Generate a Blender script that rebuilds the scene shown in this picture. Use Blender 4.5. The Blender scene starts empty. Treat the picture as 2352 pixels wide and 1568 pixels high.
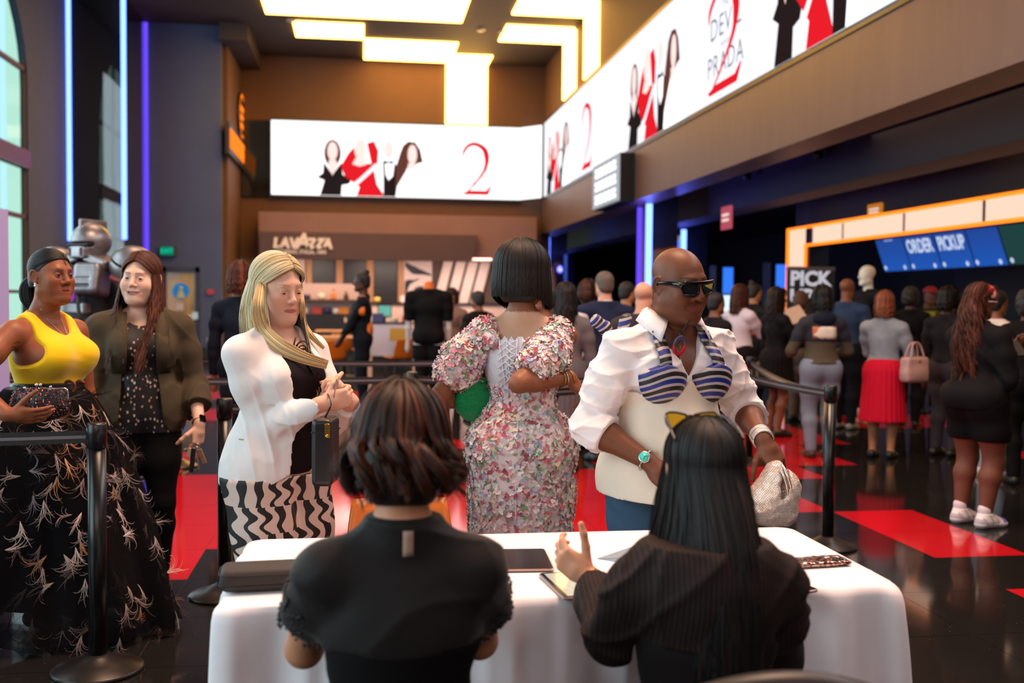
import bpy, math, random
import numpy as np
from mathutils import Vector, Matrix
PI = math.pi
rad = math.radians
COL = bpy.context.scene.collection
f32 = np.float32
ONLY = globals().get('ONLY')

# ------------------------------------------------------------------ camera model (measured from the lines of the room)
FL, YAW, PIT, ROL, CAMZ = 2400.0, rad(8.283), rad(2.215), rad(0.488), 1.5
cf = np.array([math.sin(YAW)*math.cos(PIT), math.cos(YAW)*math.cos(PIT), -math.sin(PIT)])
_r0 = np.array([math.cos(YAW), -math.sin(YAW), 0.0]); _u0 = np.cross(_r0, cf)
cr = _r0*math.cos(ROL) + _u0*math.sin(ROL); cu = np.cross(cr, cf)
CP = np.array([0, 0, CAMZ])
def ray(x, y): return cr*(x-1176)/FL - cu*(y-784)/FL + cf
def atz(x, y, z): d = ray(x, y); return CP + d*((z-CAMZ)/d[2])
def aty(x, y, Y): d = ray(x, y); return CP + d*(Y/d[1])
def atx(x, y, X): d = ray(x, y); return CP + d*(X/d[0])

# ------------------------------------------------------------------ materials
MATS = {}
def rgb(h):
    h = h.lstrip('#'); c = [int(h[i:i+2], 16)/255 for i in (0, 2, 4)]
    return tuple(v/12.92 if v <= .04045 else ((v+.055)/1.055)**2.4 for v in c)
class NT:
    """small helper for building node trees"""
    def __init__(s, name):
        s.m = bpy.data.materials.new(name); s.m.use_nodes = True; s.t = s.m.node_tree; s.t.nodes.clear()
        s.out = s.t.nodes.new('ShaderNodeOutputMaterial')
    def n(s, typ, ins=None, **kw):
        nd = s.t.nodes.new('ShaderNode'+typ)
        for k, v in kw.items(): setattr(nd, k, v)
        for k, v in (ins or {}).items(): s.set(nd, k, v)
        return nd
    def set(s, nd, k, v):
        sk = nd.inputs[k]
        if isinstance(v, bpy.types.NodeSocket): s.t.links.new(v, sk)
        elif isinstance(v, bpy.types.Node): s.t.links.new(v.outputs[0], sk)
        elif isinstance(v, (tuple, list)) and len(v) == 3 and sk.type == 'RGBA': sk.default_value = (*v, 1)
        else: sk.default_value = v
    def math(s, op, a, b=0.0, c=0.0):
        nd = s.t.nodes.new('ShaderNodeMath'); nd.operation = op
        for i, v in enumerate((a, b, c)): s.set(nd, i, v)
        return nd.outputs[0]
    def mix(s, fac, a, b, mode='MIX'):
        nd = s.t.nodes.new('ShaderNodeMix'); nd.data_type = 'RGBA'; nd.blend_type = mode
        s.set(nd, 0, fac); s.set(nd, 6, a); s.set(nd, 7, b); return nd.outputs[2]
    def ramp(s, fac, pts, interp='LINEAR'):
        nd = s.t.nodes.new('ShaderNodeValToRGB'); nd.color_ramp.interpolation = interp
        e = nd.color_ramp.elements
        while len(e) < len(pts): e.new(.5)
        for el, (p, c) in zip(e, pts): el.position = p; el.color = (*c, 1) if len(c) == 3 else c
        s.set(nd, 0, fac); return nd.outputs[0]
    def coord(s, which='Object', scale=(1, 1, 1), rot=(0, 0, 0), loc=(0, 0, 0)):
        tc = s.n('TexCoord'); mp = s.n('Mapping', {'Vector': tc.outputs[which], 'Scale': scale, 'Rotation': rot, 'Location': loc})
        return mp.outputs[0]
    def noise(s, vec, scale=5, detail=3, rough=.5, out=0):
        return s.n('TexNoise', {'Vector': vec, 'Scale': scale, 'Detail': detail, 'Roughness': rough}).outputs[out]
    def voro(s, vec, scale=5, out='Distance', feature='F1', rnd=1.0):
        return s.n('TexVoronoi', {'Vector': vec, 'Scale': scale, 'Randomness': rnd}, feature=feature).outputs[out]
    def bump(s, h, st=.3, d=.002):
        return s.n('Bump', {'Height': h, 'Strength': st, 'Distance': d}).outputs[0]
    def bsdf(s, col, rough=.6, metal=0.0, normal=None, **kw):
        b = s.n('BsdfPrincipled', {'Base Color': col, 'Roughness': rough, 'Metallic': metal})
        for k, v in kw.items(): s.set(b, k.replace('_', ' '), v)
        if normal is not None: s.set(b, 'Normal', normal)
        s.t.links.new(b.outputs[0], s.out.inputs[0]); return b
def keep(name, nt): MATS[name] = nt.m; return nt.m
def plain(name, col, rough=.6, metal=0.0, bump=0.0, scale=60, var=.0, **kw):
    """one-colour material with a fine noise in the colour and the surface"""
    if name in MATS: return MATS[name]
    if isinstance(col, str): col = rgb(col)
    t = NT(name); v = t.coord(); no = t.noise(v, scale, 4)
    c = t.mix(no, tuple(x*(1-var) for x in col), tuple(min(1, x*(1+var)) for x in col)) if var else col
    t.bsdf(c, rough, metal, t.bump(no, bump) if bump else None, **kw); return keep(name, t)
def emit(name, col, st):
    if name in MATS: return MATS[name]
    t = NT(name); e = t.n('Emission', {'Color': col, 'Strength': st}); t.t.links.new(e.outputs[0], t.out.inputs[0]); return keep(name, t)
def vcol(name, rough=.6, bump=0.0, scale=80, metal=0.0, **kw):
    """colour from the mesh's own colour attribute"""
    if name in MATS: return MATS[name]
    t = NT(name); a = t.n('Attribute', attribute_name='Col'); no = t.noise(t.coord(), scale, 3)
    c = t.mix(.12, a.outputs[0], t.mix(no, (0, 0, 0), (1, 1, 1)), 'SOFT_LIGHT')
    t.bsdf(c, rough, metal, t.bump(no, bump) if bump else None, **kw); return keep(name, t)

# ------------------------------------------------------------------ objects
def empty(name, loc=(0, 0, 0), rz=0.0):
    o = bpy.data.objects.new(name, None); o.location = loc; o.rotation_euler = (0, 0, rz); o.empty_display_size = .1
    COL.objects.link(o); return o
def tag(o, label=None, cat=None, group=None, kind=None):
    if label: o['label'] = label
    if cat: o['category'] = cat
    if group: o['group'] = group
    if kind: o['kind'] = kind
    return o
def thing(name, label, cat, loc=(0, 0, 0), rz=0.0, group=None): return tag(empty(name, loc, rz), label, cat, group)
def mesh(name, V, Q, mat, parent=None, col=None, smooth=True, T=None, mi=None):
    """one mesh object from numpy vertices, quads Q (n,4) and/or triangles T (n,3)"""
    V = np.asarray(V, f32); me = bpy.data.meshes.new(name)
    Q = np.zeros((0, 4), np.int32) if Q is None else np.asarray(Q, np.int32).reshape(-1, 4)
    T = np.zeros((0, 3), np.int32) if T is None else np.asarray(T, np.int32).reshape(-1, 3)
    nq, nt = len(Q), len(T)
    me.vertices.add(len(V)); me.vertices.foreach_set('co', V.ravel())
    me.loops.add(nq*4+nt*3); me.loops.foreach_set('vertex_index', np.concatenate([Q.ravel(), T.ravel()]).astype(np.int32))
    me.polygons.add(nq+nt)
    me.polygons.foreach_set('loop_start', np.concatenate([np.arange(nq)*4, nq*4+np.arange(nt)*3]).astype(np.int32))
    me.polygons.foreach_set('use_smooth', np.full(nq+nt, bool(smooth)))
    ms = mat if isinstance(mat, (list, tuple)) else [mat]
    for m in ms: me.materials.append(m)
    if mi is not None: me.polygons.foreach_set('material_index', np.asarray(mi, np.int32))
    if col is not None:
        at = me.color_attributes.new('Col', 'FLOAT_COLOR', 'POINT')
        c = np.ones((len(V), 4), f32); c[:, :3] = col; at.data.foreach_set('color', c.ravel())
    me.update(calc_edges=True); me.validate()
    o = bpy.data.objects.new(name, me); COL.objects.link(o)
    if parent is not None: o.parent = parent
    return o
def copy_tree(o, parent=None):
    c = o.copy(); COL.objects.link(c); c.parent = parent
    for ch in [x for x in bpy.data.objects if x.parent == o]: copy_tree(ch, c)
    return c

class MB:
    """collects simple solids; build() links them as ONE mesh"""
    def __init__(s): s.v, s.f, s.m, s.cur, s.sm = [], [], [], 0, []
    def add(s, vs, fs, smooth=False):
        b = len(s.v); s.v += [tuple(v) for v in vs]; s.f += [tuple(b+i for i in f) for f in fs]
        s.m += [s.cur]*len(fs); s.sm += [smooth]*len(fs); return s
    def box(s, lo, hi, R=None, o=(0, 0, 0)):
        P = [(x, y, z) for z in (lo[2], hi[2]) for y in (lo[1], hi[1]) for x in (lo[0], hi[0])]
        if R is not None: P = [tuple(R @ Vector(p) + Vector(o)) for p in P]
        elif any(o): P = [tuple(Vector(p)+Vector(o)) for p in P]
        return s.add(P, [(0, 2, 3, 1), (4, 5, 7, 6), (0, 1, 5, 4), (2, 6, 7, 3), (0, 4, 6, 2), (1, 3, 7, 5)])
    def rbox(s, lo, hi, r=.01, n=3, R=None, o=(0, 0, 0), axis=2):
        """box with rounded vertical edges and a small top/bottom chamfer"""
        ax = [(1, 2, 0), (2, 0, 1), (0, 1, 2)][axis]
        a0, a1, b0, b1, c0, c1 = lo[ax[0]], hi[ax[0]], lo[ax[1]], hi[ax[1]], lo[ax[2]], hi[ax[2]]
        ch = min(r*.4, abs(c1-c0)*.3)
        def ring(c, ins):
            out = []
            for (cx, cy, t0) in ((a1, b1, 0), (a0, b1, 1), (a0, b0, 2), (a1, b0, 3)):
                sx = 1 if cx == a1 else -1; sy = 1 if cy == b1 else -1
                for i in range(n+1):
                    t = (t0 + i/n)*PI/2; q = [0, 0, 0]
                    q[ax[0]] = cx - sx*r + (r-ins)*math.cos(t); q[ax[1]] = cy - sy*r + (r-ins)*math.sin(t); q[ax[2]] = c
                    out.append(tuple((R @ Vector(q) if R is not None else Vector(q)) + Vector(o)))
            return out
        rs = [ring(c0, ch), ring(c0+ch, 0), ring(c1-ch, 0), ring(c1, ch)]; k = len(rs[0]); vs = sum(rs, []); fs = []
        for j in range(3):
            for i in range(k): fs.append((j*k+i, j*k+(i+1) % k, (j+1)*k+(i+1) % k, (j+1)*k+i))
        fs += [tuple(reversed(range(k))), tuple(range(3*k, 4*k))]
        return s.add(vs, fs)
    def lathe(s, prof, c=(0, 0, 0), n=24, R=None, smooth=True):
        vs, fs = [], []
        for (r, z) in prof:
            for i in range(n):
                t = i/n*2*PI; p = Vector((r*math.cos(t), r*math.sin(t), z))
                vs.append(tuple((R @ p if R is not None else p)+Vector(c)))
        for j in range(len(prof)-1):
            for i in range(n): fs.append((j*n+i, j*n+(i+1) % n, (j+1)*n+(i+1) % n, (j+1)*n+i))
        fs += [tuple(reversed(range(n))), tuple((len(prof)-1)*n+i for i in range(n))]
        return s.add(vs, fs, smooth)
    def tube(s, pts, r, n=8, flat=1.0, up=None, smooth=True):
        pts = [Vector(p) for p in pts]; rs = r if isinstance(r, (list, tuple)) else [r]*len(pts); vs, fs = [], []
        ref = Vector(up) if up is not None else None
        for i, p in enumerate(pts):
            d = (pts[min(i+1, len(pts)-1)] - pts[max(i-1, 0)]).normalized()
            if ref is None: ref = d.orthogonal()
            b = d.cross(ref).normalized(); a = b.cross(d).normalized()
            if up is None: ref = a
            for k in range(n):
                t = k/n*2*PI; vs.append(tuple(p + b*(rs[i]*math.cos(t)) + a*(rs[i]*flat*math.sin(t))))
        for j in range(len(pts)-1):
            for k in range(n): fs.append((j*n+k, j*n+(k+1) % n, (j+1)*n+(k+1) % n, (j+1)*n+k))
        fs += [tuple(reversed(range(n))), tuple((len(pts)-1)*n+k for k in range(n))]
        return s.add(vs, fs, smooth)
    def prism(s, poly, a0, a1, axis=1, R=None, o=(0, 0, 0)):
        """extrude a 2-D outline along an axis; the outline's coordinates are the other two axes in order"""
        vs = []
        for a in (a0, a1):
            for (p, q) in poly:
                w = {0: (a, p, q), 1: (p, a, q), 2: (p, q, a)}[axis]
                vs.append(tuple((R @ Vector(w) if R is not None else Vector(w)) + Vector(o)))
        n = len(poly); fs = [(i, (i+1) % n, n+(i+1) % n, n+i) for i in range(n)] + [tuple(reversed(range(n))), tuple(range(n, 2*n))]
        return s.add(vs, fs)
    def quad(s, a, b, c, d): return s.add([a, b, c, d], [(0, 1, 2, 3)])
    def ball(s, c, r, n=12, m=8, R=None):
        rr = r if isinstance(r, (tuple, list)) else (r, r, r); vs, fs = [], []
        for j in range(m+1):
            ph = -PI/2 + PI*j/m
            for i in range(n):
                t = 2*PI*i/n; p = Vector((rr[0]*math.cos(ph)*math.cos(t), rr[1]*math.cos(ph)*math.sin(t), rr[2]*math.sin(ph)))
                vs.append(tuple((R @ p if R is not None else p)+Vector(c)))
        for j in range(m):
            for i in range(n): fs.append((j*n+i, j*n+(i+1) % n, (j+1)*n+(i+1) % n, (j+1)*n+i))
        return s.add(vs, fs, True)
    def build(s, name, mat, parent=None, loc=None):
        me = bpy.data.meshes.new(name); me.from_pydata(s.v, [], s.f)
        for m in (mat if isinstance(mat, (list, tuple)) else [mat]): me.materials.append(m)
        me.polygons.foreach_set('material_index', s.m); me.polygons.foreach_set('use_smooth', s.sm); me.update()
        import bmesh
        bm = bmesh.new(); bm.from_mesh(me); bmesh.ops.recalc_face_normals(bm, faces=bm.faces); bm.to_mesh(me); bm.free()
        o = bpy.data.objects.new(name, me); COL.objects.link(o)
        if parent is not None: o.parent = parent
        if loc is not None: o.location = loc
        return o
def text_obj(name, body, size, mat, parent=None, loc=(0, 0, 0), rot=(PI/2, 0, 0), ext=.004, align='CENTER', bold=0.0, sx=1.0, shear=0.0, spacing=1.0):
    cu = bpy.data.curves.new(name, 'FONT'); cu.body = body; cu.size = size; cu.extrude = ext; cu.align_x = align; cu.align_y = 'CENTER'
    cu.offset = bold; cu.shear = shear; cu.space_character = spacing; cu.resolution_u = 3
    cu.materials.append(mat); tmp = bpy.data.objects.new(name, cu); COL.objects.link(tmp)
    dg = bpy.context.evaluated_depsgraph_get(); me = bpy.data.meshes.new_from_object(tmp.evaluated_get(dg)); bpy.data.objects.remove(tmp)
    if not me.materials: me.materials.append(mat)
    o = bpy.data.objects.new(name, me); COL.objects.link(o)
    o.location = loc; o.rotation_euler = rot; o.scale = (sx, 1, 1)
    if parent is not None: o.parent = parent
    return o

# ------------------------------------------------------------------ implicit surfaces: tapered limbs and ellipsoids blended into one skin
def axis(lo, hi, res, ref=()):
    out, x = [], lo
    while x < hi:
        out.append(x); r = res
        for (a, b, q) in ref:
            if a-r <= x <= b: r = min(r, q)
        x += r
    out.append(x); return np.array(out, f32)
class Field:
    def __init__(s, xs, ys, zs):
        s.g = (xs, ys, zs); s.F = np.full((len(xs), len(ys), len(zs)), .2, f32)
    def sub(s, lo, hi):
        sl = []
        for g, a, b in zip(s.g, lo, hi):
            i, j = int(np.searchsorted(g, a)), int(np.searchsorted(g, b))
            i = max(i-1, 0); j = min(j+1, len(g))
            if j-i < 1 or i >= len(g): return None
            sl.append(slice(i, j))
        x, y, z = [g[q] for g, q in zip(s.g, sl)]
        return tuple(sl), x[:, None, None], y[None, :, None], z[None, None, :]
    def put(s, sl, d, k, neg=False):
        A = s.F[sl]; k = max(k, 1e-4)
        if not neg: h = np.maximum(k-np.abs(A-d), 0); s.F[sl] = np.minimum(A, d) - h*h*(.25/k)
        else: d = -d; h = np.maximum(k-np.abs(A-d), 0); s.F[sl] = np.maximum(A, d) + h*h*(.25/k)
    def prim(s, p, off=0.0, mar=.022):
        t = p[0]; neg = t[0] == '-'; t = t.lstrip('-')
        if t == 'c':
            _, a, b, ra, rb, k = p; ra += off; rb += off; a = np.asarray(a, float); b = np.asarray(b, float)
            m = max(k, 0)+mar; q = s.sub(np.minimum(a-ra, b-rb)-m, np.maximum(a+ra, b+rb)+m)
            if q is None: return
            sl, x, y, z = q; d = b-a; L2 = max(float(d@d), 1e-10)
            dt = (x-f32(a[0]))*f32(d[0]) + (y-f32(a[1]))*f32(d[1]) + (z-f32(a[2]))*f32(d[2])
            pa = (x-f32(a[0]))**2 + (y-f32(a[1]))**2 + (z-f32(a[2]))**2
            u = np.clip(dt/f32(L2), 0, 1)
            D = np.sqrt(np.maximum(pa - 2*u*dt + u*u*f32(L2), 0)) - (f32(ra) + u*f32(rb-ra))
        elif t == 'e':
            _, c, r, k, R = p; r = np.asarray(r, float)+off; c = np.asarray(c, float); R = np.eye(3) if R is None else np.asarray(R)
            ext = np.sqrt(((R*r)**2).sum(1)); m = max(k, 0)+mar; q = s.sub(c-ext-m, c+ext+m)
            if q is None: return
            sl, x, y, z = q; x = x-f32(c[0]); y = y-f32(c[1]); z = z-f32(c[2]); k0 = 0; k1 = 0
            for i in range(3):
                l = x*f32(R[0, i]) + y*f32(R[1, i]) + z*f32(R[2, i]); l = l*l
                k0 = k0 + l*f32(1/r[i]**2); k1 = k1 + l*f32(1/r[i]**4)
            k0 = np.sqrt(k0); D = k0*(k0-1)/np.maximum(np.sqrt(k1), 1e-6)
        elif t == 'b':
            _, c, h, rr, k, R = p; h = np.asarray(h, float)+off; c = np.asarray(c, float); R = np.eye(3) if R is None else np.asarray(R)
            ext = (np.abs(R)*h).sum(1); m = max(k, 0)+mar; q = s.sub(c-ext-m, c+ext+m)
            if q is None: return
            sl, x, y, z = q; x = x-f32(c[0]); y = y-f32(c[1]); z = z-f32(c[2]); o2 = 0; mx = None
            for i in range(3):
                l = np.abs(x*f32(R[0, i]) + y*f32(R[1, i]) + z*f32(R[2, i])) - f32(h[i]-rr)
                o2 = o2 + np.maximum(l, 0)**2; mx = l if mx is None else np.maximum(mx, l)
            D = np.sqrt(o2) + np.minimum(mx, 0) - f32(rr)
        s.put(sl, D, k, neg)
    def XYZ(s): return s.g[0][:, None, None], s.g[1][None, :, None], s.g[2][None, None, :]
    def surf(s, relax=1):
        F = s.F; sg = F < 0; n0, n1, n2 = F.shape; st = (n1*n2, n2, 1); cell, pos, quads = [], [], []
        for ax in range(3):
            a = [slice(None)]*3; b = [slice(None)]*3; a[ax] = slice(0, -1); b[ax] = slice(1, None)
            I = np.argwhere(sg[tuple(a)] != sg[tuple(b)])
            o1, o2 = (ax+1) % 3, (ax+2) % 3
            ok = (I[:, o1] > 0) & (I[:, o2] > 0) & (I[:, o1] < F.shape[o1]-1) & (I[:, o2] < F.shape[o2]-1); I = I[ok]
            if not len(I): continue
            J = I.copy(); J[:, ax] += 1
            fa = F[I[:, 0], I[:, 1], I[:, 2]]; fb = F[J[:, 0], J[:, 1], J[:, 2]]; u = fa/(fa-fb)
            P = np.stack([s.g[i][I[:, i]] for i in range(3)], 1).astype(f32)
            P[:, ax] += u*(s.g[ax][J[:, ax]]-s.g[ax][I[:, ax]])
            base = I[:, 0]*st[0]+I[:, 1]*st[1]+I[:, 2]
            c = np.stack([base, base-st[o1], base-st[o1]-st[o2], base-st[o2]], 1)
            fl = fa > fb; c[fl] = c[fl][:, ::-1]
            quads.append(c)
            for k in range(4): cell.append(c[:, k]); pos.append(P)
        if not quads: return np.zeros((0, 3), f32), np.zeros((0, 4), np.int32)
        cell = np.concatenate(cell); pos = np.concatenate(pos); u, inv = np.unique(cell, return_inverse=True)
        cnt = np.bincount(inv, minlength=len(u)); V = np.stack([np.bincount(inv, pos[:, i], len(u))/cnt for i in range(3)], 1)
        Q = np.searchsorted(u, np.concatenate(quads))
        for _ in range(relax): V = relax_mesh(V, Q, .5)
        return V.astype(f32), Q.astype(np.int32)
def relax_mesh(V, Q, w):
    n = len(V); e = np.concatenate([Q[:, [0, 1]], Q[:, [1, 2]], Q[:, [2, 3]], Q[:, [3, 0]]]); e = np.concatenate([e, e[:, ::-1]])
    c = np.maximum(np.bincount(e[:, 0], minlength=n), 1)
    A = np.stack([np.bincount(e[:, 0], V[e[:, 1], i], n)/c for i in range(3)], 1); return V*(1-w)+A*w
def bounds(prims, off=0, m=.03):
    lo, hi = np.full(3, 9.), np.full(3, -9.)
    for p in prims:
        if p[0][0] == '-': continue
        if p[0] == 'c':
            for q, r in ((p[1], p[3]), (p[2], p[4])): lo = np.minimum(lo, np.asarray(q)-r-off); hi = np.maximum(hi, np.asarray(q)+r+off)
        else:
            R = np.eye(3) if p[-1] is None else np.asarray(p[-1]); h = np.asarray(p[2])
            e = np.sqrt(((R*h)**2).sum(1)) if p[0] == 'e' else (np.abs(R)*h).sum(1)
            lo = np.minimum(lo, np.asarray(p[1])-e-off); hi = np.maximum(hi, np.asarray(p[1])+e+off)
    return lo-m, hi+m
def skin(prims, res=.006, off=0.0, ref=((), (), ()), cut=None, lo=None, hi=None, relax=1, disp=None):
    """mesh the blended primitives; CUT(X,Y,Z) > 0 is removed; DISP(X,Y,Z) pushes the surface in (positive) or out"""
    l, h = bounds(prims, off, res*3)
    if lo is not None: l = np.maximum(l, np.where(np.isnan(np.array(lo, float)), -9, np.array(lo, float)))
    if hi is not None: h = np.minimum(h, np.where(np.isnan(np.array(hi, float)), 9, np.array(hi, float)))
    F = Field(*[axis(l[i], h[i], res, ref[i]) for i in range(3)])
    for p in prims: F.prim(p, 0.0 if p[0][0] == '-' else off, mar=max(.022, res*2.5))
    if disp is not None: F.F += disp(*F.XYZ()).astype(f32)
    if cut is not None: F.F = np.maximum(F.F, cut(*F.XYZ()).astype(f32))
    for i in range(3):
        e = [slice(None)]*3
        for q in (0, -1): e[i] = q; F.F[tuple(e)] = np.maximum(F.F[tuple(e)], 1e-3)
    return F.surf(relax)
def rotm(x=0, y=0, z=0):
    cx, sx, cy, sy, cz, sz = math.cos(x), math.sin(x), math.cos(y), math.sin(y), math.cos(z), math.sin(z)
    return (np.array([[cz, -sz, 0], [sz, cz, 0], [0, 0, 1]]) @ np.array([[cy, 0, sy], [0, 1, 0], [-sy, 0, cy]]) @ np.array([[1, 0, 0], [0, cx, -sx], [0, sx, cx]]))
def xf(prims, R=np.eye(3), t=(0, 0, 0), s=1.0):
    out = []; t = np.asarray(t, float); T = lambda p: R @ (np.asarray(p, float)*s) + t
    for p in prims:
        if p[0].endswith('c'): out.append((p[0], T(p[1]), T(p[2]), p[3]*s, p[4]*s, p[5]*s))
        elif p[0].endswith('e'): out.append((p[0], T(p[1]), tuple(np.asarray(p[2])*s), p[3]*s, R if p[4] is None else R @ p[4]))
        else: out.append((p[0], T(p[1]), tuple(np.asarray(p[2])*s), p[3]*s, p[4]*s, R if p[5] is None else R @ p[5]))
    return out
def unit(v): v = np.asarray(v, float); return v/max(np.linalg.norm(v), 1e-9)
def ik(a, t, l1, l2, pole):
    a = np.asarray(a, float); t = np.asarray(t, float); d = t-a; L = np.linalg.norm(d); n = d/L
    if L > (l1+l2)*.999: L = (l1+l2)*.999; t = a+n*L
    c = (l1*l1+L*L-l2*l2)/(2*l1*L); s = math.sqrt(max(0, 1-c*c)); p = np.asarray(pole, float); p = unit(p-n*(p@n))
    return a+n*(l1*c)+p*(l1*s), t
sm01 = lambda x: np.clip(x, 0, 1)**2*(3-2*np.clip(x, 0, 1))
# ------------------------------------------------------------------ people
def head_prims(p, fine=True):
    """head about its own centre (eye line), facing +Y, 23 cm tall"""
    jw, nw, lip, fat = p.get('jaw', 1.), p.get('nose', 1.), p.get('lips', 1.), p.get('fat', 0.)
    L = [('e', (0, -.014, .036), (.074, .093, .080), .0, None),
         ('e', (0, .020, -.028), (.060*jw+.004*fat, .066, .076), .05, None),
         ('c', (-.047*jw, .005, -.062), (-.016, .062, -.094), .020+.006*fat, .018, .03), ('c', (.047*jw, .005, -.062), (.016, .062, -.094), .020+.006*fat, .018, .03),
         ('e', (0, .066, -.097), (.020, .018, .016), .025, None)]
    if fat: L += [('e', (0, .038, -.104), (.05, .045, .024), .03, None), ('e', (-.042, .045, -.052), (.027, .03, .032), .03, None), ('e', (.042, .045, -.052), (.027, .03, .032), .03, None)]
    if not fine: return L + [('c', (0, .086, .012), (0, .104, -.028), .009, .013, .015)]
    for s in (-1, 1):
        L += [('e', (s*.041, .056, -.022), (.022, .022, .018), .03, None)]
    L += [('c', (-.030, .076, .026), (.030, .076, .026), .011, .011, .02)]
    for s in (-1, 1):
        L += [('-e', (s*.033, .098, .002), (.019, .017, .0115), .014, None)]
        L += [('e', (s*.0315, .0755, .001), (.0150, .0150, .0140), .004, None)]
        op = p.get('open', .0045)
        L += [('-e', (s*.0315, .0925, p.get('lidz', .0)), (.0125, .012, op), .002, None)]
    L += [('c', (0, .083, .014), (0, .103, -.024), .0072*nw, .0095*nw, .012), ('e', (0, .1035, -.029), (.0115*nw, .0105, .0095), .008, None)]
    for s in (-1, 1):
        L += [('e', (s*.0125*nw, .0925, -.0335), (.0078*nw, .010, .0072), .006, None), ('-e', (s*.0065*nw, .0985, -.0395), (.0042, .006, .003), .003, None)]
    sm = p.get('smile', 0.); mo = p.get('mouth', 0.)
    mw = p.get('mw', 1.); my = -.002+p.get('lipy', 0)
    L += [('e', (0, .0705, -.064), (.034, .020, .020), .02, None)]
    for s in (-1, 1):
        cx = s*(.0260*mw+.006*sm); cy_ = .0755-.004*sm+my; cz_ = -.0656+.007*sm
        L += [('c', (cx, cy_, cz_), (s*.009, .0868+my, -.0608), .0028*lip, .0052*lip, .004), ('c', (s*.009, .0868+my, -.0608), (0, .0872+my, -.0618), .0052*lip, .0050*lip, .003),
              ('c', (cx*.92, cy_+.001, cz_-.0012), (s*.008, .0862+my, -.0718-mo), .0030*lip, .0058*lip, .004), ('c', (s*.008, .0862+my, -.0718-mo), (0, .0862+my, -.0722-mo), .0058*lip, .0060*lip, .003)]
    if mo:
        for q, wd in ((-1, .5), (0, 1), (1, .5)): L += [('-e', (q*(.013+.003*sm), .092+my-.003*abs(q), -.0662-mo*.45+.003*sm*abs(q)), (.010 if q == 0 else .008, .0085, .0012+mo*.5*(1 if q == 0 else .7)), .002, None)]
    else:
        for q in (-1, 1): L += [('-c', (q*(.0285*mw+.006*sm), .0770-.004*sm+my, -.0652+.0068*sm), (q*.014*mw, .0878+my, -.0660+.002*sm), .0012, .0017, .003), ('-c', (q*.014*mw, .0878+my, -.0660+.002*sm), (0, .0900+my, -.0664), .0017, .0017, .003)]
    if sm:
        for s in (-1, 1): L += [('-c', (s*.019, .101, -.036), (s*.039, .086, -.062), .0012, .0012, .010), ('e', (s*.043, .061, -.036), (.02, .018, .017), .02, None)]
    for s in (-1, 1):
        R = rotm(0, 0, s*.40) @ rotm(.15, 0, 0); ec = np.array([s*.0775, -.014, -.006]); T = lambda y, z, x=0.0: ec+R @ np.array([s*x, y, z])
        L += [('e', ec, (.0050, .0165, .029), .006, R), ('-e', T(.003, .002, .008), (.0065, .009, .016), .004, R)]
        ol = [T(.017*math.cos(t), .030*math.sin(t)*(1 if math.sin(t) > 0 else .85), .0045) for t in np.linspace(-.2, PI*1.25, 11)]
        L += [('c', ol[i], ol[i+1], .0042, .0042, .003) for i in range(10)]
        L += [('c', T(-.002, -.024, .002), T(.004, -.022, .001), .0062, .005, .004), ('c', T(.013, -.004, .002), T(.012, -.010, .002), .0045, .004, .004)]
    return L
def head_colour(p):
    """pigment of lips, brows, stubble and cheeks in head space"""
    sk = np.array(p['skin']); lipc = np.array(p.get('lipc', sk*np.array([1.05, .62, .62]))); bc = np.array(p.get('brow', sk*.25)); sm = p.get('smile', 0); mo = p.get('mouth', 0); lip = p.get('lips', 1.)
    def f(P):
        x, y, z = np.abs(P[:, 0]), P[:, 1], P[:, 2]; C = np.tile(sk, (len(P), 1))
        front = y > .055
        ch = np.exp(-((x-.045)**2+(z+.035)**2)/.0006)*front*p.get('blush', .35); C = C*(1-ch[:, None]*.5)+ch[:, None]*.5*sk*np.array([1.12, .75, .72])
        zc = -.066-mo*.5+.006*sm*(x/.028)**2; hw = .0285*p.get('mw', 1.)+.006*sm
        hh = (.0095*lip+mo*.6)*np.sqrt(np.clip(1-(x/hw)**2, 0, 1))
        m = sm01((hh-np.abs(z-zc))/.002+.3)*(x < hw)*(y > .068); C = C*(1-m[:, None])+m[:, None]*lipc
        if mo:
            zi = -.0655-mo*.42+.0035*sm*(x/.015)**2; inn = (np.abs(z-zi) < .0010+mo*.40)*(x < .017+.004*sm)*(y > .066)*(y < .0862); C[inn > 0] = np.array(p.get('teeth', (.75, .7, .64)))*.8
        bz = .024+.006*p.get('browup', 0)+.004*np.sin(np.clip((x-.012)/.04, 0, 1)*PI*.8); bw = np.interp(x, [.010, .020, .048, .056], [.0036, .0040, .0020, .0005])
        m = sm01((bw-np.abs(z-bz))/.0015+.4)*(x > .010)*(x < .055)*front*p.get('brows', 1.); C = C*(1-.85*m[:, None])+.85*m[:, None]*bc
        lid = np.exp(-((x-.0315)**2/.00022+(z-.006)**2/.00002))*(y > .07)*p.get('liner', .35); C = C*(1-lid[:, None])+lid[:, None]*bc
        if p.get('stubble'):
            m = sm01((-.035-z)/.02)*sm01((y+.0)/.03)*p['stubble']; C = C*(1-m[:, None])+m[:, None]*sk*np.array([.62, .62, .68])
        if p.get('cap'):
            hz = .055+.02*np.cos(np.clip(x/.06, 0, 1)*PI)-.06*np.clip((.05-y)/.10, 0, 1); m = sm01((z-hz)/.008); C = C*(1-m[:, None])+m[:, None]*np.array(p['cap'])
        return C
    return f
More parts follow.
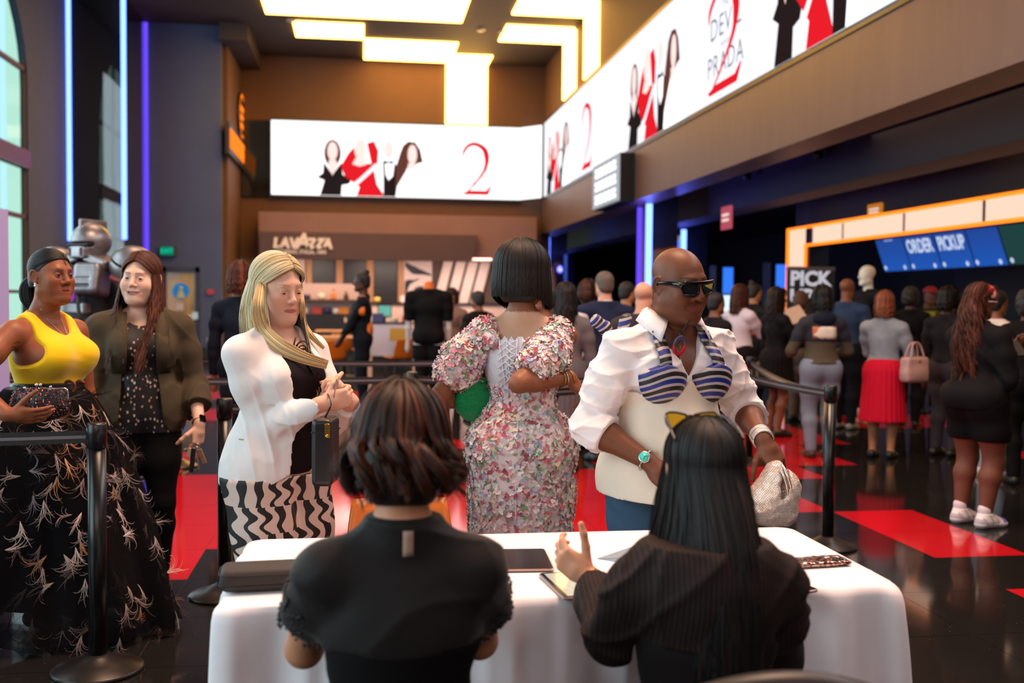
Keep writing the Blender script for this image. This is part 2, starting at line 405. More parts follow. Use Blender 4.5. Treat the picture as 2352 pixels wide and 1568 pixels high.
def hand_prims(w, d, n, right=True, curl=(.4, .45, .5, .55), thumb=(.5, .35), spread=.05, s=1.0, nail=None, idx=None):
    """palm and five jointed fingers; D points from wrist to knuckles, N is the way the palm faces"""
    w = np.asarray(w, float); d = unit(d); n = unit(np.asarray(n, float)-d*(np.asarray(n, float)@d)); u = np.cross(d, n) if right else np.cross(n, d)
    R = np.stack([u, d, n], 1); L = [('e', w+d*.046*s, (.040*s, .054*s, .0165*s), .012, R), ('c', w-d*.02*s, w+d*.03*s, .024*s, .024*s, .02)]
    tips = []
    for i, (off, ln) in enumerate(((.027, .074), (.009, .083), (-.009, .077), (-.026, .060))):
        c = curl[i]; a = w+d*(.086-.004*abs(i-1))*s+u*off*s-n*.002*s; dir_ = unit(d+u*(1.5-i)*spread); r = (.0093, .0095, .0090, .0080)[i]*s
        L.append(('c', w+d*.045*s+u*off*.8*s, a, .012*s, r*1.08, .008))
        nn = n
        for j, (fr, rr) in enumerate(((.46, .96), (.30, .88), (.24, .78))):
            an = c[j] if isinstance(c, tuple) else c*(1, 1.15, .8)[j]; nn = _perp(dir_, nn)
            dir_, nn = dir_*math.cos(an)+nn*math.sin(an), nn*math.cos(an)-dir_*math.sin(an); b = a+dir_*ln*fr*s
            L.append(('c', a, b, r, r*rr, .0035)); a, r = b, r*rr
        tips.append(a)
    a = w+d*.022*s+u*.024*s+n*.006*s; t1, t2 = thumb; dir_ = unit(u*.75+d*.62+n*.25)
    for j, (ln, r0, r1) in enumerate(((.046, .0145, .0110), (.034, .0108, .0098), (.027, .0097, .0078))):
        b = a+dir_*ln*s; L.append(('c', a, b, r0*s, r1*s, .006)); a = b
        dir_ = unit(dir_+n*(t1, t2, 0)[j]*.9-u*(t1*.75, t2*.5, 0)[j]+d*.15)
    tips.append(a); return L, tips
def _perp(d, n): return unit(n-d*(n@d))

class Fig:
    """one person: skeleton in its own frame (facing +Y, +X is the person's right), lists of limb shapes by region"""
    def __init__(s, H=1.68, female=True, w=1.0, depth=1.0, bust=None, skin_c=(.5, .3, .2), face=None, fine=True, name_pose=None, **P):
        s.H, s.fine = H, fine; g = {}; s.g = g; J = {}; s.J = J; h = H
        w = w*h/1.68; dp = depth*h/1.68; fem = female; s.w = w
        bust = (1.0 if fem else 0) if bust is None else bust
        lift = P.get('lift', 0.0)          # heel height
        hz, wz, cz, shz, nz = .525*h, .615*h, .725*h, .818*h, .845*h
        if P.get('sit'): dz = P['sit']-hz+.03; hz, wz, cz, shz, nz = [v+dz for v in (hz, wz, cz, shz, nz)]
        shw = (.108 if fem else .128)*h*P.get('shw', 1.0)
        gl = -.050 if fine else -.030
        T = [('e', (0, -.008, hz+.035), ((.160 if fem else .150)*w, .108*dp, .115), .0, None),
             ('e', (-.075*w, gl*dp, hz-.02), (.085*w, .080*dp, .092), .05, None), ('e', (.075*w, gl*dp, hz-.02), (.085*w, .080*dp, .092), .05, None),
             ('e', (0, .010, wz), ((.122 if fem else .140)*w*P.get('waist', 1.), .098*dp*P.get('belly', 1.), .125), .06, None),
             ('e', (0, -.004, cz), ((.140 if fem else .160)*w, .100*dp, .165), .06, None),
             ('c', (-shw+.025, -.012, shz-.050), (shw-.025, -.012, shz-.050), .046, .046, .05)]
        U = []
        if bust:
            for q in (-1, 1): U.append(('e', (q*.066*w, .068*dp, cz+.005), (.062*w*(.7+.3*bust), .062*bust, .066*(.7+.3*bust)), .060, None))
        elif not fem:
            for q in (-1, 1): U.append(('e', (q*.070*w, .062*dp, cz+.035), (.075*w, .045, .06), .04, None))
        for q in (-1, 1): U.append(('c', (q*.018, -.024, nz-.012), (q*shw*.78, -.016, shz-.042), .036, .036, .045))
        # lean of the trunk about the waist
        lean, side, twist = P.get('lean', 0), P.get('side', 0), P.get('twist', 0)
        RT = rotm(-lean, side, 0) @ rotm(0, 0, twist); piv = np.array([0, 0, wz-.02]); s.RT, s.piv = RT, piv
        tw = lambda p: RT @ (np.asarray(p, float)-piv)+piv
        s.tw = tw
        low, up = T[:3], T[3:]
        g['hips'] = low; g['trunk'] = xf(xf(up, np.eye(3), -piv), RT, piv); g['chest'] = xf(xf(U, np.eye(3), -piv), RT, piv)
        J['neck'] = tw((0, -.020, nz)); J['waist'] = np.array([0, 0, wz])
        # head
        hs = P.get('head', 1.0)*h/1.68*(.98 if h > 1.4 else 1); s.hs = hs
        RH = RT @ rotm(0, 0, P.get('hyaw', 0)) @ rotm(-P.get('hpitch', 0), P.get('hroll', 0), 0)
        if P.get('hfree'): RH = rotm(0, 0, P.get('hyaw', 0)) @ rotm(-P.get('hpitch', 0), P.get('hroll', 0), 0)
        hc = J['neck']+RT @ np.array([0, .020, 0])+np.array([0, P.get('hfwd', .012), h-.115*hs-(.845*h)]) if not P.get('sit') else J['neck']+RT @ np.array([0, .03, 0])+np.array([0, P.get('hfwd', .01), .155*h-.115*hs])
        s.RH, s.hc = RH, hc; face = dict(face or {}); face['skin'] = skin_c; s.face = face; s.skin = skin_c
        g['head'] = xf(head_prims(face, fine), RH, hc, hs)
        nb = J['neck']; nr = (.050 if fem else .060)*P.get('neck', 1.)
        g['neck'] = [('c', nb+np.array([0, .0, -.03]), hc+RH @ np.array([0, -.022, -.055])*hs, nr*1.06, nr*.94, .035)]
        # arms
        ua, fa = .172*h*P.get('arm', 1), .150*h*P.get('arm', 1); s.hand_tips = {}
        for q, nm in ((1, 'R'), (-1, 'L')):
            sh = tw((q*shw, -.014, shz-.052)); J['sh'+nm] = sh
            tgt = P.get('hand'+nm)
            if tgt is None: tgt = sh+np.array([q*.07, .05, -(ua+fa)*.985])
            pole = P.get('pole'+nm, (q*.35, -1, -.15)); el, wr = ik(sh, tgt, ua, fa, pole) if P.get('elb'+nm) is None else (np.asarray(P['elb'+nm], float), np.asarray(tgt, float)); J['el'+nm], J['wr'+nm] = el, wr
            ar = P.get('armr', 1.0)*(1.0 if fem else 1.15)
            fd = unit(wr-el); mid = sh+(el-sh)*.42
            A = [('c', sh, mid, .042*ar, .041*ar, .03), ('c', mid, el, .043*ar, .034*ar, .03)]; fm = el+(wr-el)*.30
            B = [('c', el, fm, .034*ar, .036*ar, .02), ('c', fm, wr, .036*ar, .0245*(.6+.4*ar), .02)]
            g['uarm'+nm], g['farm'+nm] = A, B
            hd = P.get('hd'+nm, None); hd = fd if hd is None else unit(hd); hn = P.get('hn'+nm, (-q, .15, 0))
            kw = P.get('hk'+nm, {}); hp, tips = hand_prims(wr+hd*.01, hd, hn, right=(q == 1), s=P.get('hands', 1.0)*h/1.70*(1. if fem else 1.06), **kw)
            g['hand'+nm] = hp if fine or P.get('fingers') else [('e', wr+hd*.075, (.034, .075, .034), .03, np.stack([np.cross(hd, unit(np.cross(hd, (0.3, .2, 1)))), hd, unit(np.cross(hd, (0.3, .2, 1)))], 1))]
            s.hand_tips[nm] = tips
        # legs
        tl, sl = .245*h, .235*h; lr = P.get('legr', 1.0)*w
        for q, nm in ((1, 'R'), (-1, 'L')):
            hp = np.array([q*.088*w, -.005, hz-.01]); an = P.get('foot'+nm)
            if P.get('sit'):
                kn = np.array([q*.13, .325, P['sit']+.03]); an = np.array([q*.13, .27, .09])
            else:
                an = np.array([q*P.get('stance', .085), -.02, .075+lift]) if an is None else np.asarray(an, float)+np.array([0, 0, .075+lift])
                ls = min(1.0, np.linalg.norm(hp-an)*1.012/(tl+sl)); kn, an = ik(hp, an, tl*ls, sl*ls, (q*.08, 1, 0))
            J['hip'+nm], J['kn'+nm], J['an'+nm] = hp, kn, an
            m = hp+(kn-hp)*.5; c1 = kn+(an-kn)*.28+np.array([0, -.012, 0])
            g['thigh'+nm] = [('c', hp, m, .090*lr, .076*lr, .05), ('c', m, kn, .076*lr, .054*lr, .04)]
            g['shin'+nm] = [('c', kn, c1, .052*lr, .055*lr, .03), ('c', c1, an, .055*lr, .036*(.5+.5*lr), .03)]
            fy = P.get('toe'+nm, 0.0); fdir = np.array([math.sin(fy), math.cos(fy), 0])
            g['foot'+nm] = [('c', an+np.array([0, 0, -.035])-fdir*.035, an+fdir*.06+np.array([0, 0, -.030]), .032, .030, .03),
                            ('c', an+fdir*.05+np.array([0, 0, -.03]), np.array([*(an+fdir*.155)[:2], .024]), .034, .022, .03), ('e', np.array([*(an+fdir*.13)[:2], .024]), (.04, .05, .02), .02, rotm(0, 0, -fy))]
            J['toe'+nm] = fdir
    def take(s, *names):
        out = []
        for n in names:
            if n in s.g: out += s.g[n]
            else: out += s.g[n+'R']+s.g[n+'L']
        return out
    def headpt(s, x, y, z): return s.hc+s.RH @ (np.array([x, y, z])*s.hs)
    def colour(s, V):
        C = np.tile(np.array(s.skin), (len(V), 1)); P = ((V-s.hc) @ s.RH)/s.hs
        m = (np.abs(P) < .135).all(1) & (P[:, 2] > -.13)
        if m.any(): C[m] = head_colour(s.face)(P[m]) if s.fine else C[m]*1.0
        return C
    def body(s, root, parts=('hips', 'trunk', 'chest', 'neck', 'head', 'uarm', 'farm', 'hand', 'thigh', 'shin', 'foot'), res=.008, fres=.0024, hres=.003, extra=(), cut=None, colf=None, eyes=True, mat=None, name='body', hands='RL'):
        ref = [[], [], []]
        if s.fine:
            e = .125*s.hs
            for i in range(3): ref[i].append((s.hc[i]-e*(.75 if i == 0 else .92), s.hc[i]+e*(.75 if i == 0 else .92), fres))
            for nm in hands:
                l, h = bounds(s.g['hand'+nm], 0, .004)
                for i in range(3): ref[i].append((l[i], h[i], hres))
        pr = s.take(*parts)+list(extra)
        V, Q = skin(pr, res, ref=ref, cut=cut, relax=1)
        C = s.colour(V)
        if colf is not None: C = colf(V, C)
        o = mesh(name, V, Q, mat or M_skin(), root, C)
        if eyes and s.fine: s.eyes(root)
        return o
    def eyes(s, root):
        gz = s.face.get('gaze', (0, 0)); ic = s.face.get('iris', (.05, .03, .02))
        for q in (-1, 1):
            vs, fs, mi = [], [], []; n, m = 16, 12; R = s.RH @ rotm(gz[1], 0, -gz[0]); c = s.headpt(q*.0315, .0755, .001); r = .0136*s.hs
            for j in range(m+1):
                ph = PI*j/m
                for i in range(n): t = 2*PI*i/n; vs.append(c+R @ (np.array([math.sin(ph)*math.cos(t), math.cos(ph), math.sin(ph)*math.sin(t)])*r))
            V = np.array(vs); Q = np.array([(j*n+i, j*n+(i+1) % n, (j+1)*n+(i+1) % n, (j+1)*n+i) for j in range(m) for i in range(n)])
            col = np.tile(np.array((.72, .68, .64)), (len(V), 1)); ring = np.repeat(np.arange(m+1), n); col[ring <= 2] = ic; col[ring <= 1] = (.004, .004, .004)
            mesh('eye', V, Q, vcol('eye_surface', .12), root, col)
    def garment(s, name, root, mat, parts, off, cut=None, res=.0065, disp=None, extra=(), col=None, relax=1, ref=((), (), ()), lo=None, hi=None):
        V, Q = skin(s.take(*parts)+list(extra), res, off, ref, cut, relax=relax, disp=disp, lo=lo, hi=hi)
        return mesh(name, V, Q, mat, root, None if col is None else col(V))
def M_skin(): return vcol('skin', .48, .08, 300, Specular_IOR_Level=.35, Subsurface_Weight=.06, Subsurface_Radius=(.01, .004, .002))
def sleeve_cut(a, b, t, soft=0.0):
    """keeps the part of a limb before fraction T of the way from A to B"""
    a = np.asarray(a, float); b = np.asarray(b, float); d = unit(b-a); c = a+(b-a)*t
    return lambda X, Y, Z: (X-c[0])*d[0]+(Y-c[1])*d[1]+(Z-c[2])*d[2]
def near_limb(a, b, r):
    """distance to a limb, used to apply a cut only around it"""
    a = np.asarray(a, float); b = np.asarray(b, float); d = b-a; L2 = d@d
    def f(X, Y, Z):
        u = np.clip(((X-a[0])*d[0]+(Y-a[1])*d[1]+(Z-a[2])*d[2])/L2, 0, 1.6)
        return np.sqrt((X-a[0]-u*d[0])**2+(Y-a[1]-u*d[1])**2+(Z-a[2]-u*d[2])**2)-r
    return f
def folds(amp, f=45, dirv=(.5, .2, 1), seed=0, warp=.5):
    rng = np.random.RandomState(seed); d = np.array(dirv, float); ph = rng.rand(4)*6
    def g(X, Y, Z):
        w = warp*np.sin(11*X+ph[0])+warp*np.sin(13*Y+9*Z+ph[1])
        a = np.sin(f*(d[0]*X+d[1]*Y+d[2]*Z)+4*w+ph[2]); b = np.sin(f*.61*(d[2]*X-d[1]*Y+d[0]*Z)+3*w+ph[3])
        return amp*(.7*a*np.abs(a)+.5*b*a)
    return g

def creases(amp, f=30, seed=0, n=3, warp=1.0, along=None):
    rng = np.random.RandomState(seed); ds = [unit(rng.randn(3)*np.array([1, .7, .9]) if along is None else np.array(along)+rng.randn(3)*.45) for _ in range(n)]; ph = rng.rand(n, 3)*6; fr = f*rng.uniform(.7, 1.5, n)
    def g(X, Y, Z):
        o = 0
        for d, p, q in zip(ds, ph, fr):
            w = warp*(np.sin(9*X+7*Z+p[0])+np.sin(12*Y-8*X+p[1])); a = 1-np.abs(np.sin(.5*q*(d[0]*X+d[1]*Y+d[2]*Z)+w+p[2])); m = .5+.5*np.sin(7*X*d[1]+8*Z*d[0]+9*Y+p[0]*2); o = o-a**3*m
        return amp*(o+.35*n*.5)
    return g
# ------------------------------------------------------------------ hair
def locks(name, root, paths, r0, cols, n=5, flat=.55, tip=.25, mat=None, seed=0, kind=None, nv=None, r_in=.5):
    """many tapered strands as one mesh; PATHS (k,m,3), COLS (k,3)"""
    P = np.asarray(paths, float); k, m, _ = P.shape; D = np.gradient(P, axis=1); D /= np.maximum(np.linalg.norm(D, axis=2, keepdims=True), 1e-9)
    ctr = P.mean(axis=(0, 1)); o = P-ctr if nv is None else np.zeros_like(P)+np.asarray(nv); o[:, :, 2] *= .3; o -= D*(o*D).sum(2, keepdims=True); o /= np.maximum(np.linalg.norm(o, axis=2, keepdims=True), 1e-9); b = np.cross(D, o)
    t = np.linspace(0, 1, m); r = np.asarray(r0).reshape(-1, 1)*(np.interp(t, [0, .15, .7, 1], [r_in, 1, .9, tip]))[None]
    V = []
    for i in range(n):
        a = 2*PI*i/n; V.append(P+(b*math.cos(a)+o*math.sin(a)*flat)*r[:, :, None])
    V = np.stack(V, 2); rngl = np.random.RandomState(seed+77).rand(k)*40; A = np.zeros((k, m, n, 4), f32); A[..., 0] = rngl[:, None, None]+np.array([math.cos(2*PI*i/n) for i in range(n)])[None, None]*1.6; A[..., 1] = t[None, :, None]*.8; A[..., 2] = rngl[:, None, None]*.37; A[..., 3] = 1; idx = np.arange(k*m*n).reshape(k, m, n); nx = np.roll(idx, -1, 2)
    Q = np.stack([idx[:, :-1], idx[:, 1:], nx[:, 1:], nx[:, :-1]], -1).reshape(-1, 4)
    C = np.repeat(np.asarray(cols), m*n, 0)
    cn = np.stack([o*.85+b*(.50*math.cos(2*PI*i/n))+(.0 if math.sin(2*PI*i/n) > -.5 else 0)*o for i in range(n)], 2); o = mesh(name, V.reshape(-1, 3), Q, mat or M_hair(), root, C)
    if mat is None: o.data.normals_split_custom_set_from_vertices(cn.reshape(-1, 3))
    at = o.data.color_attributes.new('Str', 'FLOAT_COLOR', 'POINT'); at.data.foreach_set('color', A.ravel())
    if kind: o['kind'] = kind
    return o
def M_hair():
    if 'hair' in MATS: return MATS['hair']
    t = NT('hair'); a = t.n('Attribute', attribute_name='Col'); st = t.n('Attribute', attribute_name='Str'); no = t.noise(st.outputs[1], 2.2, 3, .6)
    c = t.mix(1.0, a.outputs[0], t.ramp(no, [(.28, (.5, .5, .5)), (.5, (.95, .95, .95)), (.72, (1.4, 1.4, 1.4))]), 'MULTIPLY')
    t.bsdf(c, .5, 0, None, Specular_IOR_Level=.24); return keep('hair', t)
def hair_paths(fig, k, m, fall, part=0.0, front=62, seed=1, wave=0.0, wfreq=3.0, vol=1.0, spread=.008, back_only=False, length_jit=.06, azs=None, front_lift=.0, sidex=1.0):
    """strands from a parting over the skull, then falling; FALL(az, u, side) -> (radial scale, drop metres, local offset xyz) for u in 0..1 along the fall"""
    rng = np.random.RandomState(seed); rx, ry, rz = .081*vol*sidex, .101*vol, .090*vol; c0 = np.array([0, -.014, .036]); out = []
    mu = m//2
    for i in range(k):
        s = 1 if rng.rand() < .5 else -1; v = rng.rand()**.9; az = rad(front+(180-front)*v+rng.randn()*3); az = min(az, PI)
        if azs is not None: az = rad(azs(rng, v))
        y0 = .086-.135*v; d0 = np.array([part/rx+s*(.02+.07*rng.rand()**2), y0/ry, .52+.48*min(1, v*2.2)]); d0 = unit(d0)
        d1 = unit(np.array([s*math.sin(az)/1.0, math.cos(az), -.10])); jit = 1+rng.randn()*spread/.08*.35; pts = []
        om = math.acos(np.clip(d0@d1, -1, 1)); lf = front_lift*(1-v)
        for j in range(mu):
            u = j/(mu-1); d = (math.sin((1-u)*om)*d0+math.sin(u*om)*d1)/max(math.sin(om), 1e-4); up = lf*math.sin(u*PI)
            pts.append(c0+d*np.array([rx, ry, rz])*(jit+up))
        e = pts[-1]; ph = rng.rand()*6; wv = wave*(.6+.8*rng.rand()); lj = 1+rng.randn()*length_jit
        for j in range(1, m-mu+1):
            u = j/(m-mu); sc, dr, off = fall(math.degrees(az), u, s); dr *= lj
            w = wv*min(1, u*2)*np.array([math.sin(wfreq*u*6+ph), math.cos(wfreq*u*6+ph*1.3), 0])
            pts.append(np.array([e[0]*sc, c0[1]+(e[1]-c0[1])*sc, e[2]-dr])+np.asarray(off)+w)
        out.append(pts)
    P = np.array(out); return P
def to_head(fig, P, tilt=True):
    R = fig.RH if tilt else rotm(0, 0, math.atan2(-fig.RH[0, 1], fig.RH[1, 1])); return fig.hc+(P*fig.hs) @ R.T
def hair_cols(k, base, var=.3, seed=3, alt=None, altp=.3):
    rng = np.random.RandomState(seed); c = np.array(base)[None]*(1+var*rng.randn(k, 1)).clip(.35, 2.0)
    if alt is not None: m = rng.rand(k) < altp; c[m] = np.array(alt)*(1+var*rng.randn(m.sum(), 1)).clip(.4, 2)
    return c
def hair_cap(fig, root, col, vol=1.0, name='hair', hairline=.052, extra=(), res=.005, side=-.01, cut=None, mat=None, disp=None, back=-.075):
    """close-lying hair over the skull, open at the face"""
    L = [('e', (0, -.016, .038), (.081*vol, .099*vol, .085*vol), .02, None), ('e', (0, -.050, -.025), (.068*vol, .062*vol, .065), .03, None)]
    L = [p for p in L]+list(extra); P = xf(L, fig.RH, fig.hc, fig.hs); R, hc, hs = fig.RH, fig.hc, fig.hs
    def c(X, Y, Z):
        x = ((X-hc[0])*R[0, 0]+(Y-hc[1])*R[1, 0]+(Z-hc[2])*R[2, 0])/hs; y = ((X-hc[0])*R[0, 1]+(Y-hc[1])*R[1, 1]+(Z-hc[2])*R[2, 1])/hs; z = ((X-hc[0])*R[0, 2]+(Y-hc[1])*R[1, 2]+(Z-hc[2])*R[2, 2])/hs
        line = hairline+.018-.010*(x/.06)**2; yb = np.interp(z, [-.10, -.03, .0, .03, hairline-.005, hairline+.02], [-.02, -.006, .006, .024, .050, .080]).astype(f32); f = np.minimum((line-z), y-yb)
        side_f = np.minimum(side-z, y+.018)
        r = np.maximum(np.maximum(f, side_f), back-z)
        return r*.6 if cut is None else np.maximum(r*.6, cut(x, y, z))
    V, Q = skin(P, res, cut=c, disp=disp)
    return mesh(name, V, Q, mat or vcol('hair_base', .6, .3, 200), root, np.tile(np.array(col), (len(V), 1)))
# ------------------------------------------------------------------ the lobby
YB, XR, ZC = 30.0, 5.15, 8.25          # back wall, right fascia, ceiling
WARM = (1.0, .40, .045)
def floor_mat():
    t = NT('polished_granite'); v = t.coord(); fine = t.noise(v, 420, 3); big = t.noise(v, 3.0, 3)
    sp = t.math('GREATER_THAN', t.voro(v, 55, 'Color'), .0)
    vo = t.n('TexVoronoi', {'Vector': v, 'Scale': 26.0}); near = t.math('LESS_THAN', vo.outputs['Distance'], .05)
    rnd = t.n('SeparateColor', {'Color': vo.outputs['Color']}).outputs[0]; spark = t.math('MULTIPLY', near, t.math('GREATER_THAN', rnd, .80))
    base = t.mix(fine, (.006, .0055, .0055), (.022, .019, .017)); base = t.mix(t.math('MULTIPLY', spark, .6), base, (.5, .42, .3))
    r = t.math('ADD', .045, t.math('MULTIPLY', big, .07))
    t.bsdf(base, r, 0, t.bump(big, .02, .004), Specular_IOR_Level=.65); return keep('granite', t)
def red_mat():
    t = NT('red_floor_tile'); v = t.coord(); no = t.noise(v, 300, 3)
    t.bsdf(t.mix(no, rgb('#b8121c'), rgb('#cc1c26')), .10, 0, t.bump(t.noise(v, 3, 2), .02, .004)); return keep('redtile', t)
def wall_mat(name, col, rough=.7, grid=None, var=.12):
    t = NT(name); v = t.coord(); no = t.noise(v, 2.2, 4); col = rgb(col)
    c = t.mix(no, tuple(x*(1-var) for x in col), tuple(x*(1+var) for x in col))
    t.bsdf(c, rough, 0, t.bump(t.noise(v, 90, 3), .1, .002)); return keep(name, t)
def brushed(name, col, rough=.45, metal=.35):
    t = NT(name); v = t.coord('Object', (1, 1.4, .25)); no = t.noise(v, 3, 6, .65); col = rgb(col)
    t.bsdf(t.mix(no, tuple(x*.72 for x in col), tuple(min(1, x*1.3) for x in col)), rough, metal); return keep(name, t)
def S(o): o['kind'] = 'structure'; return o

def build_floor():
    dx, dy = .613, .683; x0, y0 = 3.38, 5.72
    red = set()
    def R(i0, i1, j0, j1):
        for i in range(i0, i1+1):
            for j in range(j0, j1+1): red.add((i, j))
    R(0, 0, 0, 1); R(0, 0, 4, 6); R(1, 1, 5, 8); R(2, 2, 7, 9); R(-1, -1, 2, 5); R(-2, -2, 2, 5); R(-7, -3, 1, 4); R(-8, -8, 0, 4); R(1, 1, -2, -1); R(0, 0, -2, -2)
    R(-12, -9, 5, 6); R(-12, -9, 11, 12); R(-10, -4, 15, 16); R(-12, -8, 20, 21); R(4, 6, 9, 10); R(5, 8, 4, 5); R(-3, 0, 9, 10); R(-4, -1, 7, 7)
    V, F, M = [], [], []; g = .0014
    for i in range(-22, 22):
        for j in range(-16, 78):
            a, b = x0+i*dx, y0+j*dy; k = len(V); zt = 0.0
            V += [(a+g, b+g, 0), (a+dx-g, b+g, 0), (a+dx-g, b+dy-g, 0), (a+g, b+dy-g, 0)]; F.append((k, k+1, k+2, k+3)); M.append(1 if (i, j) in red else 0)
    k = len(V); V += [(-12, -6, -.002), (18, -6, -.002), (18, 60, -.002), (-12, 60, -.002)]; F.append((k, k+1, k+2, k+3)); M.append(2)
    S(mesh('floor', V, F, [floor_mat(), red_mat(), plain('grout', '#3a302c', .7)], mi=M, smooth=False))

def boxm(name, lo, hi, mat, parent=None): return MB().box(lo, hi).build(name, mat, parent)
def build_shell():
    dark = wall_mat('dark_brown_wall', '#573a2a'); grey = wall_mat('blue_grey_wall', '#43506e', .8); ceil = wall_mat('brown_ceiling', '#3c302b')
    low = wall_mat('black_wall', '#17161a'); fas = brushed('bronze_panel', '#5f4740', .45, .25); navy = wall_mat('dark_soffit', '#23232b')
    S(boxm('ceiling', (-7.2, -6, ZC), (XR+.6, YB+.4, ZC+.2), ceil))
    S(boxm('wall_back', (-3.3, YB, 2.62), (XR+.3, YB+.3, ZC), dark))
    S(boxm('wall_cafe', (-3.3, YB+.02, 0), (4.9, YB+.28, 2.62), wall_mat('cafe_wall', '#5a4438')))
    # grey wall that carries the exit door, and the wing that runs back from it
    gw = MB(); d0, d1, dz = -4.86, -3.96, 2.28
    gw.box((-5.3, 26.93, 0), (d0, 27.2, ZC)).box((d1, 26.93, 0), (-3.43, 27.2, ZC)).box((d0, 26.93, dz), (d1, 27.2, ZC))
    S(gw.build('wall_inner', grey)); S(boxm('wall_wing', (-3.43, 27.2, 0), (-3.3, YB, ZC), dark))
    S(boxm('baseboard_inner', (-3.96, 26.91, 0), (-3.43, 26.93, .28), low))
    S(boxm('trim_1', (-3.43, 26.6, 7.85), (-2.75, YB, ZC), ceil))
    # left wall: tall windows with arched heads
    wl = MB(); xl = -6.4
    spans = [(-3.0, 3.4), (5.6, 12.0), (15.2, 21.6)]; ys = [-6]+[v for s in spans for v in s]+[26.93]
    for a, b in zip(ys[::2], ys[1::2]): wl.box((xl-.14, a, 0), (xl, b, ZC))
    for a, b in spans:
        c, r = (a+b)/2, (b-a)/2; pts = [(c-r*math.cos(t), 5.6+min(r*.8, 2.4)*math.sin(t)) for t in np.linspace(0, PI, 21)]
        wl.prism([(b, ZC), (a, ZC)]+pts, xl-.14, xl, 0)
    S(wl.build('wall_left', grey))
    frame = plain('window_frame', '#5b3d34', .5); glass = NT('tinted_glass'); gl = glass.n('BsdfTransparent', {'Color': (.80, .97, .92)}); gg = glass.n('BsdfGlossy', {'Roughness': .02})
    ms = glass.n('MixShader', {0: .07, 1: gl.outputs[0], 2: gg.outputs[0]}); glass.t.links.new(ms.outputs[0], glass.out.inputs[0]); keep('glass', glass)
    for n, (a, b) in enumerate(spans):
        w = S(empty('window_%d' % (n+1), (xl-.06, (a+b)/2, 0))); m = MB(); h = (b-a)/2
        for y in (-h+.04, -h*.45, h*.45, h-.04): m.box((-.03, y-.035, 0), (.03, y+.035, 7.7))
        for z, t in ((.05, .05), (1.6, .03), (3.05, .04), (4.15, .17), (5.9, .04)): m.box((-.05, -h, z-t), (.12 if t > .1 else .03, h, z+t))
        S(m.build('window_frame', frame, w)); S(MB().box((-.012, -h, 0), (.0, h, 8)).build('window_pane', MATS['glass'], w))
    S(boxm('wall_right', (14.0, -6, 0), (14.3, 56, 4.4), low)); S(boxm('wall_entrance', (-7, -6.3, 0), (14.3, -6, ZC), wall_mat('entrance_wall', '#8a8078')))
    S(boxm('wall_far', (4.9, 55, 0), (14.3, 55.3, 4.4), low)); S(boxm('wall_cafe_side', (4.9, YB+.02, 0), (5.0, 55, 3.42), low))
    # right: fascia, its underside, the low ceiling beyond and a hanging bulkhead
    S(boxm('trim_2', (XR, -6, 3.42), (XR+.5, YB+.3, 4.42), fas))
    S(boxm('trim_3', (XR+.05, -6, 4.42), (XR+.5, YB+.3, 6.52), low))
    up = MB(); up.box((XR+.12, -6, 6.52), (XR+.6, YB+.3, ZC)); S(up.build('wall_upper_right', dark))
    S(boxm('ceiling_low', (XR+.5, -6, 3.86), (14.3, 56, 4.0), navy))
    S(boxm('trim_4', (6.9, -6, 3.25), (7.5, 56, 3.86), navy)); S(boxm('trim_5', (8.6, -6, 3.02), (8.95, 19.5, 3.86), wall_mat('olive_bulkhead', '#332c20')))
    S(boxm('trim_6', (8.6, 19.5, 2.7), (14, 19.9, 3.86), wall_mat('brown_bulkhead', '#2a1d17')))

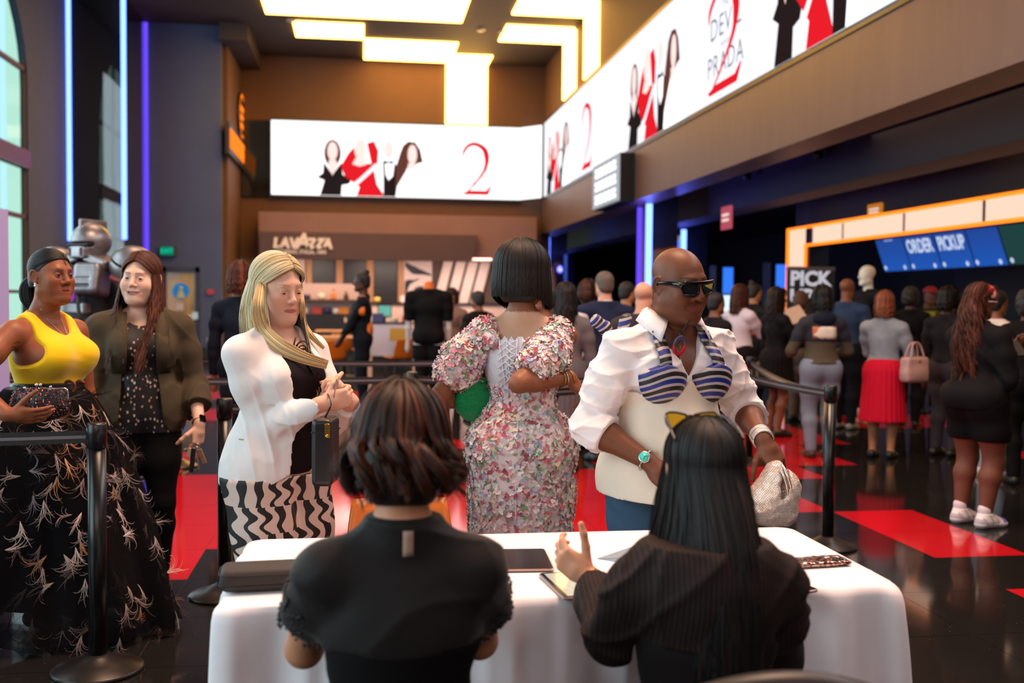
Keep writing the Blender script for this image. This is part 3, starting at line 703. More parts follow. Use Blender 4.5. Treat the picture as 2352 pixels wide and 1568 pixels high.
def build_columns():
    gloss = NT('black_gloss'); v = gloss.coord('Object', (1, 1, .4)); no = gloss.noise(v, 1.6, 2)
    gloss.bsdf((.012, .013, .014), .03, 0, gloss.bump(no, .07, .05), Specular_IOR_Level=.9); keep('gloss', gloss)
    tube = emit('blue_tube', (.10, .19, 1.0), 5.5); vio = emit('violet_tube', (.10, .05, .75), 1.6)
    c = thing('light_column', 'glossy black column edged with blue light tubes beside the grey exit wall', 'column'); c['kind'] = 'structure'
    S(boxm('column_core', (-6.38, 24.4, 0), (-5.24, 26.93, ZC), MATS['gloss'], c))
    mir = NT('mirror_panel'); mir.bsdf((.5, .36, .38), .02, 1.0); keep('mirror', mir)
    S(boxm('mirror_panel', (-5.24, 24.46, 0), (-5.232, 26.9, ZC), MATS['mirror'], c))
    for n, (x, y, z, m, r) in enumerate(((-6.36, 24.36, 2.75, tube, .05), (-5.20, 24.36, 2.80, tube, .055), (-5.21, 26.88, 2.1, vio, .045), (-6.36, 24.36, 1.75, tube, .05), (-6.36, 24.36, 1.2, tube, .05))):
        h = {0: ZC-z-.02, 1: ZC-z-.02, 2: ZC-z-.02, 3: .28, 4: .3}[n]
        o = MB().tube([(x, y, z), (x, y, z+h)], r, 10).build('light_tube', m, c); o['label'] = 'violet light tube' if m is vio else 'blue light tube'
    # columns under the balcony: two rows
    for n, (x, y, label) in enumerate(((5.62, 19.9, 'black column with blue light tube right of the bald man\'s shoulder line, under the white sign'), (5.62, 31.0, 'black column with blue light tube at the end of the coffee bar'),
                                       (7.62, 24.0, 'black column with short blue light tube behind the bald man\'s head'), (7.6, 39.5, 'far black column with blue light tube beside the bobbed black hair'))):
        b = thing('light_column', label, 'column', (x, y, 0)); b['kind'] = 'structure'; zt = 3.86
        S(boxm('column_core', (-.02, .0, 0), (.55, .55, zt), MATS['gloss'], b)); 
        MB().tube([(-.05, -.05, .5), (-.05, -.05, 3.41 if n < 2 else 3.22)], .062 if n != 3 else .09, 10).build('light_tube', tube, b)
        if n == 0:
            MB().tube([(-.06, .62, .5), (-.06, .62, 3.40)], .05, 8).build('light_tube', vio, b)
            S(boxm('column_panel', (-.03, .0, 0), (-.02, .55, 3.41), plain('bronze_flat', '#5b4038', .5), b))

def lamp_panel(name, quads, label, thick):
    """a luminous panel: shallow box whose face glows"""
    o = MB()
    for q, d in quads:
        a, b, c, e = [Vector(p) for p in q]; n = Vector(d)*thick
        vs = [a, b, c, e, a+n, b+n, c+n, e+n]; o.add([tuple(v) for v in vs], [(0, 1, 2, 3), (4, 5, 6, 7), (0, 1, 5, 4), (1, 2, 6, 5), (2, 3, 7, 6), (3, 0, 4, 7)])
    m = o.build(name, emit('warm_panel', (1.0, .51, .10), 10.5)); tag(m, label, 'ceiling light', 'luminous panels on ceiling and walls'); return m
def build_ceiling_lights():
    z = ZC-.06
    def C(*px): return [tuple(atz(x, y, z)) for x, y in px]
    def rect(x0, x1, y0, y1): return [(x0, y0, z), (x1, y0, z), (x1, y1, z), (x0, y1, z)]
    def cr_(p0, p1):   # two opposite picture corners -> rectangle on the ceiling
        a, b = atz(*p0, z), atz(*p1, z); return rect(min(a[0], b[0]), max(a[0], b[0]), min(a[1], b[1]), max(a[1], b[1]))
    dn = (0, 0, .05)
    a = atz(610, 30, z); b = atz(1060, 55, z); yA = (a[1]+b[1])/2
    lamp_panel('ceiling_panel', [(rect(a[0], b[0], yA-5.0, yA), (0, 0, 1))], 'largest luminous ceiling panel, cut by the top edge of the photo', .05)
    a = atz(680, 85, z); b = atz(836, 93, z); c = atz(672, 52, z)
    lamp_panel('ceiling_panel', [(rect(a[0], b[0], c[1], a[1]), (0, 0, 1))], 'small luminous ceiling panel nearest the dark bulkhead on the left', .05)
    a2 = atz(836, 137, z); b2 = atz(1036, 145, z); c2 = atz(836, 92, z)
    lamp_panel('ceiling_panel', [(rect(b[0], b2[0], c2[1], (a2[1]+b2[1])/2), (0, 0, 1))], 'middle luminous ceiling panel touching the tall one on the back wall', .05)
    w0 = aty(1024, 150, YB-.06); w1 = aty(1119, 292, YB-.06); d = atz(1036, 127, z)
    lamp_panel('ceiling_panel', [([(w0[0], YB-.06, w1[2]), (w1[0], YB-.06, w1[2]), (w1[0], YB-.06, z), (w0[0], YB-.06, z)], (0, 1, 0)), (rect(w0[0], w1[0], d[1], YB), (0, 0, 1))], 'luminous panel folding from ceiling down the back wall above the white screen', .05)
    # two strips that fold down the right wall
    xw = XR+.06
    for (pl, pr, pb, pc), lab in ((((1293, 90), (1320, 90), (1293, 208), (1172, 45)), 'luminous strip folding down the right wall, the shorter inner one'), (((1341, 20), (1373, 20), (1341, 160), (1200, -12)), 'luminous strip folding down the right wall, the outer one nearer the screen')):
        y1 = atx(*pl, xw)[1]; y0 = atx(*pr, xw)[1]; e = atz(*pc, z)
        lamp_panel('ceiling_panel', [([(xw, y0, 6.75), (xw, y1, 6.75), (xw, y1, z), (xw, y0, z)], (1, 0, 0)), (rect(e[0], xw, y0, y1), (0, 0, 1))], lab, .05)
    for px, py in ((668, 45), (1105, 67), (1155, 70)):
        p = atz(px, py, ZC); m = MB().lathe([(.10, 0), (.12, -.02), (.09, -.05)], tuple(p), 16).build('downlight', plain('white_metal', '#b8b0a0', .4, .2))
        tag(m, {668: 'small round downlight left of the small luminous panel', 1105: 'round ceiling sensor below the largest luminous panel', 1155: 'round ceiling sensor nearest the right hand strips'}[px], 'ceiling fitting')

# ---- video walls
def pic_mats():
    return [emit('scr_white', (1.0, 1.0, 1.0), 1.5), emit('scr_black', (.02, .012, .012), 1), emit('scr_red', (.72, .012, .02), 1.1), emit('scr_skin', (1.0, .72, .66), 1.15), emit('scr_hair', (.13, .045, .03), 1.0), emit('scr_pale', (.72, .86, .98), 1.1), emit('scr_dark', (.22, .22, .26), 1.0), emit('scr_white2', (.93, .93, 1.0), 1.12)]
def ell2(c, r, n=22, a0=0, a1=2*PI): return [(c[0]+r[0]*math.cos(a0+(a1-a0)*i/n), c[1]+r[1]*math.sin(a0+(a1-a0)*i/n)) for i in range(n)]
def band2(pts, w):
    P = np.array(pts, float); D = np.gradient(P, axis=0); D /= np.linalg.norm(D, axis=1, keepdims=True); N = np.stack([-D[:, 1], D[:, 0]], 1); w = np.asarray(w)[:, None]
    return P+N*w, P-N*w
def bez(pts, n=14):
    """smooth curve through points"""
    P = np.array(pts, float); t = np.linspace(0, len(P)-1, n); out = []
    for u in t:
        i = min(int(u), len(P)-2); f = u-i; p0, p1, p2, p3 = P[max(i-1, 0)], P[i], P[i+1], P[min(i+2, len(P)-1)]
        out.append(.5*((2*p1)+(-p0+p2)*f+(2*p0-5*p1+4*p2-p3)*f*f+(-p0+3*p1-3*p2+p3)*f**3))
    return np.array(out)
FIGS = [  # generic evening-dress figures: (material, outline) in units of the screen height
    (4, ell2((.83, .57), (.115, .185))), (1, [(.66, 0), (.72, .2), (.62, .24), (.70, .30), (.71, .45), (.80, .32), (.86, .32), (.95, .45), (.97, .28), (1.10, .24), (1.06, .16), (.96, .14), (.95, 0)]), (3, ell2((.83, .60), (.07, .125))), (3, [(.78, .48), (.88, .48), (.90, .40), (.83, .27), (.77, .38)]),
    (2, [(1.16, 0), (1.2, .12), (1.0, .26), (.94, .40), (1.05, .58), (1.12, .66), (1.2, .46), (1.36, .44), (1.3, .72), (1.40, .75), (1.46, .62), (1.45, .45), (1.40, .36), (1.44, .16), (1.55, 0)]), (3, ell2((1.21, .64), (.085, .14))), (3, [(1.15, .52), (1.28, .52), (1.30, .43), (1.20, .40), (1.10, .43)]), (7, [(1.02, .10), (1.10, .08), (1.45, .40), (1.42, .45), (1.2, .24)]),
    (1, [(1.53, 0), (1.53, .30), (1.52, .48), (1.60, .47), (1.66, .47), (1.72, .42), (1.72, 0)]), (0, [(1.55, .45), (1.68, .45), (1.66, .28), (1.60, .22), (1.56, .3)]), (1, [(1.54, .47), (1.60, .45), (1.66, .47), (1.66, .50), (1.60, .47), (1.54, .50)]), (3, ell2((1.60, .64), (.065, .12))),
    (4, [(1.70, .10), (1.70, .40), (1.76, .60), (1.80, .70), (1.87, .76), (1.97, .75), (2.04, .65), (2.08, .48), (2.0, .46), (1.95, .40), (1.86, .40), (1.80, .20)]), (3, ell2((1.93, .58), (.065, .135))), (0, [(1.70, 0), (1.72, .14), (1.86, .38), (2.0, .42), (2.12, .30), (2.2, 0)]), (3, [(1.87, .46), (1.97, .46), (1.98, .40), (1.87, .36)])]
def two_shape(dx=0, dy=0):
    pts = bez([(2.64, .56), (2.66, .66), (2.74, .74), (2.84, .745), (2.95, .67), (2.98, .52), (2.94, .38), (2.84, .24), (2.70, .085)], 26)
    w = np.interp(np.linspace(0, 1, 26), [0, .12, .4, .55, .7, 1], [.004, .02, .028, .040, .024, .008]); a, b = band2(pts, w); return a, b
def picture(root, place, x_shift, cut=None, fig_only=False, two_only=False, dark_text=False):
    """one poster motif laid on a screen; PLACE(u, v, lift) -> point on the screen"""
    m = MB()
    if not two_only:
        for k, (mi, poly) in enumerate(FIGS):
            m.cur = mi; m.add([place(u+x_shift, v, .004+.0012*k) for u, v in poly], [tuple(range(len(poly)))])
    if not fig_only:
        m.cur = 2; a, b = two_shape(); n = len(a); m.add([place(u+x_shift, v, .012) for u, v in list(a)+list(b)], [(i, i+1, n+i+1, n+i) for i in range(n-1)])
        m.add([place(u+x_shift, v, .012) for u, v in ((2.66, .05), (2.64, .075), (2.74, .11), (2.97, .11), (3.03, .17), (3.05, .165), (3.0, .05))], [tuple(range(7))])
    return m.build('picture', pic_mats(), root)
def build_screens():
    P = pic_mats(); z0, z1 = 4.40, 6.45; H = z1-z0; xa, xb, xf_ = -2.45, 4.50, XR-.1
    r = thing('video_wall', 'wide white back video wall showing people in evening dress and a red 2', 'screen', (0, YB-.2, 0))
    black = plain('screen_black', '#0c0b0c', .35)
    MB().box((-3.26, .1, z0-.05), (xa-.01, .2, z1)).build('dark_glass', MATS['gloss'], r)
    MB().box((xa-.04, .0, z0-.05), (xb+.1, .2, z1+.05)).build('housing', black, r)
    y0 = -.012
    m = MB(); m.quad((xa, y0, z0), (xb, y0, z0), (xb, y0, z1), (xa, y0, z1)); m.quad((xb, y0, z0), (xf_, y0-.62, z0+.02), (xf_, y0-.62, z1), (xb, y0, z1)); m.build('display', P[0], r)
    pl = lambda u, v, l: (xa+u*H*.985, y0-l, z0+.012+v*H)
    picture(r, pl, .0)
    for s, u, v, sz in (('DEVIL', 2.80, .40, .30), ('PRADA', 2.84, .185, .27), ('THE', 2.55, .56, .12), ('WEARS', 2.82, .295, .08)):
        text_obj('lettering', s, sz*1.3, P[5], r, pl(u, v, .006), (PI/2, 0, 0), .0, sx=1.15, spacing=1.25)
    # right-hand screen along the fascia, running towards the viewer
    q = thing('video_wall', 'long white video wall on the right fascia running towards the viewer', 'screen', (XR, 0, 0))
    z0, z1 = 4.44, 6.5; H = z1-z0
    MB().box((-.02, -4, z0-.07), (.05, YB-.8, z1+.09)).build('housing', black, q)
    m = MB(); m.quad((-.03, -4, z0), (-.03, YB-.80, z0), (-.03, YB-.80, z1), (-.03, -4, z1)); m.build('display', P[7], q)
    def Y(px, py): return atx(px, py, XR-.03)[1]
    # the motif repeats; each is scaled so that its figures and its numeral stand where the photo has them
    for (f0, f1, t0, t1) in ((Y(1255, 440), Y(1311, 400), Y(1338, 320), Y(1361, 300)), (Y(1441, 300), Y(1572, 210), Y(1628, 160), Y(1706, 110))):
        sc = (f0-f1)/1.55
        picture(q, lambda u, v, l: (-.03-l, f0-(u-.62)*sc, z0+v*H), 0, fig_only=True)
        st = (t0-t1)/.41
        picture(q, lambda u, v, l: (-.03-l, t0-(u-2.64)*st, z0+v*H), 0, two_only=True)
        yc = (t0+t1)/2
        for s, v, sz in (('DEVIL', .50, .46), ('PRADA', .24, .44), ('WEARS', .37, .12), ('THE', .64, .16)):
            text_obj('lettering', s, sz, P[6] if f0 < 20 else P[5], q, (-.036, yc, z0+v*H), (PI/2, 0, -PI/2), 0, sx=(t0-t1)*.72, spacing=1.1)
    picture(q, lambda u, v, l: (-.03-l, Y(1950, 40)-(u-1.72)*1.9, z0+v*H*1.25), 0, fig_only=True)
# ------------------------------------------------------------------ signs, coffee bar, concession stand
def build_signs():
    # exit sign, door, alarm on the grey wall
    y = 26.93
    e = thing('exit_sign', 'small green lit EXIT sign on the grey wall above the door', 'sign', (-4.71, y-.02, 2.66))
    MB().rbox((-.19, -.06, -.13), (.21, .02, .13), .02, axis=1).build('housing', plain('dark_plastic', '#2c2b30', .5), e)
    boxm('face', (-.17, -.075, -.10), (.13, -.06, .11), emit('exit_green', (.0, .16, .085), 1.2), e)
    text_obj('lettering', 'EXIT', .15, emit('exit_text', (.02, .55, .36), 1.2), e, (-.02, -.078, .0), ext=.002)
    d = S(empty('door_1', (-4.41, y, 0))); m = MB(); fr = plain('navy_frame', '#1d1f33', .45)
    for x in (-.45, .35): m.box((x, -.05, 0), (x+.10, .1, 2.28))
    m.box((-.45, -.05, 2.14), (.45, .1, 2.28)).box((-.45, -.05, 0), (.45, .1, .22)); S(m.build('door_frame', fr, d))
    g = NT('door_glass'); v = g.coord('Object', (2.2, 1, .8)); c = g.ramp(g.noise(v, 1.6, 3), [(.3, rgb('#6a5214')), (.55, rgb('#b48a12')), (.75, rgb('#8a7430'))]); g.bsdf(c, .12, 0, None); keep('doorglass', g)
    S(boxm('door_pane', (-.36, .0, .22), (.36, .03, 2.14), MATS['doorglass'], d))
    S(MB().tube([(-.34, -.09, 1.02), (.36, -.09, 1.06)], .028, 8).box((.28, -.12, .98), (.42, 0, 1.16)).build('push_bar', plain('brushed_steel', '#b9b6b4', .35, .8), d))
    st = MB().lathe([(.20, 0), (.20, .004)], (0, 0, 0), 28, Matrix.Rotation(PI/2, 3, 'X')).build('sticker', emit('sticker_blue', (.02, .26, .62), .6), d, (.0, -.012, 1.68)); st['label'] = 'round blue door sticker'; S(st)
    S(MB().prism([(-.10, -.17), (.10, -.17), (.03, .03), (-.03, .03)], -.022, -.018, 1).lathe([(.045, 0), (.045, .004)], (0, -.018, .07), 12, Matrix.Rotation(PI/2, 3, 'X')).build('sticker_figure', plain('sticker_yellow', '#c8bd6a', .6), st))
    S(boxm('notice', (-.12, -.006, 1.2), (.06, .0, 1.38), plain('paper_white', '#c9c2c8', .7), d))
    a = boxm('fire_alarm', (-3.77, y-.05, 1.60), (-3.61, y, 1.73), plain('alarm_red', '#a8202c', .4)); tag(a, 'small red fire alarm pull station right of the exit door', 'alarm')
    o = MB().rbox((-3.80, y-.012, .40), (-3.72, y, .52), .008, axis=1).build('wall_socket', plain('socket_grey', '#8b8588', .5)); tag(o, 'small grey wall outlet low on the grey wall', 'socket')
    # lit orange signs on the wing wall
    xw = -3.3; org = emit('sign_orange', (1.0, .20, .012), 1.5); drk = plain('sign_dark', '#241510', .5)
    yc = (atx(538, 250, xw)[1]+atx(560, 250, xw)[1])/2
    r = thing('round_sign', 'round orange lit sign high on the dark wing wall left of the screen', 'sign', (xw, yc, 6.5)); RY = Matrix.Rotation(PI/2, 3, 'Y'); R = .62
    MB().lathe([(R, 0), (R, .08)], (0, 0, 0), 32, RY).build('disc', drk, r)
    m = MB()
    for k in range(40):
        t0, t1 = 2*PI*k/40, 2*PI*(k+1)/40; m.quad((.085, R*.97*math.cos(t0), R*.97*math.sin(t0)), (.085, R*.97*math.cos(t1), R*.97*math.sin(t1)), (.085, R*.84*math.cos(t1), R*.84*math.sin(t1)), (.085, R*.84*math.cos(t0), R*.84*math.sin(t0)))
    m.build('rim_light', org, r); rng = random.Random(4); m = MB()
    for z in (-.28, -.05, .18):
        yy = -.38
        while yy < .36: w = rng.uniform(.06, .14); m.box((.08, yy, z-.07), (.086, yy+w, z+.08)); yy += w+.04
    m.build('lettering', org, r)
    ya, yb = atx(518, 340, xw)[1], atx(575, 380, xw)[1]
    r = thing('letter_sign', 'orange lit letter sign below the round sign on the wing wall', 'sign', (xw, (ya+yb)/2, 5.45)); h = (yb-ya)/2
    boxm('panel', (0, -h, -.36), (.10, h, .42), drk, r); m = MB(); yy = -h+.06; k = 0
    while yy < h-.15: w = rng.uniform(.14, .22); m.box((.1, yy, -.22), (.115, yy+w*.35, .28)); m.box((.1, yy, .16), (.115, yy+w, .28)); m.box((.1, yy, -.05-.1*(k % 2)), (.115, yy+w, .05-.1*(k % 2))); yy += w+.07; k += 1
    m.build('lettering', org, r)
    # white sign hung on the fascia
    y0, y1 = atx(1360, 420, XR-.2)[1], atx(1425, 420, XR-.2)[1]
    r = thing('light_box_sign', 'white lit sign hanging from the bronze fascia under the long screen', 'sign', (XR, 20.58, 3.87)); h = 1.16
    MB().box((-.28, -h-.02, -.46), (.02, h+.02, .46)).build('housing', plain('screen_black', '#0c0b0c', .35), r); MB().box((-.292, -h+.02, -.43), (-.28, h-.02, .43)).build('face', emit('sign_grey', (.42, .44, .48), 1.0), r)
    m = MB()
    for z, n in ((.27, 5), (.0, 6), (-.27, 5)):
        w = h*1.6/n
        for k in range(n):
            yy = -h*.8+k*w
            m.box((-.297, yy+.04, z-.09), (-.292, yy+w-.03, z-.01)); m.box((-.297, yy+.06, z+.02), (-.292, yy+w-.02, z+.10))
    m.build('lettering', emit('sign_letters', (1, 1, .97), 1.5), r)

def build_cafe():
    y = YB; pur = wall_mat('cafe_fascia', '#7a5b58', .6); dk = wall_mat('cafe_sign_panel', '#4a3438', .6); wht = plain('lettering_white', '#ded4d6', .5)
    r = thing('cafe_canopy', 'brown canopy above the coffee bar with white lettering', 'canopy', (0, y, 0))
    boxm('fascia', (-2.70, -1.2, 2.62), (4.86, 0, 3.84), pur, r)
    p0 = aty(597, 563, y-1.5); p1 = aty(1095, 563, y-1.5); zt, zb = aty(700, 533, y-1.5)[2], aty(700, 594, y-1.5)[2]
    MB().prism([(p0[0], zb), (p1[0]-.12, zb), (p1[0]+.03, zt), (p0[0]-.02, zt)], -1.5, -1.2, 1).build('sign_panel', dk, r)
    q = aty(694, 556, y-1.52)
    for k, (ch, dx, s) in enumerate((('L', -.62, .31), ('A', -.41, .31), ('V', -.18, .31), ('A', .06, .48), ('Z', .30, .31), ('Z', .50, .31), ('A', .71, .31))):
        text_obj('logo_letter', ch, s*1.15, wht, r, (q[0]+dx-.05, -1.53, q[2]-.04+(.05 if s > .4 else 0)), ext=.02, bold=.022, sx=1.0, shear=.12)
    text_obj('lettering', 'TORINO, ITALIA, 1895', .13, wht, r, (q[0], -1.53, aty(694, 578, y-1.52)[2]-.01), ext=.01, bold=.004)
    # wall panels behind the bar
    cream = plain('cream_panel', '#d9bfb4', .6); wood = plain('wood_slat', '#b07a4e', .55, bump=.1, scale=14, var=.25); blk = plain('menu_black', '#171113', .4); 
    def panel(nm, x0, x1, mat, lab, yo=.0, ybt=688, ytp=594, **k):
        a = aty(x0, ybt, y-.06); b = aty(x1, ytp, y-.06); o = boxm(nm, (a[0], y-.08-yo, 1.433), (b[0], y, 2.615), mat); return tag(o, lab, 'panel', **k)
    panel('wall_panel', 657, 700, cream, 'plain cream wall panel at the left end of the coffee bar')
    for n, (x0, x1, l) in enumerate(((703, 717, 'wooden slat left of the first black menu board'), (772, 788, 'wooden slat between the first and second black menu boards'), (842, 858, 'wooden slat between the second and third black menu boards'), (914, 928, 'wooden slat right of the third black menu board'))): panel('wood_slat', x0, x1, wood, l, .03)
    for n, (x0, x1, l) in enumerate(((718, 771, 'black menu board nearest the blonde woman above the coffee bar'), (789, 841, 'middle black menu board behind the head of the uniformed staff member'), (859, 913, 'black menu board next to the swirl panel'))): panel('menu_board', x0, x1, blk, l, .05)
    a = aty(928, 670, y-.06); b = aty(992, 596, y-.06); s = thing('swirl_panel', 'cream panel with a black swirl behind the coffee bar', 'panel', (a[0], y-.1, 1.433)); w, h = b[0]-a[0], 2.615-1.433
    boxm('board', (0, 0, 0), (w, .08, h), cream, s); m = MB()
    for pts, wd in (([(0, .95), (.35, .78), (.7, .72), (1, .66)], [.05, .12, .06, .02]), ([(0, .1), (.1, .45), (.35, .52), (.55, .58)], [.02, .10, .03, .01]), ([(1, .33), (.7, .36), (.45, .28), (.6, .05), (.85, .0)], [.02, .04, .10, .16, .18])):
        c = bez(pts, 16)*np.array([w, h]); A, B = band2(c, np.interp(np.linspace(0, 1, 16), np.linspace(0, 1, len(wd)), wd)*h*.8); A = np.clip(A, [0.02, .0], [w-.02, h]); B = np.clip(B, [0.02, .0], [w-.02, h]); n = len(A)
        m.add([(p[0], -.006, p[1]) for p in list(A)+list(B)], [(i, i+1, n+i+1, n+i) for i in range(n-1)])
    m.build('swirl', blk, s)
    for n, (x0, x1) in enumerate(((995, 1016), (1024, 1046), (1052, 1074), (1080, 1102))):
        a, b = aty(x0, 690, y-.1), aty(x1, 690, y-.1); lean = .30
        o = MB().prism([(a[0], 1.434), (b[0], 1.434), (b[0]+lean, 2.615), (a[0]+lean, 2.615)], y-.14, y-.04, 1).build('slanted_panel', cream); tag(o, ['leftmost slanted cream panel, next to the swirl panel', 'slanted cream panel, second from the swirl panel', 'slanted cream panel, third from the swirl panel', 'slanted cream panel nearest the bobbed black hair'][n], 'panel', 'slanted cream panels behind the coffee bar')
    # back counter and front bar
    c = thing('back_counter', 'pale back counter along the coffee bar wall', 'counter', (.9, y-.55, 0)); boxm('cabinet', (-3.0, -.3, 0), (3.8, .5, 1.38), plain('back_counter', '#c8b0aa', .5), c); boxm('worktop', (-3.05, -.34, 1.38), (3.85, .54, 1.43), blk, c)
    yb = 26.2; a, b = aty(690, 740, yb), aty(815, 740, yb)
    c = thing('coffee_bar', 'black coffee bar counter with a glass display shelf', 'counter', (a[0], yb, 0)); w = b[0]-a[0]+.3; boxm('front', (-.6, 0, 0), (w, .6, 1.14), blk, c); boxm('display_shelf', (-.6, .05, 1.46), (w, .5, 1.50), plain('shelf_brown', '#3a2620', .5), c); boxm('logo_badge', (w-.56, -.01, .94), (w-.50, 0, 1.06), plain('badge_cream', '#cdb39a', .5), c)
    boxm('back_panel', (-.6, .52, 1.14), (w, .55, 1.9), plain('splash_pink', '#cdb0aa', .5), c)
    # small goods on the bar and the back counter
    rng = random.Random(11); goods = []
    cols = ['#d8c0b4', '#b03a2a', '#2e2a5a', '#e2d2c0', '#d07a2a', '#3a2a28', '#8a5a3a', '#c9b04a', '#d9c9cc', '#4a4a78']
    labs = ['tall pale bottle', 'red carton', 'dark blue tin', 'white paper cup', 'orange box', 'black jar', 'brown bag', 'yellow tin', 'white napkin box', 'violet carton', 'cream mug', 'dark bottle', 'small red can', 'grey canister', 'amber bottle', 'white jug']
    wh = ['at the blonde woman\'s cheek on the bar', 'next on the bar to the right', 'in the middle of the bar', 'beside the staff member on the bar', 'at the end of the bar', 'on the back counter under the first menu board', 'on the back counter under the second menu board', 'on the back counter under the third menu board', 'on the back counter under the swirl panel', 'on the white kiosk, left end', 'on the white kiosk, middle', 'on the white kiosk, right end', 'on the display shelf, left end', 'on the display shelf, middle', 'on the display shelf, right of the middle', 'on the display shelf, right end']
    spots = [(702, yb+.25, 1.14), (728, yb+.25, 1.14), (752, yb+.25, 1.14), (772, yb+.25, 1.14), (790, yb+.25, 1.14), (722, y-.7, 1.43), (800, y-.7, 1.43), (866, y-.7, 1.43), (930, y-.7, 1.43), (868, 22.2, 1.02), (905, 22.2, 1.02), (930, 22.2, 1.02), (705, yb+.25, 1.5), (738, yb+.25, 1.5), (766, yb+.25, 1.5), (795, yb+.25, 1.5)]
    kinds = 'bottle carton tin cup carton jar bag tin carton carton mug bottle can canister bottle jug'.split()
    for n, (px, yy, z) in enumerate(spots):
        x = aty(px, 700, yy)[0]; k = kinds[n]; mat = plain('goods_'+str(n), cols[n % 10], .45); h = rng.uniform(.15, .21); z += .003
        if k in ('carton', 'bag'): o = MB().rbox((x-.12, yy-.08, z), (x+.12, yy+.08, z+h), .01).build(k, mat)
        elif k in ('bottle', 'jug'): o = MB().lathe([(.06, 0), (.065, .02), (.062, h*.75), (.025, h*.95), (.025, h*1.3), (.03, h*1.32)], (x, yy, z), 14).build(k, mat)
        else: o = MB().lathe([(.07, 0), (.085, .01), (.09, h*.7), (.08, h*.72), (.03, h*.8)], (x, yy, z), 14).build(k, mat)
        tag(o, labs[n]+' '+wh[n], k)
    # white order kiosk in front of the bar
    yk = 22.0; a, b = aty(850, 742, yk), aty(948, 742, yk); c = thing('order_counter', 'white fronted order counter behind the uniformed staff member', 'counter', (a[0], yk, 0)); w = b[0]-a[0]
    boxm('front', (0, 0, .33), (w, .6, 1.0), plain('counter_white', '#e4d6dc', .4), c); boxm('plinth', (.05, .05, 0), (w-.05, .6, .33), blk, c); boxm('worktop', (-.03, -.03, 1.0), (w+.03, .63, 1.03), blk, c)
    t = thing('till_screen', 'small green glowing till screen on the white order counter', 'screen', (aty(884, 722, yk)[0], yk+.25, 1.03)); boxm('stand', (-.03, 0, 0), (.03, .04, .14), blk, t); boxm('bezel', (-.15, -.02, .10), (.15, .02, .38), blk, t); boxm('display', (-.13, -.025, .13), (.13, -.02, .35), emit('till_green', (.20, .55, .45), .8), t)
    o = boxm('merchandise_stand', (aty(918, 800, 21.2)[0], 21.2, 0), (aty(948, 800, 21.2)[0], 21.7, .66), blk); tag(o, 'low black stand in front of the white order counter', 'stand')
    p = aty(915, 770, 21.0); o = boxm('order_sign', (p[0]-.16, 21.4, .662), (p[0]+.16, 21.45, .93), plain('sign_amber', '#d9a23a', .5)); tag(o, 'small amber sign standing on the low black stand', 'sign')
    # tables and chairs with orange shells
    org = plain('orange_shell', '#c86a14', .4); tw = plain('pale_table', '#c48a52', .45)
    for n, (px, py, yy, l) in enumerate(((850-60, 758, 20.5, 'pale cafe table right behind the blonde woman'), (745, 772, 19.4, 'pale cafe table partly hidden by the blonde woman\'s hair'))):
        p = aty(px, py, yy); t = thing('cafe_table', l, 'table', (p[0], yy, 0)); h = p[2]
        MB().rbox((-.55, -.35, h-.04), (.55, .35, h), .04).build('table_top', tw, t); MB().tube([(0, 0, .03), (0, 0, h-.04)], .04, 10).build('leg', blk, t); MB().lathe([(.28, 0), (.28, .02), (.05, .04)], n=18).build('base', blk, t)
    for n, (px, py, yy, rz, l) in enumerate(((760, 786, 18.6, .3, 'orange shell chair right of the blonde woman at the coffee tables'), (790, 748, 21.8, -.2, 'orange shell chair farther back beside the staff member'), (915, 800, 19.0, .5, 'orange shell chair half hidden by the black shirted mannequin'))):
        p = aty(px, py, yy); shell_chair((p[0], yy, 0), rz, l, org, blk)
def shell_chair(loc, rz, label, shell, legm, group='orange shell chairs', white_edge=False):
    r = thing('shell_chair', label, 'chair', loc, rz, group); V, Q = [], []; n, m = 14, 14
    for j in range(m+1):
        u = j/m
        for i in range(n+1):
            a = (i/n-.5)*2
            if u < .5: y = -.2+.42*u*2; z = .45+.03*a*a-.02*math.sin(u*2*PI); w = .21
            else: t = (u-.5)*2; y = .22+.10*t-.05*a*a*(1-t*.4); z = .45+.36*t+.03*a*a*(1-t); w = .21+.03*t-.05*t*t*abs(a)
            V.append((a*w, -y, z))
    Q = [(j*(n+1)+i, j*(n+1)+i+1, (j+1)*(n+1)+i+1, (j+1)*(n+1)+i) for j in range(m) for i in range(n)]
    o = mesh('seat_shell', V, Q, shell, r); md = o.modifiers.new('thick', 'SOLIDIFY'); md.thickness = .016
    for sx in (-1, 1):
        for sy in (-1, 1): MB().tube([(sx*.12, sy*.12, .44), (sx*.22, sy*.21, .0)], .012, 8).build('leg', legm, r)
    return r

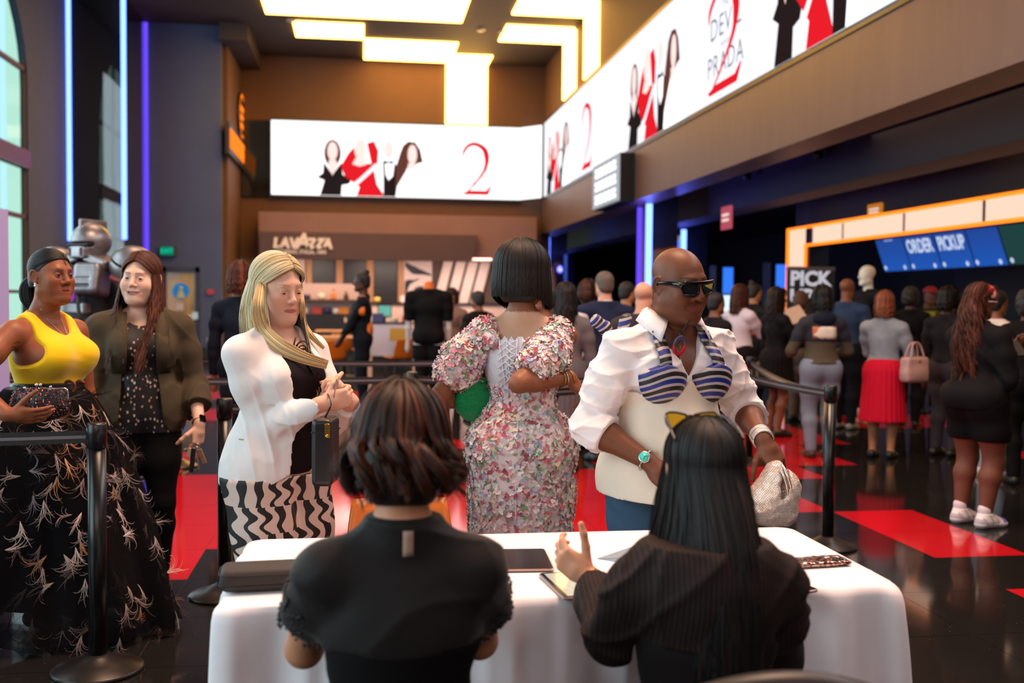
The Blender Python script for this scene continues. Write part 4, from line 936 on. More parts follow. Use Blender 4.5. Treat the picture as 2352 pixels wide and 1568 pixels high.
def build_concession():
    xc = 8.0; hot = emit('frame_light', (1.0, .66, .50), 1.05); edge = emit('frame_edge', (1.0, .19, .01), 2.0)
    r = thing('concession_portal', 'glowing peach and orange portal frame above the concession counter', 'lit portal', (xc, 0, 0))
    Ys = [atx(px, 500, xc)[1] for px in (1811, 1865, 1935, 2075, 2258)]+[6.0]
    zt, zb = 2.86, 2.58
    boxm('beam', (.02, 3, zb-.03), (.4, Ys[0], zt+.03), plain('screen_black', '#0c0b0c', .35), r)
    for k in range(1, 5): boxm('light_panel', (0, Ys[k+1]+.05, zb), (.02, Ys[k]-.05, zt), hot, r)
    boxm('light_panel', (0, Ys[0]-.75, .3), (.02, Ys[0]-.08, zt), hot, r)
    m = MB(); m.box((-.012, 3, zt), (.01, Ys[0]+.05, zt+.05)); m.box((-.012, 3, zb-.05), (.01, Ys[0]-.75, zb)); m.box((-.012, Ys[0]-.08, 0), (.01, Ys[0]+.05, zt)); m.box((-.012, Ys[0]-.83, 0), (.01, Ys[0]-.75, zb)); m.build('edge_light', edge, r)
    boxm('post', (.02, Ys[0]-.9, 0), (.4, Ys[0]+.05, zt), plain('screen_black', '#0c0b0c', .35), r)
    boxm('number_plate', (-.015, Ys[1]+.12, zb+.02), (0, Ys[0]-.9, zt-.02), plain('plate_dark', '#1d120d', .5), r)
    # menu screens, tilted
    blue = NT('menu_blue'); v = blue.coord('Generated'); g = blue.n('SeparateXYZ', {0: v}).outputs[2]; e = blue.n('Emission', {'Color': blue.mix(g, (.015, .10, .48), (.02, .055, .27)), 'Strength': .9}); blue.t.links.new(e.outputs[0], blue.out.inputs[0]); keep('menu_blue', blue)
    xs = 9.6; W = emit('menu_white', (.62, .72, .95), .9); ed = [atx(px, 560, xs)[1] for px in (2018, 2080, 2150, 2225, 2300, 2420)]; til = Matrix.Rotation(rad(-20), 3, 'Y')
    za, zb2 = 2.88, 2.10
    for k in range(5):
        y1, y0 = ed[k], ed[k+1]; h = (y1-y0)/2; s = thing('menu_screen', ['leftmost blue menu screen above the concession counter', 'blue menu screen reading ORDER', 'blue menu screen reading PICKUP', 'blank blue menu screen right of the PICKUP screen', 'dark green menu screen at the right edge'][k], 'screen', (xs, (y0+y1)/2, 2.49), 0, 'menu screens above the concession counter')
        MB().box((0, -h+.01, -.42), (.08, h-.01, .42), til).build('housing', plain('screen_black', '#0c0b0c', .35), s); MB().box((-.006, -h+.02, -.40), (0, h-.02, .40), til).build('display', MATS['menu_blue'] if k < 4 else emit('menu_green', (.02, .07, .07), .7), s)
        rot = (til.to_4x4() @ Matrix.Rotation(-PI/2, 4, 'Z') @ Matrix.Rotation(PI/2, 4, 'X')).to_euler()
        if k in (1, 2): text_obj('lettering', ('ORDER', 'PICKUP')[k-1], .34, W, s, til @ Vector((-.012, (.0, .0)[k-1], .02)), rot, .002, bold=.008, sx=h*2/(1.34, 1.40)[k-1])
        if k in (0, 3): text_obj('lettering', ('------', '----')[k == 3], .16, W, s, til @ Vector((-.012, 0, .2 if k == 0 else .28)), rot, .001)
        for (a, b) in ((-.8, .33), (.75, .34), (-.6, -.34), (.8, -.33)): MB().lathe([(.045, 0), (.03, .003)], tuple(til @ Vector((-.010, a*h, b))), 7, til @ Matrix.Rotation(-PI/2, 3, 'Y')).build('icon', W, s)
        MB().box((.04, -.02, .30), (.08, .02, 3.02-2.49 if False else 1.37)).build('ceiling_mount', plain('screen_black', '#0c0b0c', .35), s)
    # counter with a yellow lit front, back wall of the stand
    S(boxm('wall_concession', (11.2, 3, 0), (11.4, 18.5, 3.86), wall_mat('black_wall2', '#0e0d0f')))
    c = thing('concession_counter', 'dark concession counter with yellow lit panels behind the queue', 'counter', (8.5, 0, 0)); boxm('cabinet', (0, 4, 0), (.7, 17.2, 1.0), plain('counter_dark', '#1b1614', .4), c); boxm('worktop', (-.05, 3.9, 1.0), (.75, 17.3, 1.05), plain('counter_top', '#3a332e', .25), c)
    for a in (5.2, 8.2, 10.6, 13.2): boxm('lit_panel', (-.012, a, .15), (0, a+.8, .85), emit('popcorn_yellow', (1.0, .72, .16), 1.3), c)
    k = thing('popcorn_machine', 'lit yellow popcorn machine at the back of the concession stand', 'machine', (10.2, 13.2, 0)); boxm('cabinet', (-.4, -.6, 0), (.4, .6, 1.1), plain('counter_dark', '#1b1614', .4), k); boxm('glass_case', (-.38, -.55, 1.1), (.38, .55, 1.75), emit('case_glow', (1.0, .75, .30), .9), k); boxm('roof', (-.42, -.62, 1.75), (.42, .62, 1.86), plain('alarm_red', '#a8202c', .4), k)
    w = boxm('wall_menu', (11.17, 11.0, 1.25), (11.2, 12.2, 2.0), emit('wall_menu_glow', (.80, .72, .50), .7)); tag(w, 'pale lit menu panel on the back wall of the concession stand', 'panel')
    for n, (y, z, cc, l) in enumerate(((9.1, 1.72, (1.0, .08, .05), 'red light above the curly haired woman\'s far shoulder'), (8.7, 1.75, (1.0, .35, .10), 'orange light beside the red one at the stand\'s back'))):
        o = MB().ball((10.9, y, z), (.05, .16, .07)).build('signal_light', emit('sig%d' % n, cc, 3)); tag(o, l, 'light')
    for n, (x, px, py0, py1, m, l) in enumerate(((6.88, 1670, 474, 526, emit('pink_sign', (.55, .09, .14), .8), 'pinkish red lit sign on the dark soffit, right of the blue lit columns'), (8.58, 2011, 468, 500, emit('amber_sign', (.60, .20, .02), .8), 'orange lit sign above the glowing frame'))):
        a, b = atx(px, py0, x), atx(px, py1, x); s = thing('soffit_sign', l, 'sign', ((x, a[1], (a[2]+b[2])/2))); hh = (a[2]-b[2])/2; w = hh*1.15 if n == 0 else hh*1.9
        MB().box((-.03, -w, -hh), (0.02, w, hh)).build('panel', m, s); t = MB()
        for z in (.25, -.2): t.box((-.034, -w*.75, (z-.12)*hh), (-.03, w*.75, (z+.12)*hh))
        t.build('lettering', emit('sign_pale', (1, .75, .65), .9), s)
    # pick-up stand sign
    p = aty(1864, 640, 15.0); s = thing('pickup_sign', 'dark standing sign reading PICK UP in white capitals', 'sign', (p[0], 15.0, 0)); a, b = aty(1811, 640, 15.0), aty(1918, 640, 15.0); h = (b[0]-a[0])/2; zt = aty(1864, 617, 15.0)[2]
    boxm('board', (-h, 0, .1), (h, .06, zt), plain('slate_board', '#2a2b31', .5), s); boxm('top_rail', (-h, -.01, zt-.03), (h, .07, zt+.03), plain('rail_grey', '#77767c', .4, .5), s); boxm('foot', (-h, -.25, 0), (h, .3, .1), plain('screen_black', '#0c0b0c', .35), s)
    wt = emit('pick_white', (.62, .60, .66), .8)
    text_obj('lettering', 'PICK', .30, wt, s, (-h+.03, -.006, zt-.16), ext=.004, align='LEFT', bold=.012); text_obj('lettering', 'UP', .30, wt, s, (-h+.03, -.006, zt-.43), ext=.004, align='LEFT', bold=.012)
    # kiosks glowing blue
    for n, (px, yy, l) in enumerate(((1672, 27.0, 'blue glowing ticket kiosk right of the bald man'), (1800, 24.5, 'blue glowing ticket kiosk beside the orange frame post'))):
        p = aty(px, 640, yy); s = thing('ticket_kiosk', l, 'kiosk', (p[0], yy, 0), 0, 'blue ticket kiosks'); boxm('cabinet', (-.34, 0, 0), (.34, .5, 2.5), plain('counter_dark', '#1b1614', .4), s)
        boxm('display', (-.14 if n == 0 else -.2, -.012, 1.75), (.14 if n == 0 else .2, 0, 2.45), emit('kiosk_blue', (.03, .17, .85), 1.2), s); boxm('light_bar', (-.16, -.02, 1.15), (.16, -.012, 1.7 if n == 0 else 1.62), emit('kiosk_white', (.62, .85, 1.0), 1.3), s)
    # far corridor lights
    for n, (x0, x1, y, z, c, st, l) in enumerate(((5.3, 8.6, 46, 2.95, (1, .09, .01), 2.2, 'red orange strip light at the far end of the corridor'), (5.6, 7.9, 50, 2.35, (1, .72, .28), 1.6, 'pale yellow strip light low at the far end of the corridor'))):
        m = MB().tube([(x0, y, z), ((x0+x1)/2, y, z-.06), (x1, y, z+.1)], .06, 8).build('ceiling_strip_light', emit('strip%d' % n, c, st)); tag(m, l, 'light')
    for n, (x, y, l) in enumerate(((9.1, 17.2, 'farthest yellow ceiling light strip inside the concession stand'), (9.1, 15.6, 'middle yellow ceiling light strip inside the concession stand'), (9.1, 14.2, 'nearer yellow ceiling light strip inside the concession stand'), (9.3, 10.6, 'nearest yellow ceiling light strip inside the concession stand'))):
        tag(boxm('ceiling_strip_light', (x, y-.07, 3.80), (x+1.1, y+.07, 3.86), emit('stand_yellow', (1.0, .70, .16), 4.0)), l, 'light', 'yellow strip lights in the concession stand')
    o = MB().rbox((6.6, 48, 1.35), (7.7, 48.1, 2.0), .03, axis=1).build('far_screen', emit('far_green', (.55, .85, .62), 1.2)); tag(o, 'pale green screen glowing at the far end of the corridor', 'screen')
    for n, (px, py) in enumerate(((1385, 346*1.0), (1715, 395))):
        pass
    for n, (px, py, l) in enumerate(((1880, 345, 'small black spotlight under the balcony, the nearer one'), (1716, 396, 'small black spotlight under the balcony, the farther one'))):
        p = atz(px, py, 3.80); m = MB().lathe([(.05, .06), (.05, 0), (.07, -.02), (.07, -.12), (.04, -.13)], tuple(p), 12); o = m.build('spotlight', plain('screen_black', '#0c0b0c', .35)); tag(o, l, 'light')

# ------------------------------------------------------------------ queue barriers
def stanchion(x, y, label, h=1.0, base='#2c2624'):
    r = thing('stanchion', label, 'barrier post', (x, y, 0), 0, 'black barrier posts of the queue')
    MB().lathe([(.175, 0), (.18, .008), (.172, .016), (.10, .040), (.055, .062), (.045, .07)], n=36).build('base', plain('stanchion_base', base, .35, .5, bump=.15, scale=40), r)
    MB().lathe([(.036, .06), (.036, h-.10)], n=20).build('pole', plain('stanchion_black', '#0b0a0b', .28), r)
    MB().lathe([(.036, h-.10), (.040, h-.098), (.040, h-.006), (.036, h), (.020, h+.002)], n=20).build('head', plain('stanchion_head', '#141114', .3), r)
    return r
def belt(a, b, label, sag=.012, twist=0.0, hgt=.05, z=.945):
    A, B = Vector((a[0], a[1], z)), Vector((b[0], b[1], z)); d = (B-A).normalized(); A = A+d*.038; B = B-d*.038
    r = tag(empty('barrier_belt', tuple(A)), label, 'belt', 'black retractable barrier belts'); n = 24; V, S_ = [], []
    side = d.cross(Vector((0, 0, 1)))
    def strip(h0, h1, off, mat, nm):
        V = []
        for i in range(n+1):
            u = i/n; p = (B-A)*u-Vector((0, 0, sag*4*u*(1-u))); tw = twist*math.sin(PI*u)
            upv = Vector((0, 0, 1))*math.cos(tw)+side*math.sin(tw); nv = side*math.cos(tw)-Vector((0, 0, 1))*math.sin(tw)
            for hh in (h0, h1):
                for o in (off, -off): V.append(p+upv*hh+nv*o)
        Q = []
        for i in range(n): 
            k = i*4
            for (p, q) in ((0, 1), (1, 3), (3, 2), (2, 0)): Q.append((k+p, k+q, k+4+q, k+4+p))
        return mesh(nm, V, Q, mat, r, smooth=False)
    strip(-hgt/2, hgt/2, .0012, plain('belt_black', '#191517', .55, bump=.2, scale=300), 'webbing')
    strip(-.006, .006, .0020, plain('belt_stripe', '#6e6468', .5), 'stripe')
    return r
def build_queue():
    P = dict(a=(-1.04, 4.35), b=(-.672, 5.38), c=(2.86, 6.05), d=(.24, 5.75), e=(.36, 7.3), f=(1.75, 5.82), g=(-2.9, 4.32), h=(-3.2, 7.6), i=(-1.9, 9.7), j=(1.30, 9.35), k=(2.5, 7.5))
    P['f'] = tuple(atz(1692, 1140, 0)[:2])
    L = dict(a='barrier post nearest the viewer in front of the feather skirt', b='barrier post behind the white blazer, its round base beside the table', c='barrier post right of the table with a belt to the left', d='barrier post whose top shows just above the short curly hair', e='barrier post with bluish sheen left of the floral dress', f='barrier post behind the bald man\'s left arm', j='barrier post far back between floral dress and bald man', k='barrier post between the floral dress and the bald man\'s sleeve', g='barrier post at the left outside the picture', h='barrier post at the far left', i='barrier post at the left back')
    for k in 'abcdefjk': stanchion(*P[k], L[k])
    stanchion(-3.0, 4.32, 'barrier post left of the yellow top'); P['g'] = (-3.0, 4.32)
    belt(P['g'], P['a'], 'barrier belt in front of the yellow top, grey stripe along it'); belt(P['b'], P['d'], 'barrier belt level with the blonde woman\'s hands'); belt(P['d'], P['f'], 'barrier belt passing behind the floral dress', .02); belt(P['f'], P['c'], 'barrier belt behind the bald man\'s left arm', .01)
    stanchion(-2.6, 7.45, 'barrier post behind the brown blazer'); stanchion(-1.6, 9.6, 'barrier post farthest back on the left')
    belt((-2.6, 7.45), P['e'], 'barrier belt crossing behind the white blazer, middle height', .015); belt(P['e'], P['k'], 'barrier belt between the floral dress and the bald man, middle row', .02); belt((-1.6, 9.6), P['j'], 'barrier belt farthest back, across the mannequin\'s waist', .02)
    belt(P['c'], (3.6, 9.3), 'bluish barrier belt sagging back from the right post', .05, .6); stanchion(3.6, 9.3, 'barrier post hidden behind the white top in the queue')

# ------------------------------------------------------------------ the check-in table
TX0, TX1, TY0, TY1, TZ = -.36, 1.455, 2.575, 3.35, .745
def build_table():
    t = thing('folding_table', 'folding table under the white tablecloth', 'table', ((TX0+TX1)/2, (TY0+TY1)/2, 0)); hx, hy = (TX1-TX0)/2-.085, (TY1-TY0)/2-.085
    MB().rbox((-hx, -hy, TZ-.05), (hx, hy, TZ-.006), .05).build('table_top', plain('table_grey', '#8a8684', .6), t)
    for sx in (-1, 1):
        for sy in (-1, 1): MB().tube([(sx*(hx-.2), sy*(hy-.08), TZ-.05), (sx*(hx-.2), sy*(hy-.08), 0)], .014, 8).build('leg', plain('leg_grey', '#4a4846', .4, .6), t)
    # draped cloth: rounded rectangle top, skirts with folds that deepen towards the hem
    rng = np.random.RandomState(5); N = 360; rc = .075; per = []
    a, b = (TX1-TX0)/2, (TY1-TY0)/2
    segs = [((a-rc, -b), (-1, 0), 2*(a-rc), 0), ]
    pts = []; L = 2*(2*(a-rc))+2*(2*(b-rc))+2*PI*rc
    def perim(s):
        s = s % L; q = [(2*(a-rc), 'l'), (PI/2*rc, 'c'), (2*(b-rc), 'l'), (PI/2*rc, 'c')]*2
        st = [(-(a-rc), -b, 1, 0), (a-rc, -b+rc, -PI/2, 0), (a, -(b-rc), 0, 1), (a-rc, b-rc, 0, 0), (a-rc, b, -1, 0), (-(a-rc), b-rc, PI/2, 0), (-a, b-rc, 0, -1), (-(a-rc), -(b-rc), PI, 0)]
        for (ln, ty), sp in zip(q, st):
            if s <= ln:
                if ty == 'l':
                    x, y = sp[0]+sp[2]*s, sp[1]+sp[3]*s; n = {(1, 0): (0, -1), (0, 1): (1, 0), (-1, 0): (0, 1), (0, -1): (-1, 0)}[(sp[2], sp[3])]; return x, y, n[0], n[1], 0.0
                th = sp[2]+s/rc; return sp[0]+rc*math.cos(th), sp[1]+rc*math.sin(th), math.cos(th), math.sin(th), math.sin((th % (PI/2))*2)
            s -= ln
        return perim(0)
    V = []; M = 22; zz = np.concatenate([[0, .004, .012, .022], np.linspace(.045, TZ-.012, M-4)])
    ph = rng.rand(6)*6
    for i in range(N):
        s = L*i/N; x, y, nx, ny, cn = perim(s)
        f1 = 1-2*abs(math.sin(s*PI/.36+1.1*math.sin(s*2.1+ph[0])))**.7; f2 = 1-2*abs(math.sin(s*PI/.17+ph[1]+1.3*math.sin(s*4+ph[2])))**.8; f3 = math.sin(s*2*PI/.10+ph[3])
        for j in range(M):
            d = zz[j]; e = min(1, d/.30)**.45; rnd = .018*(1-math.exp(-d/.010)) if d < .03 else .018
            out = rnd + d*.05 + e*(.042*f1+.020*f2)*(.5+.5*e)+.004*f3*e + (.12*e*cn*(.7+.3*f2)) - .022
            V.append((x+nx*out, y+ny*out, TZ+.002-d if d > .0 else TZ+.002))
    Q = [(i*M+j, ((i+1) % N)*M+j, ((i+1) % N)*M+j+1, i*M+j+1) for i in range(N) for j in range(M-1)]
    # top surface: rings shrinking to a strip
    base = len(V); K = 14
    for k in range(1, K+1):
        u = 1-k/K
        for i in range(N): x, y, nx, ny, cn = perim(L*i/N); yy = y*u+0; xx = math.copysign(max(abs(x)-(b*(1-u)), 0), x) if abs(x) > a-b else x; wv = .0012*math.sin(7*x+3*y)*math.sin(5*y+2); V.append((xx-nx*.022*u, yy-ny*.022*u, TZ+.003+wv*min(1, k/2)))
    for k in range(K):
        for i in range(N):
            p0 = (i*M if k == 0 else base+(k-1)*N+i); p1 = (((i+1) % N)*M if k == 0 else base+(k-1)*N+(i+1) % N); Q.append((p1, p0, base+k*N+i, base+k*N+(i+1) % N))
    t2 = NT('tablecloth_white'); v = t2.coord(); wv = t2.noise(v, 700, 2); cr2 = t2.noise(v, 9, 4)
    t2.bsdf(t2.mix(cr2, rgb('#ece4ea'), rgb('#f6eff2')), .75, 0, t2.bump(t2.math('ADD', t2.math('MULTIPLY', wv, .3), t2.math('MULTIPLY', cr2, 1.0)), .18, .004), Sheen_Weight=.2); keep('cloth', t2)
    o = mesh('tablecloth', V, Q, MATS['cloth']); o.location = ((TX0+TX1)/2, (TY0+TY1)/2, 0); tag(o, 'white tablecloth hanging to the floor over the check-in table', 'tablecloth')
    z = TZ+.006; blk = plain('device_black', '#0a0a0c', .12); 
    # pencil-case like pouch
    p = atz(620, 1345, z); r = thing('zip_pouch', 'padded dark brown zip pouch on the table\'s left end', 'pouch', (p[0]+.06, p[1], z), .08)
    pm = plain('pouch_fabric', '#2c2421', .65, bump=.35, scale=420); V, Qd = skin([('b', (0, 0, .030), (.185, .058, .030), .022, .0, None)], .004); mesh('shell', V, Qd, pm, r)
    m = MB()
    for zz in (.018, .046): 
        P = [(.185*sx*.985, .058*sy*.985, zz) for sx, sy in ((1, 1), (-1, 1), (-1, -1), (1, -1), (1, 1))]; pts = []
        for t_ in np.linspace(0, 2*PI, 61): c, s_ = math.cos(t_), math.sin(t_); pts.append((.1865*math.copysign(abs(c)**.22, c), .0590*math.copysign(abs(s_)**.22, s_), zz))
        m.tube(pts, .0013, 6)
    m.build('piping', plain('pouch_zip', '#14100f', .5), r)
    def tablet(name, label, px, py, w, h, rz, lit=False, th=.007, phone=False):
        p = atz(px, py, z); r = thing(name, label, 'phone' if phone else 'tablet', (p[0], p[1], z), rz)
        MB().rbox((-w/2, -h/2, 0), (w/2, h/2, th), .012, 4).build('case', plain('alu_rose', '#b99a92', .3, .8), r); MB().rbox((-w/2+.003, -h/2+.003, th-.0005), (w/2-.003, h/2-.003, th+.0008), .010, 4).build('glass', blk, r)
        if lit:
            q = NT('tablet_page'); v = q.coord('Object'); y = q.n('SeparateXYZ', {0: v}); rows = q.math('GREATER_THAN', q.math('SINE', q.math('MULTIPLY', y.outputs[1], 420.0)), .72); xs = q.math('GREATER_THAN', q.noise(v, 46, 1), .46)
            c = q.mix(q.math('MULTIPLY', q.math('MULTIPLY', rows, xs), .5), (.40, .44, .36), (.10, .12, .12)); b = q.bsdf(c, .08); q.set(b, 'Emission Color', c); q.set(b, 'Emission Strength', .35); keep('page', q)
            MB().box((-w/2+.014, -h/2+.014, th+.0009), (w/2-.014, h/2-.014, th+.0012)).build('display', MATS['page'], r)
        return r
    tablet('tablet', 'dark switched off tablet between the two seated women', 1195, 1288, .17, .24, -.06+PI/2*0)
    tablet('tablet', 'tablet with a lit page under the raised hand', 1335, 1345, .17, .245, .10, True)
    tablet('smartphone', 'dark smartphone at the front edge beside the pinstriped sleeve', 1812, 1347, .072, .15, .35, phone=True, th=.008)
    p = atz(1884, 1294, z); r = thing('phone_case', 'phone in a wavy chrome bronze case lying on the table\'s right end', 'phone', (p[0], p[1], z), -1.45)
    V, Qd = skin([('b', (0, 0, .007), (.039, .080, .007), .006, .0, None)], .0022, disp=lambda X, Y, Z: .0016*np.sin(130*X+2*np.sin(70*Y))*np.sin(95*Y+1.5*np.sin(60*X))); ch = NT('wavy_chrome'); vv = ch.coord(); ch.bsdf(ch.ramp(ch.voro(vv, 60), [(.2, rgb('#7a4a3c')), (.5, rgb('#caa090')), (.8, rgb('#4a2c26'))]), .12, .9); keep('wavy', ch); mesh('case', V, Qd, MATS['wavy'], r)
    m = MB()
    for k in range(3): m.lathe([(.008, 0), (.008, .003), (.005, .0035)], (.02-.016*(k == 2), .055-.02*(k == 1)-.01*(k == 2), .0135), 14)
    m.build('camera_lenses', blk, r)
def dark_chair(x, y, rz, label, zt=.80):
    r = thing('padded_chair', label, 'chair', (x, y, 0), rz, 'dark chairs of the two seated women'); m = plain('chair_dark', '#1d1618', .45); fr = plain('chair_frame', '#0e0c0d', .35, .4)
    V, Q = skin([('b', (0, 0, .44), (.22, .22, .035), .03, 0, None)], .012); mesh('seat', V, Q, m, r)
    V, Q = skin([('b', (0, -.23, zt-.17), (.215, .028, .17), .026, 0, rotm(.12, 0, 0))], .010, disp=lambda X, Y, Z: -.10*(X*X)*0+0*X*Y*Z); V = V.copy(); V[:, 1] += .9*V[:, 0]**2; V[:, 2] -= 1.5*np.abs(V[:, 0])**2*np.clip((V[:, 2]-zt+.34)/.34, 0, 1); mesh('backrest', V, Q, m, r)
    for sx in (-1, 1):
        MB().tube([(sx*.19, -.20, .42), (sx*.19, -.215, zt-.25)], .012, 8).build('backrest_support', fr, r)
        for sy in (-1, 1): MB().tube([(sx*.19, sy*.19, .42), (sx*.21, sy*.21, 0)], .013, 8).build('leg', fr, r)
    return r
# ------------------------------------------------------------------ the seven people around the table
class Place:
    """where a person stands; L turns a picture point at depth Y into the person's own frame"""
    def __init__(s, x, y, deg, z=0.0):
        s.o = np.array([x, y, z]); s.rz = rad(deg); s.R = rotm(0, 0, s.rz)
    def L(s, px, py, Y): return s.R.T @ (aty(px, py, Y)-s.o)
    def V(s, v): return s.R.T @ np.asarray(v, float)
    def W(s, p): return s.R @ np.asarray(p, float)+s.o
    def root(s, label, group=None): return thing('person', label, 'person', tuple(s.o), s.rz, group)
def fabric(name, col, rough=.75, weave=500, bump=.15, var=.08, fold=0.0, **k):
    if name in MATS: return MATS[name]
    t = NT(name); v = t.coord(); no = t.noise(v, weave, 2); big = t.noise(v, 7, 4); col = rgb(col) if isinstance(col, str) else col
    c = t.mix(big, tuple(x*(1-var) for x in col), tuple(min(1, x*(1+var)) for x in col)); h = t.math('ADD', t.math('MULTIPLY', no, .35), t.math('MULTIPLY', big, fold))
    k.setdefault('Specular_IOR_Level', .12); t.bsdf(c, rough, 0, t.bump(h, bump, .003), **k); return keep(name, t)
def pchain(pts, r, k=.02): return [('c', pts[i], pts[i+1], r[i] if isinstance(r, (list, tuple)) else r, r[i+1] if isinstance(r, (list, tuple)) else r, k) for i in range(len(pts)-1)]
def ring_pts(c, axis_, r, n=24, a0=0, a1=2*PI, ell=1.0):
    axis_ = unit(axis_); u = unit(np.cross(axis_, (0.13, .31, .94))); v = np.cross(axis_, u); return [np.asarray(c)+u*r*math.cos(a0+(a1-a0)*i/n)+v*r*ell*math.sin(a0+(a1-a0)*i/n) for i in range(n+1)]
def plate(polys, th, name, mat, parent, col=None):
    """thin curved patches: each POLY is a grid of points (rows); given thickness"""
    m = MB()
    for g in polys:
        G = np.asarray(g, float); r, c, _ = G.shape; du = np.gradient(G, axis=0); dv = np.gradient(G, axis=1); n = np.cross(du, dv); n /= np.maximum(np.linalg.norm(n, axis=2, keepdims=True), 1e-9)
        A = (G+n*th/2).reshape(-1, 3); B = (G-n*th/2).reshape(-1, 3); k = r*c; fs = []
        for i in range(r-1):
            for j in range(c-1): a, b, d, e = i*c+j, i*c+j+1, (i+1)*c+j+1, (i+1)*c+j; fs += [(a, b, d, e), (k+e, k+d, k+b, k+a)]
        ed = [(0, j, 0, j+1) for j in range(c-1)]+[(i, c-1, i+1, c-1) for i in range(r-1)]+[(r-1, j+1, r-1, j) for j in range(c-1)]+[(i+1, 0, i, 0) for i in range(r-1)]
        for (i0, j0, i1, j1) in ed: a, b = i0*c+j0, i1*c+j1; fs.append((b, a, k+a, k+b))
        m.add(list(A)+list(B), fs, True)
    return m.build(name, mat, parent)
def snap(fig, parts, p, d, off=0.0, far=.9, extra=()):
    """march from P along D until the blended shape's surface (plus OFF) is met; gives the point where something lies on the body (or comes nearest)"""
    prims = fig.take(*parts)+list(extra); p = np.asarray(p, float); d = unit(d); go = 0; keep_ = (9., p)
    for _ in range(90):
        best = 9.
        for q in prims:
            if q[0] == 'c': a, b = q[1], q[2]; ab = b-a; u = np.clip((p-a)@ab/max(ab@ab, 1e-9), 0, 1); D = np.linalg.norm(p-a-u*ab)-(q[3]+u*(q[4]-q[3]))
            elif q[0] == 'e':
                R = np.eye(3) if q[4] is None else q[4]; l = (p-q[1]) @ R; r = np.asarray(q[2]); k0 = np.linalg.norm(l/r); k1 = np.linalg.norm(l/r**2); D = k0*(k0-1)/max(k1, 1e-6)
            else: continue
            h = max(.03-abs(best-D), 0); best = min(best, D)-h*h*.25/.03
        best -= off
        if best < keep_[0]: keep_ = (best, p)
        if best < .0008: return p
        st = max(best*.8, .0008); p = p+d*st; go += st
        if go > far: break
    return keep_[1]

def rsnap(fig, pl, parts, px, py, off=0.0, extra=(), Y0=1.6):
    a = pl.L(px, py, Y0); return snap(fig, parts, a, pl.L(px, py, Y0+1)-a, off, 9., extra)

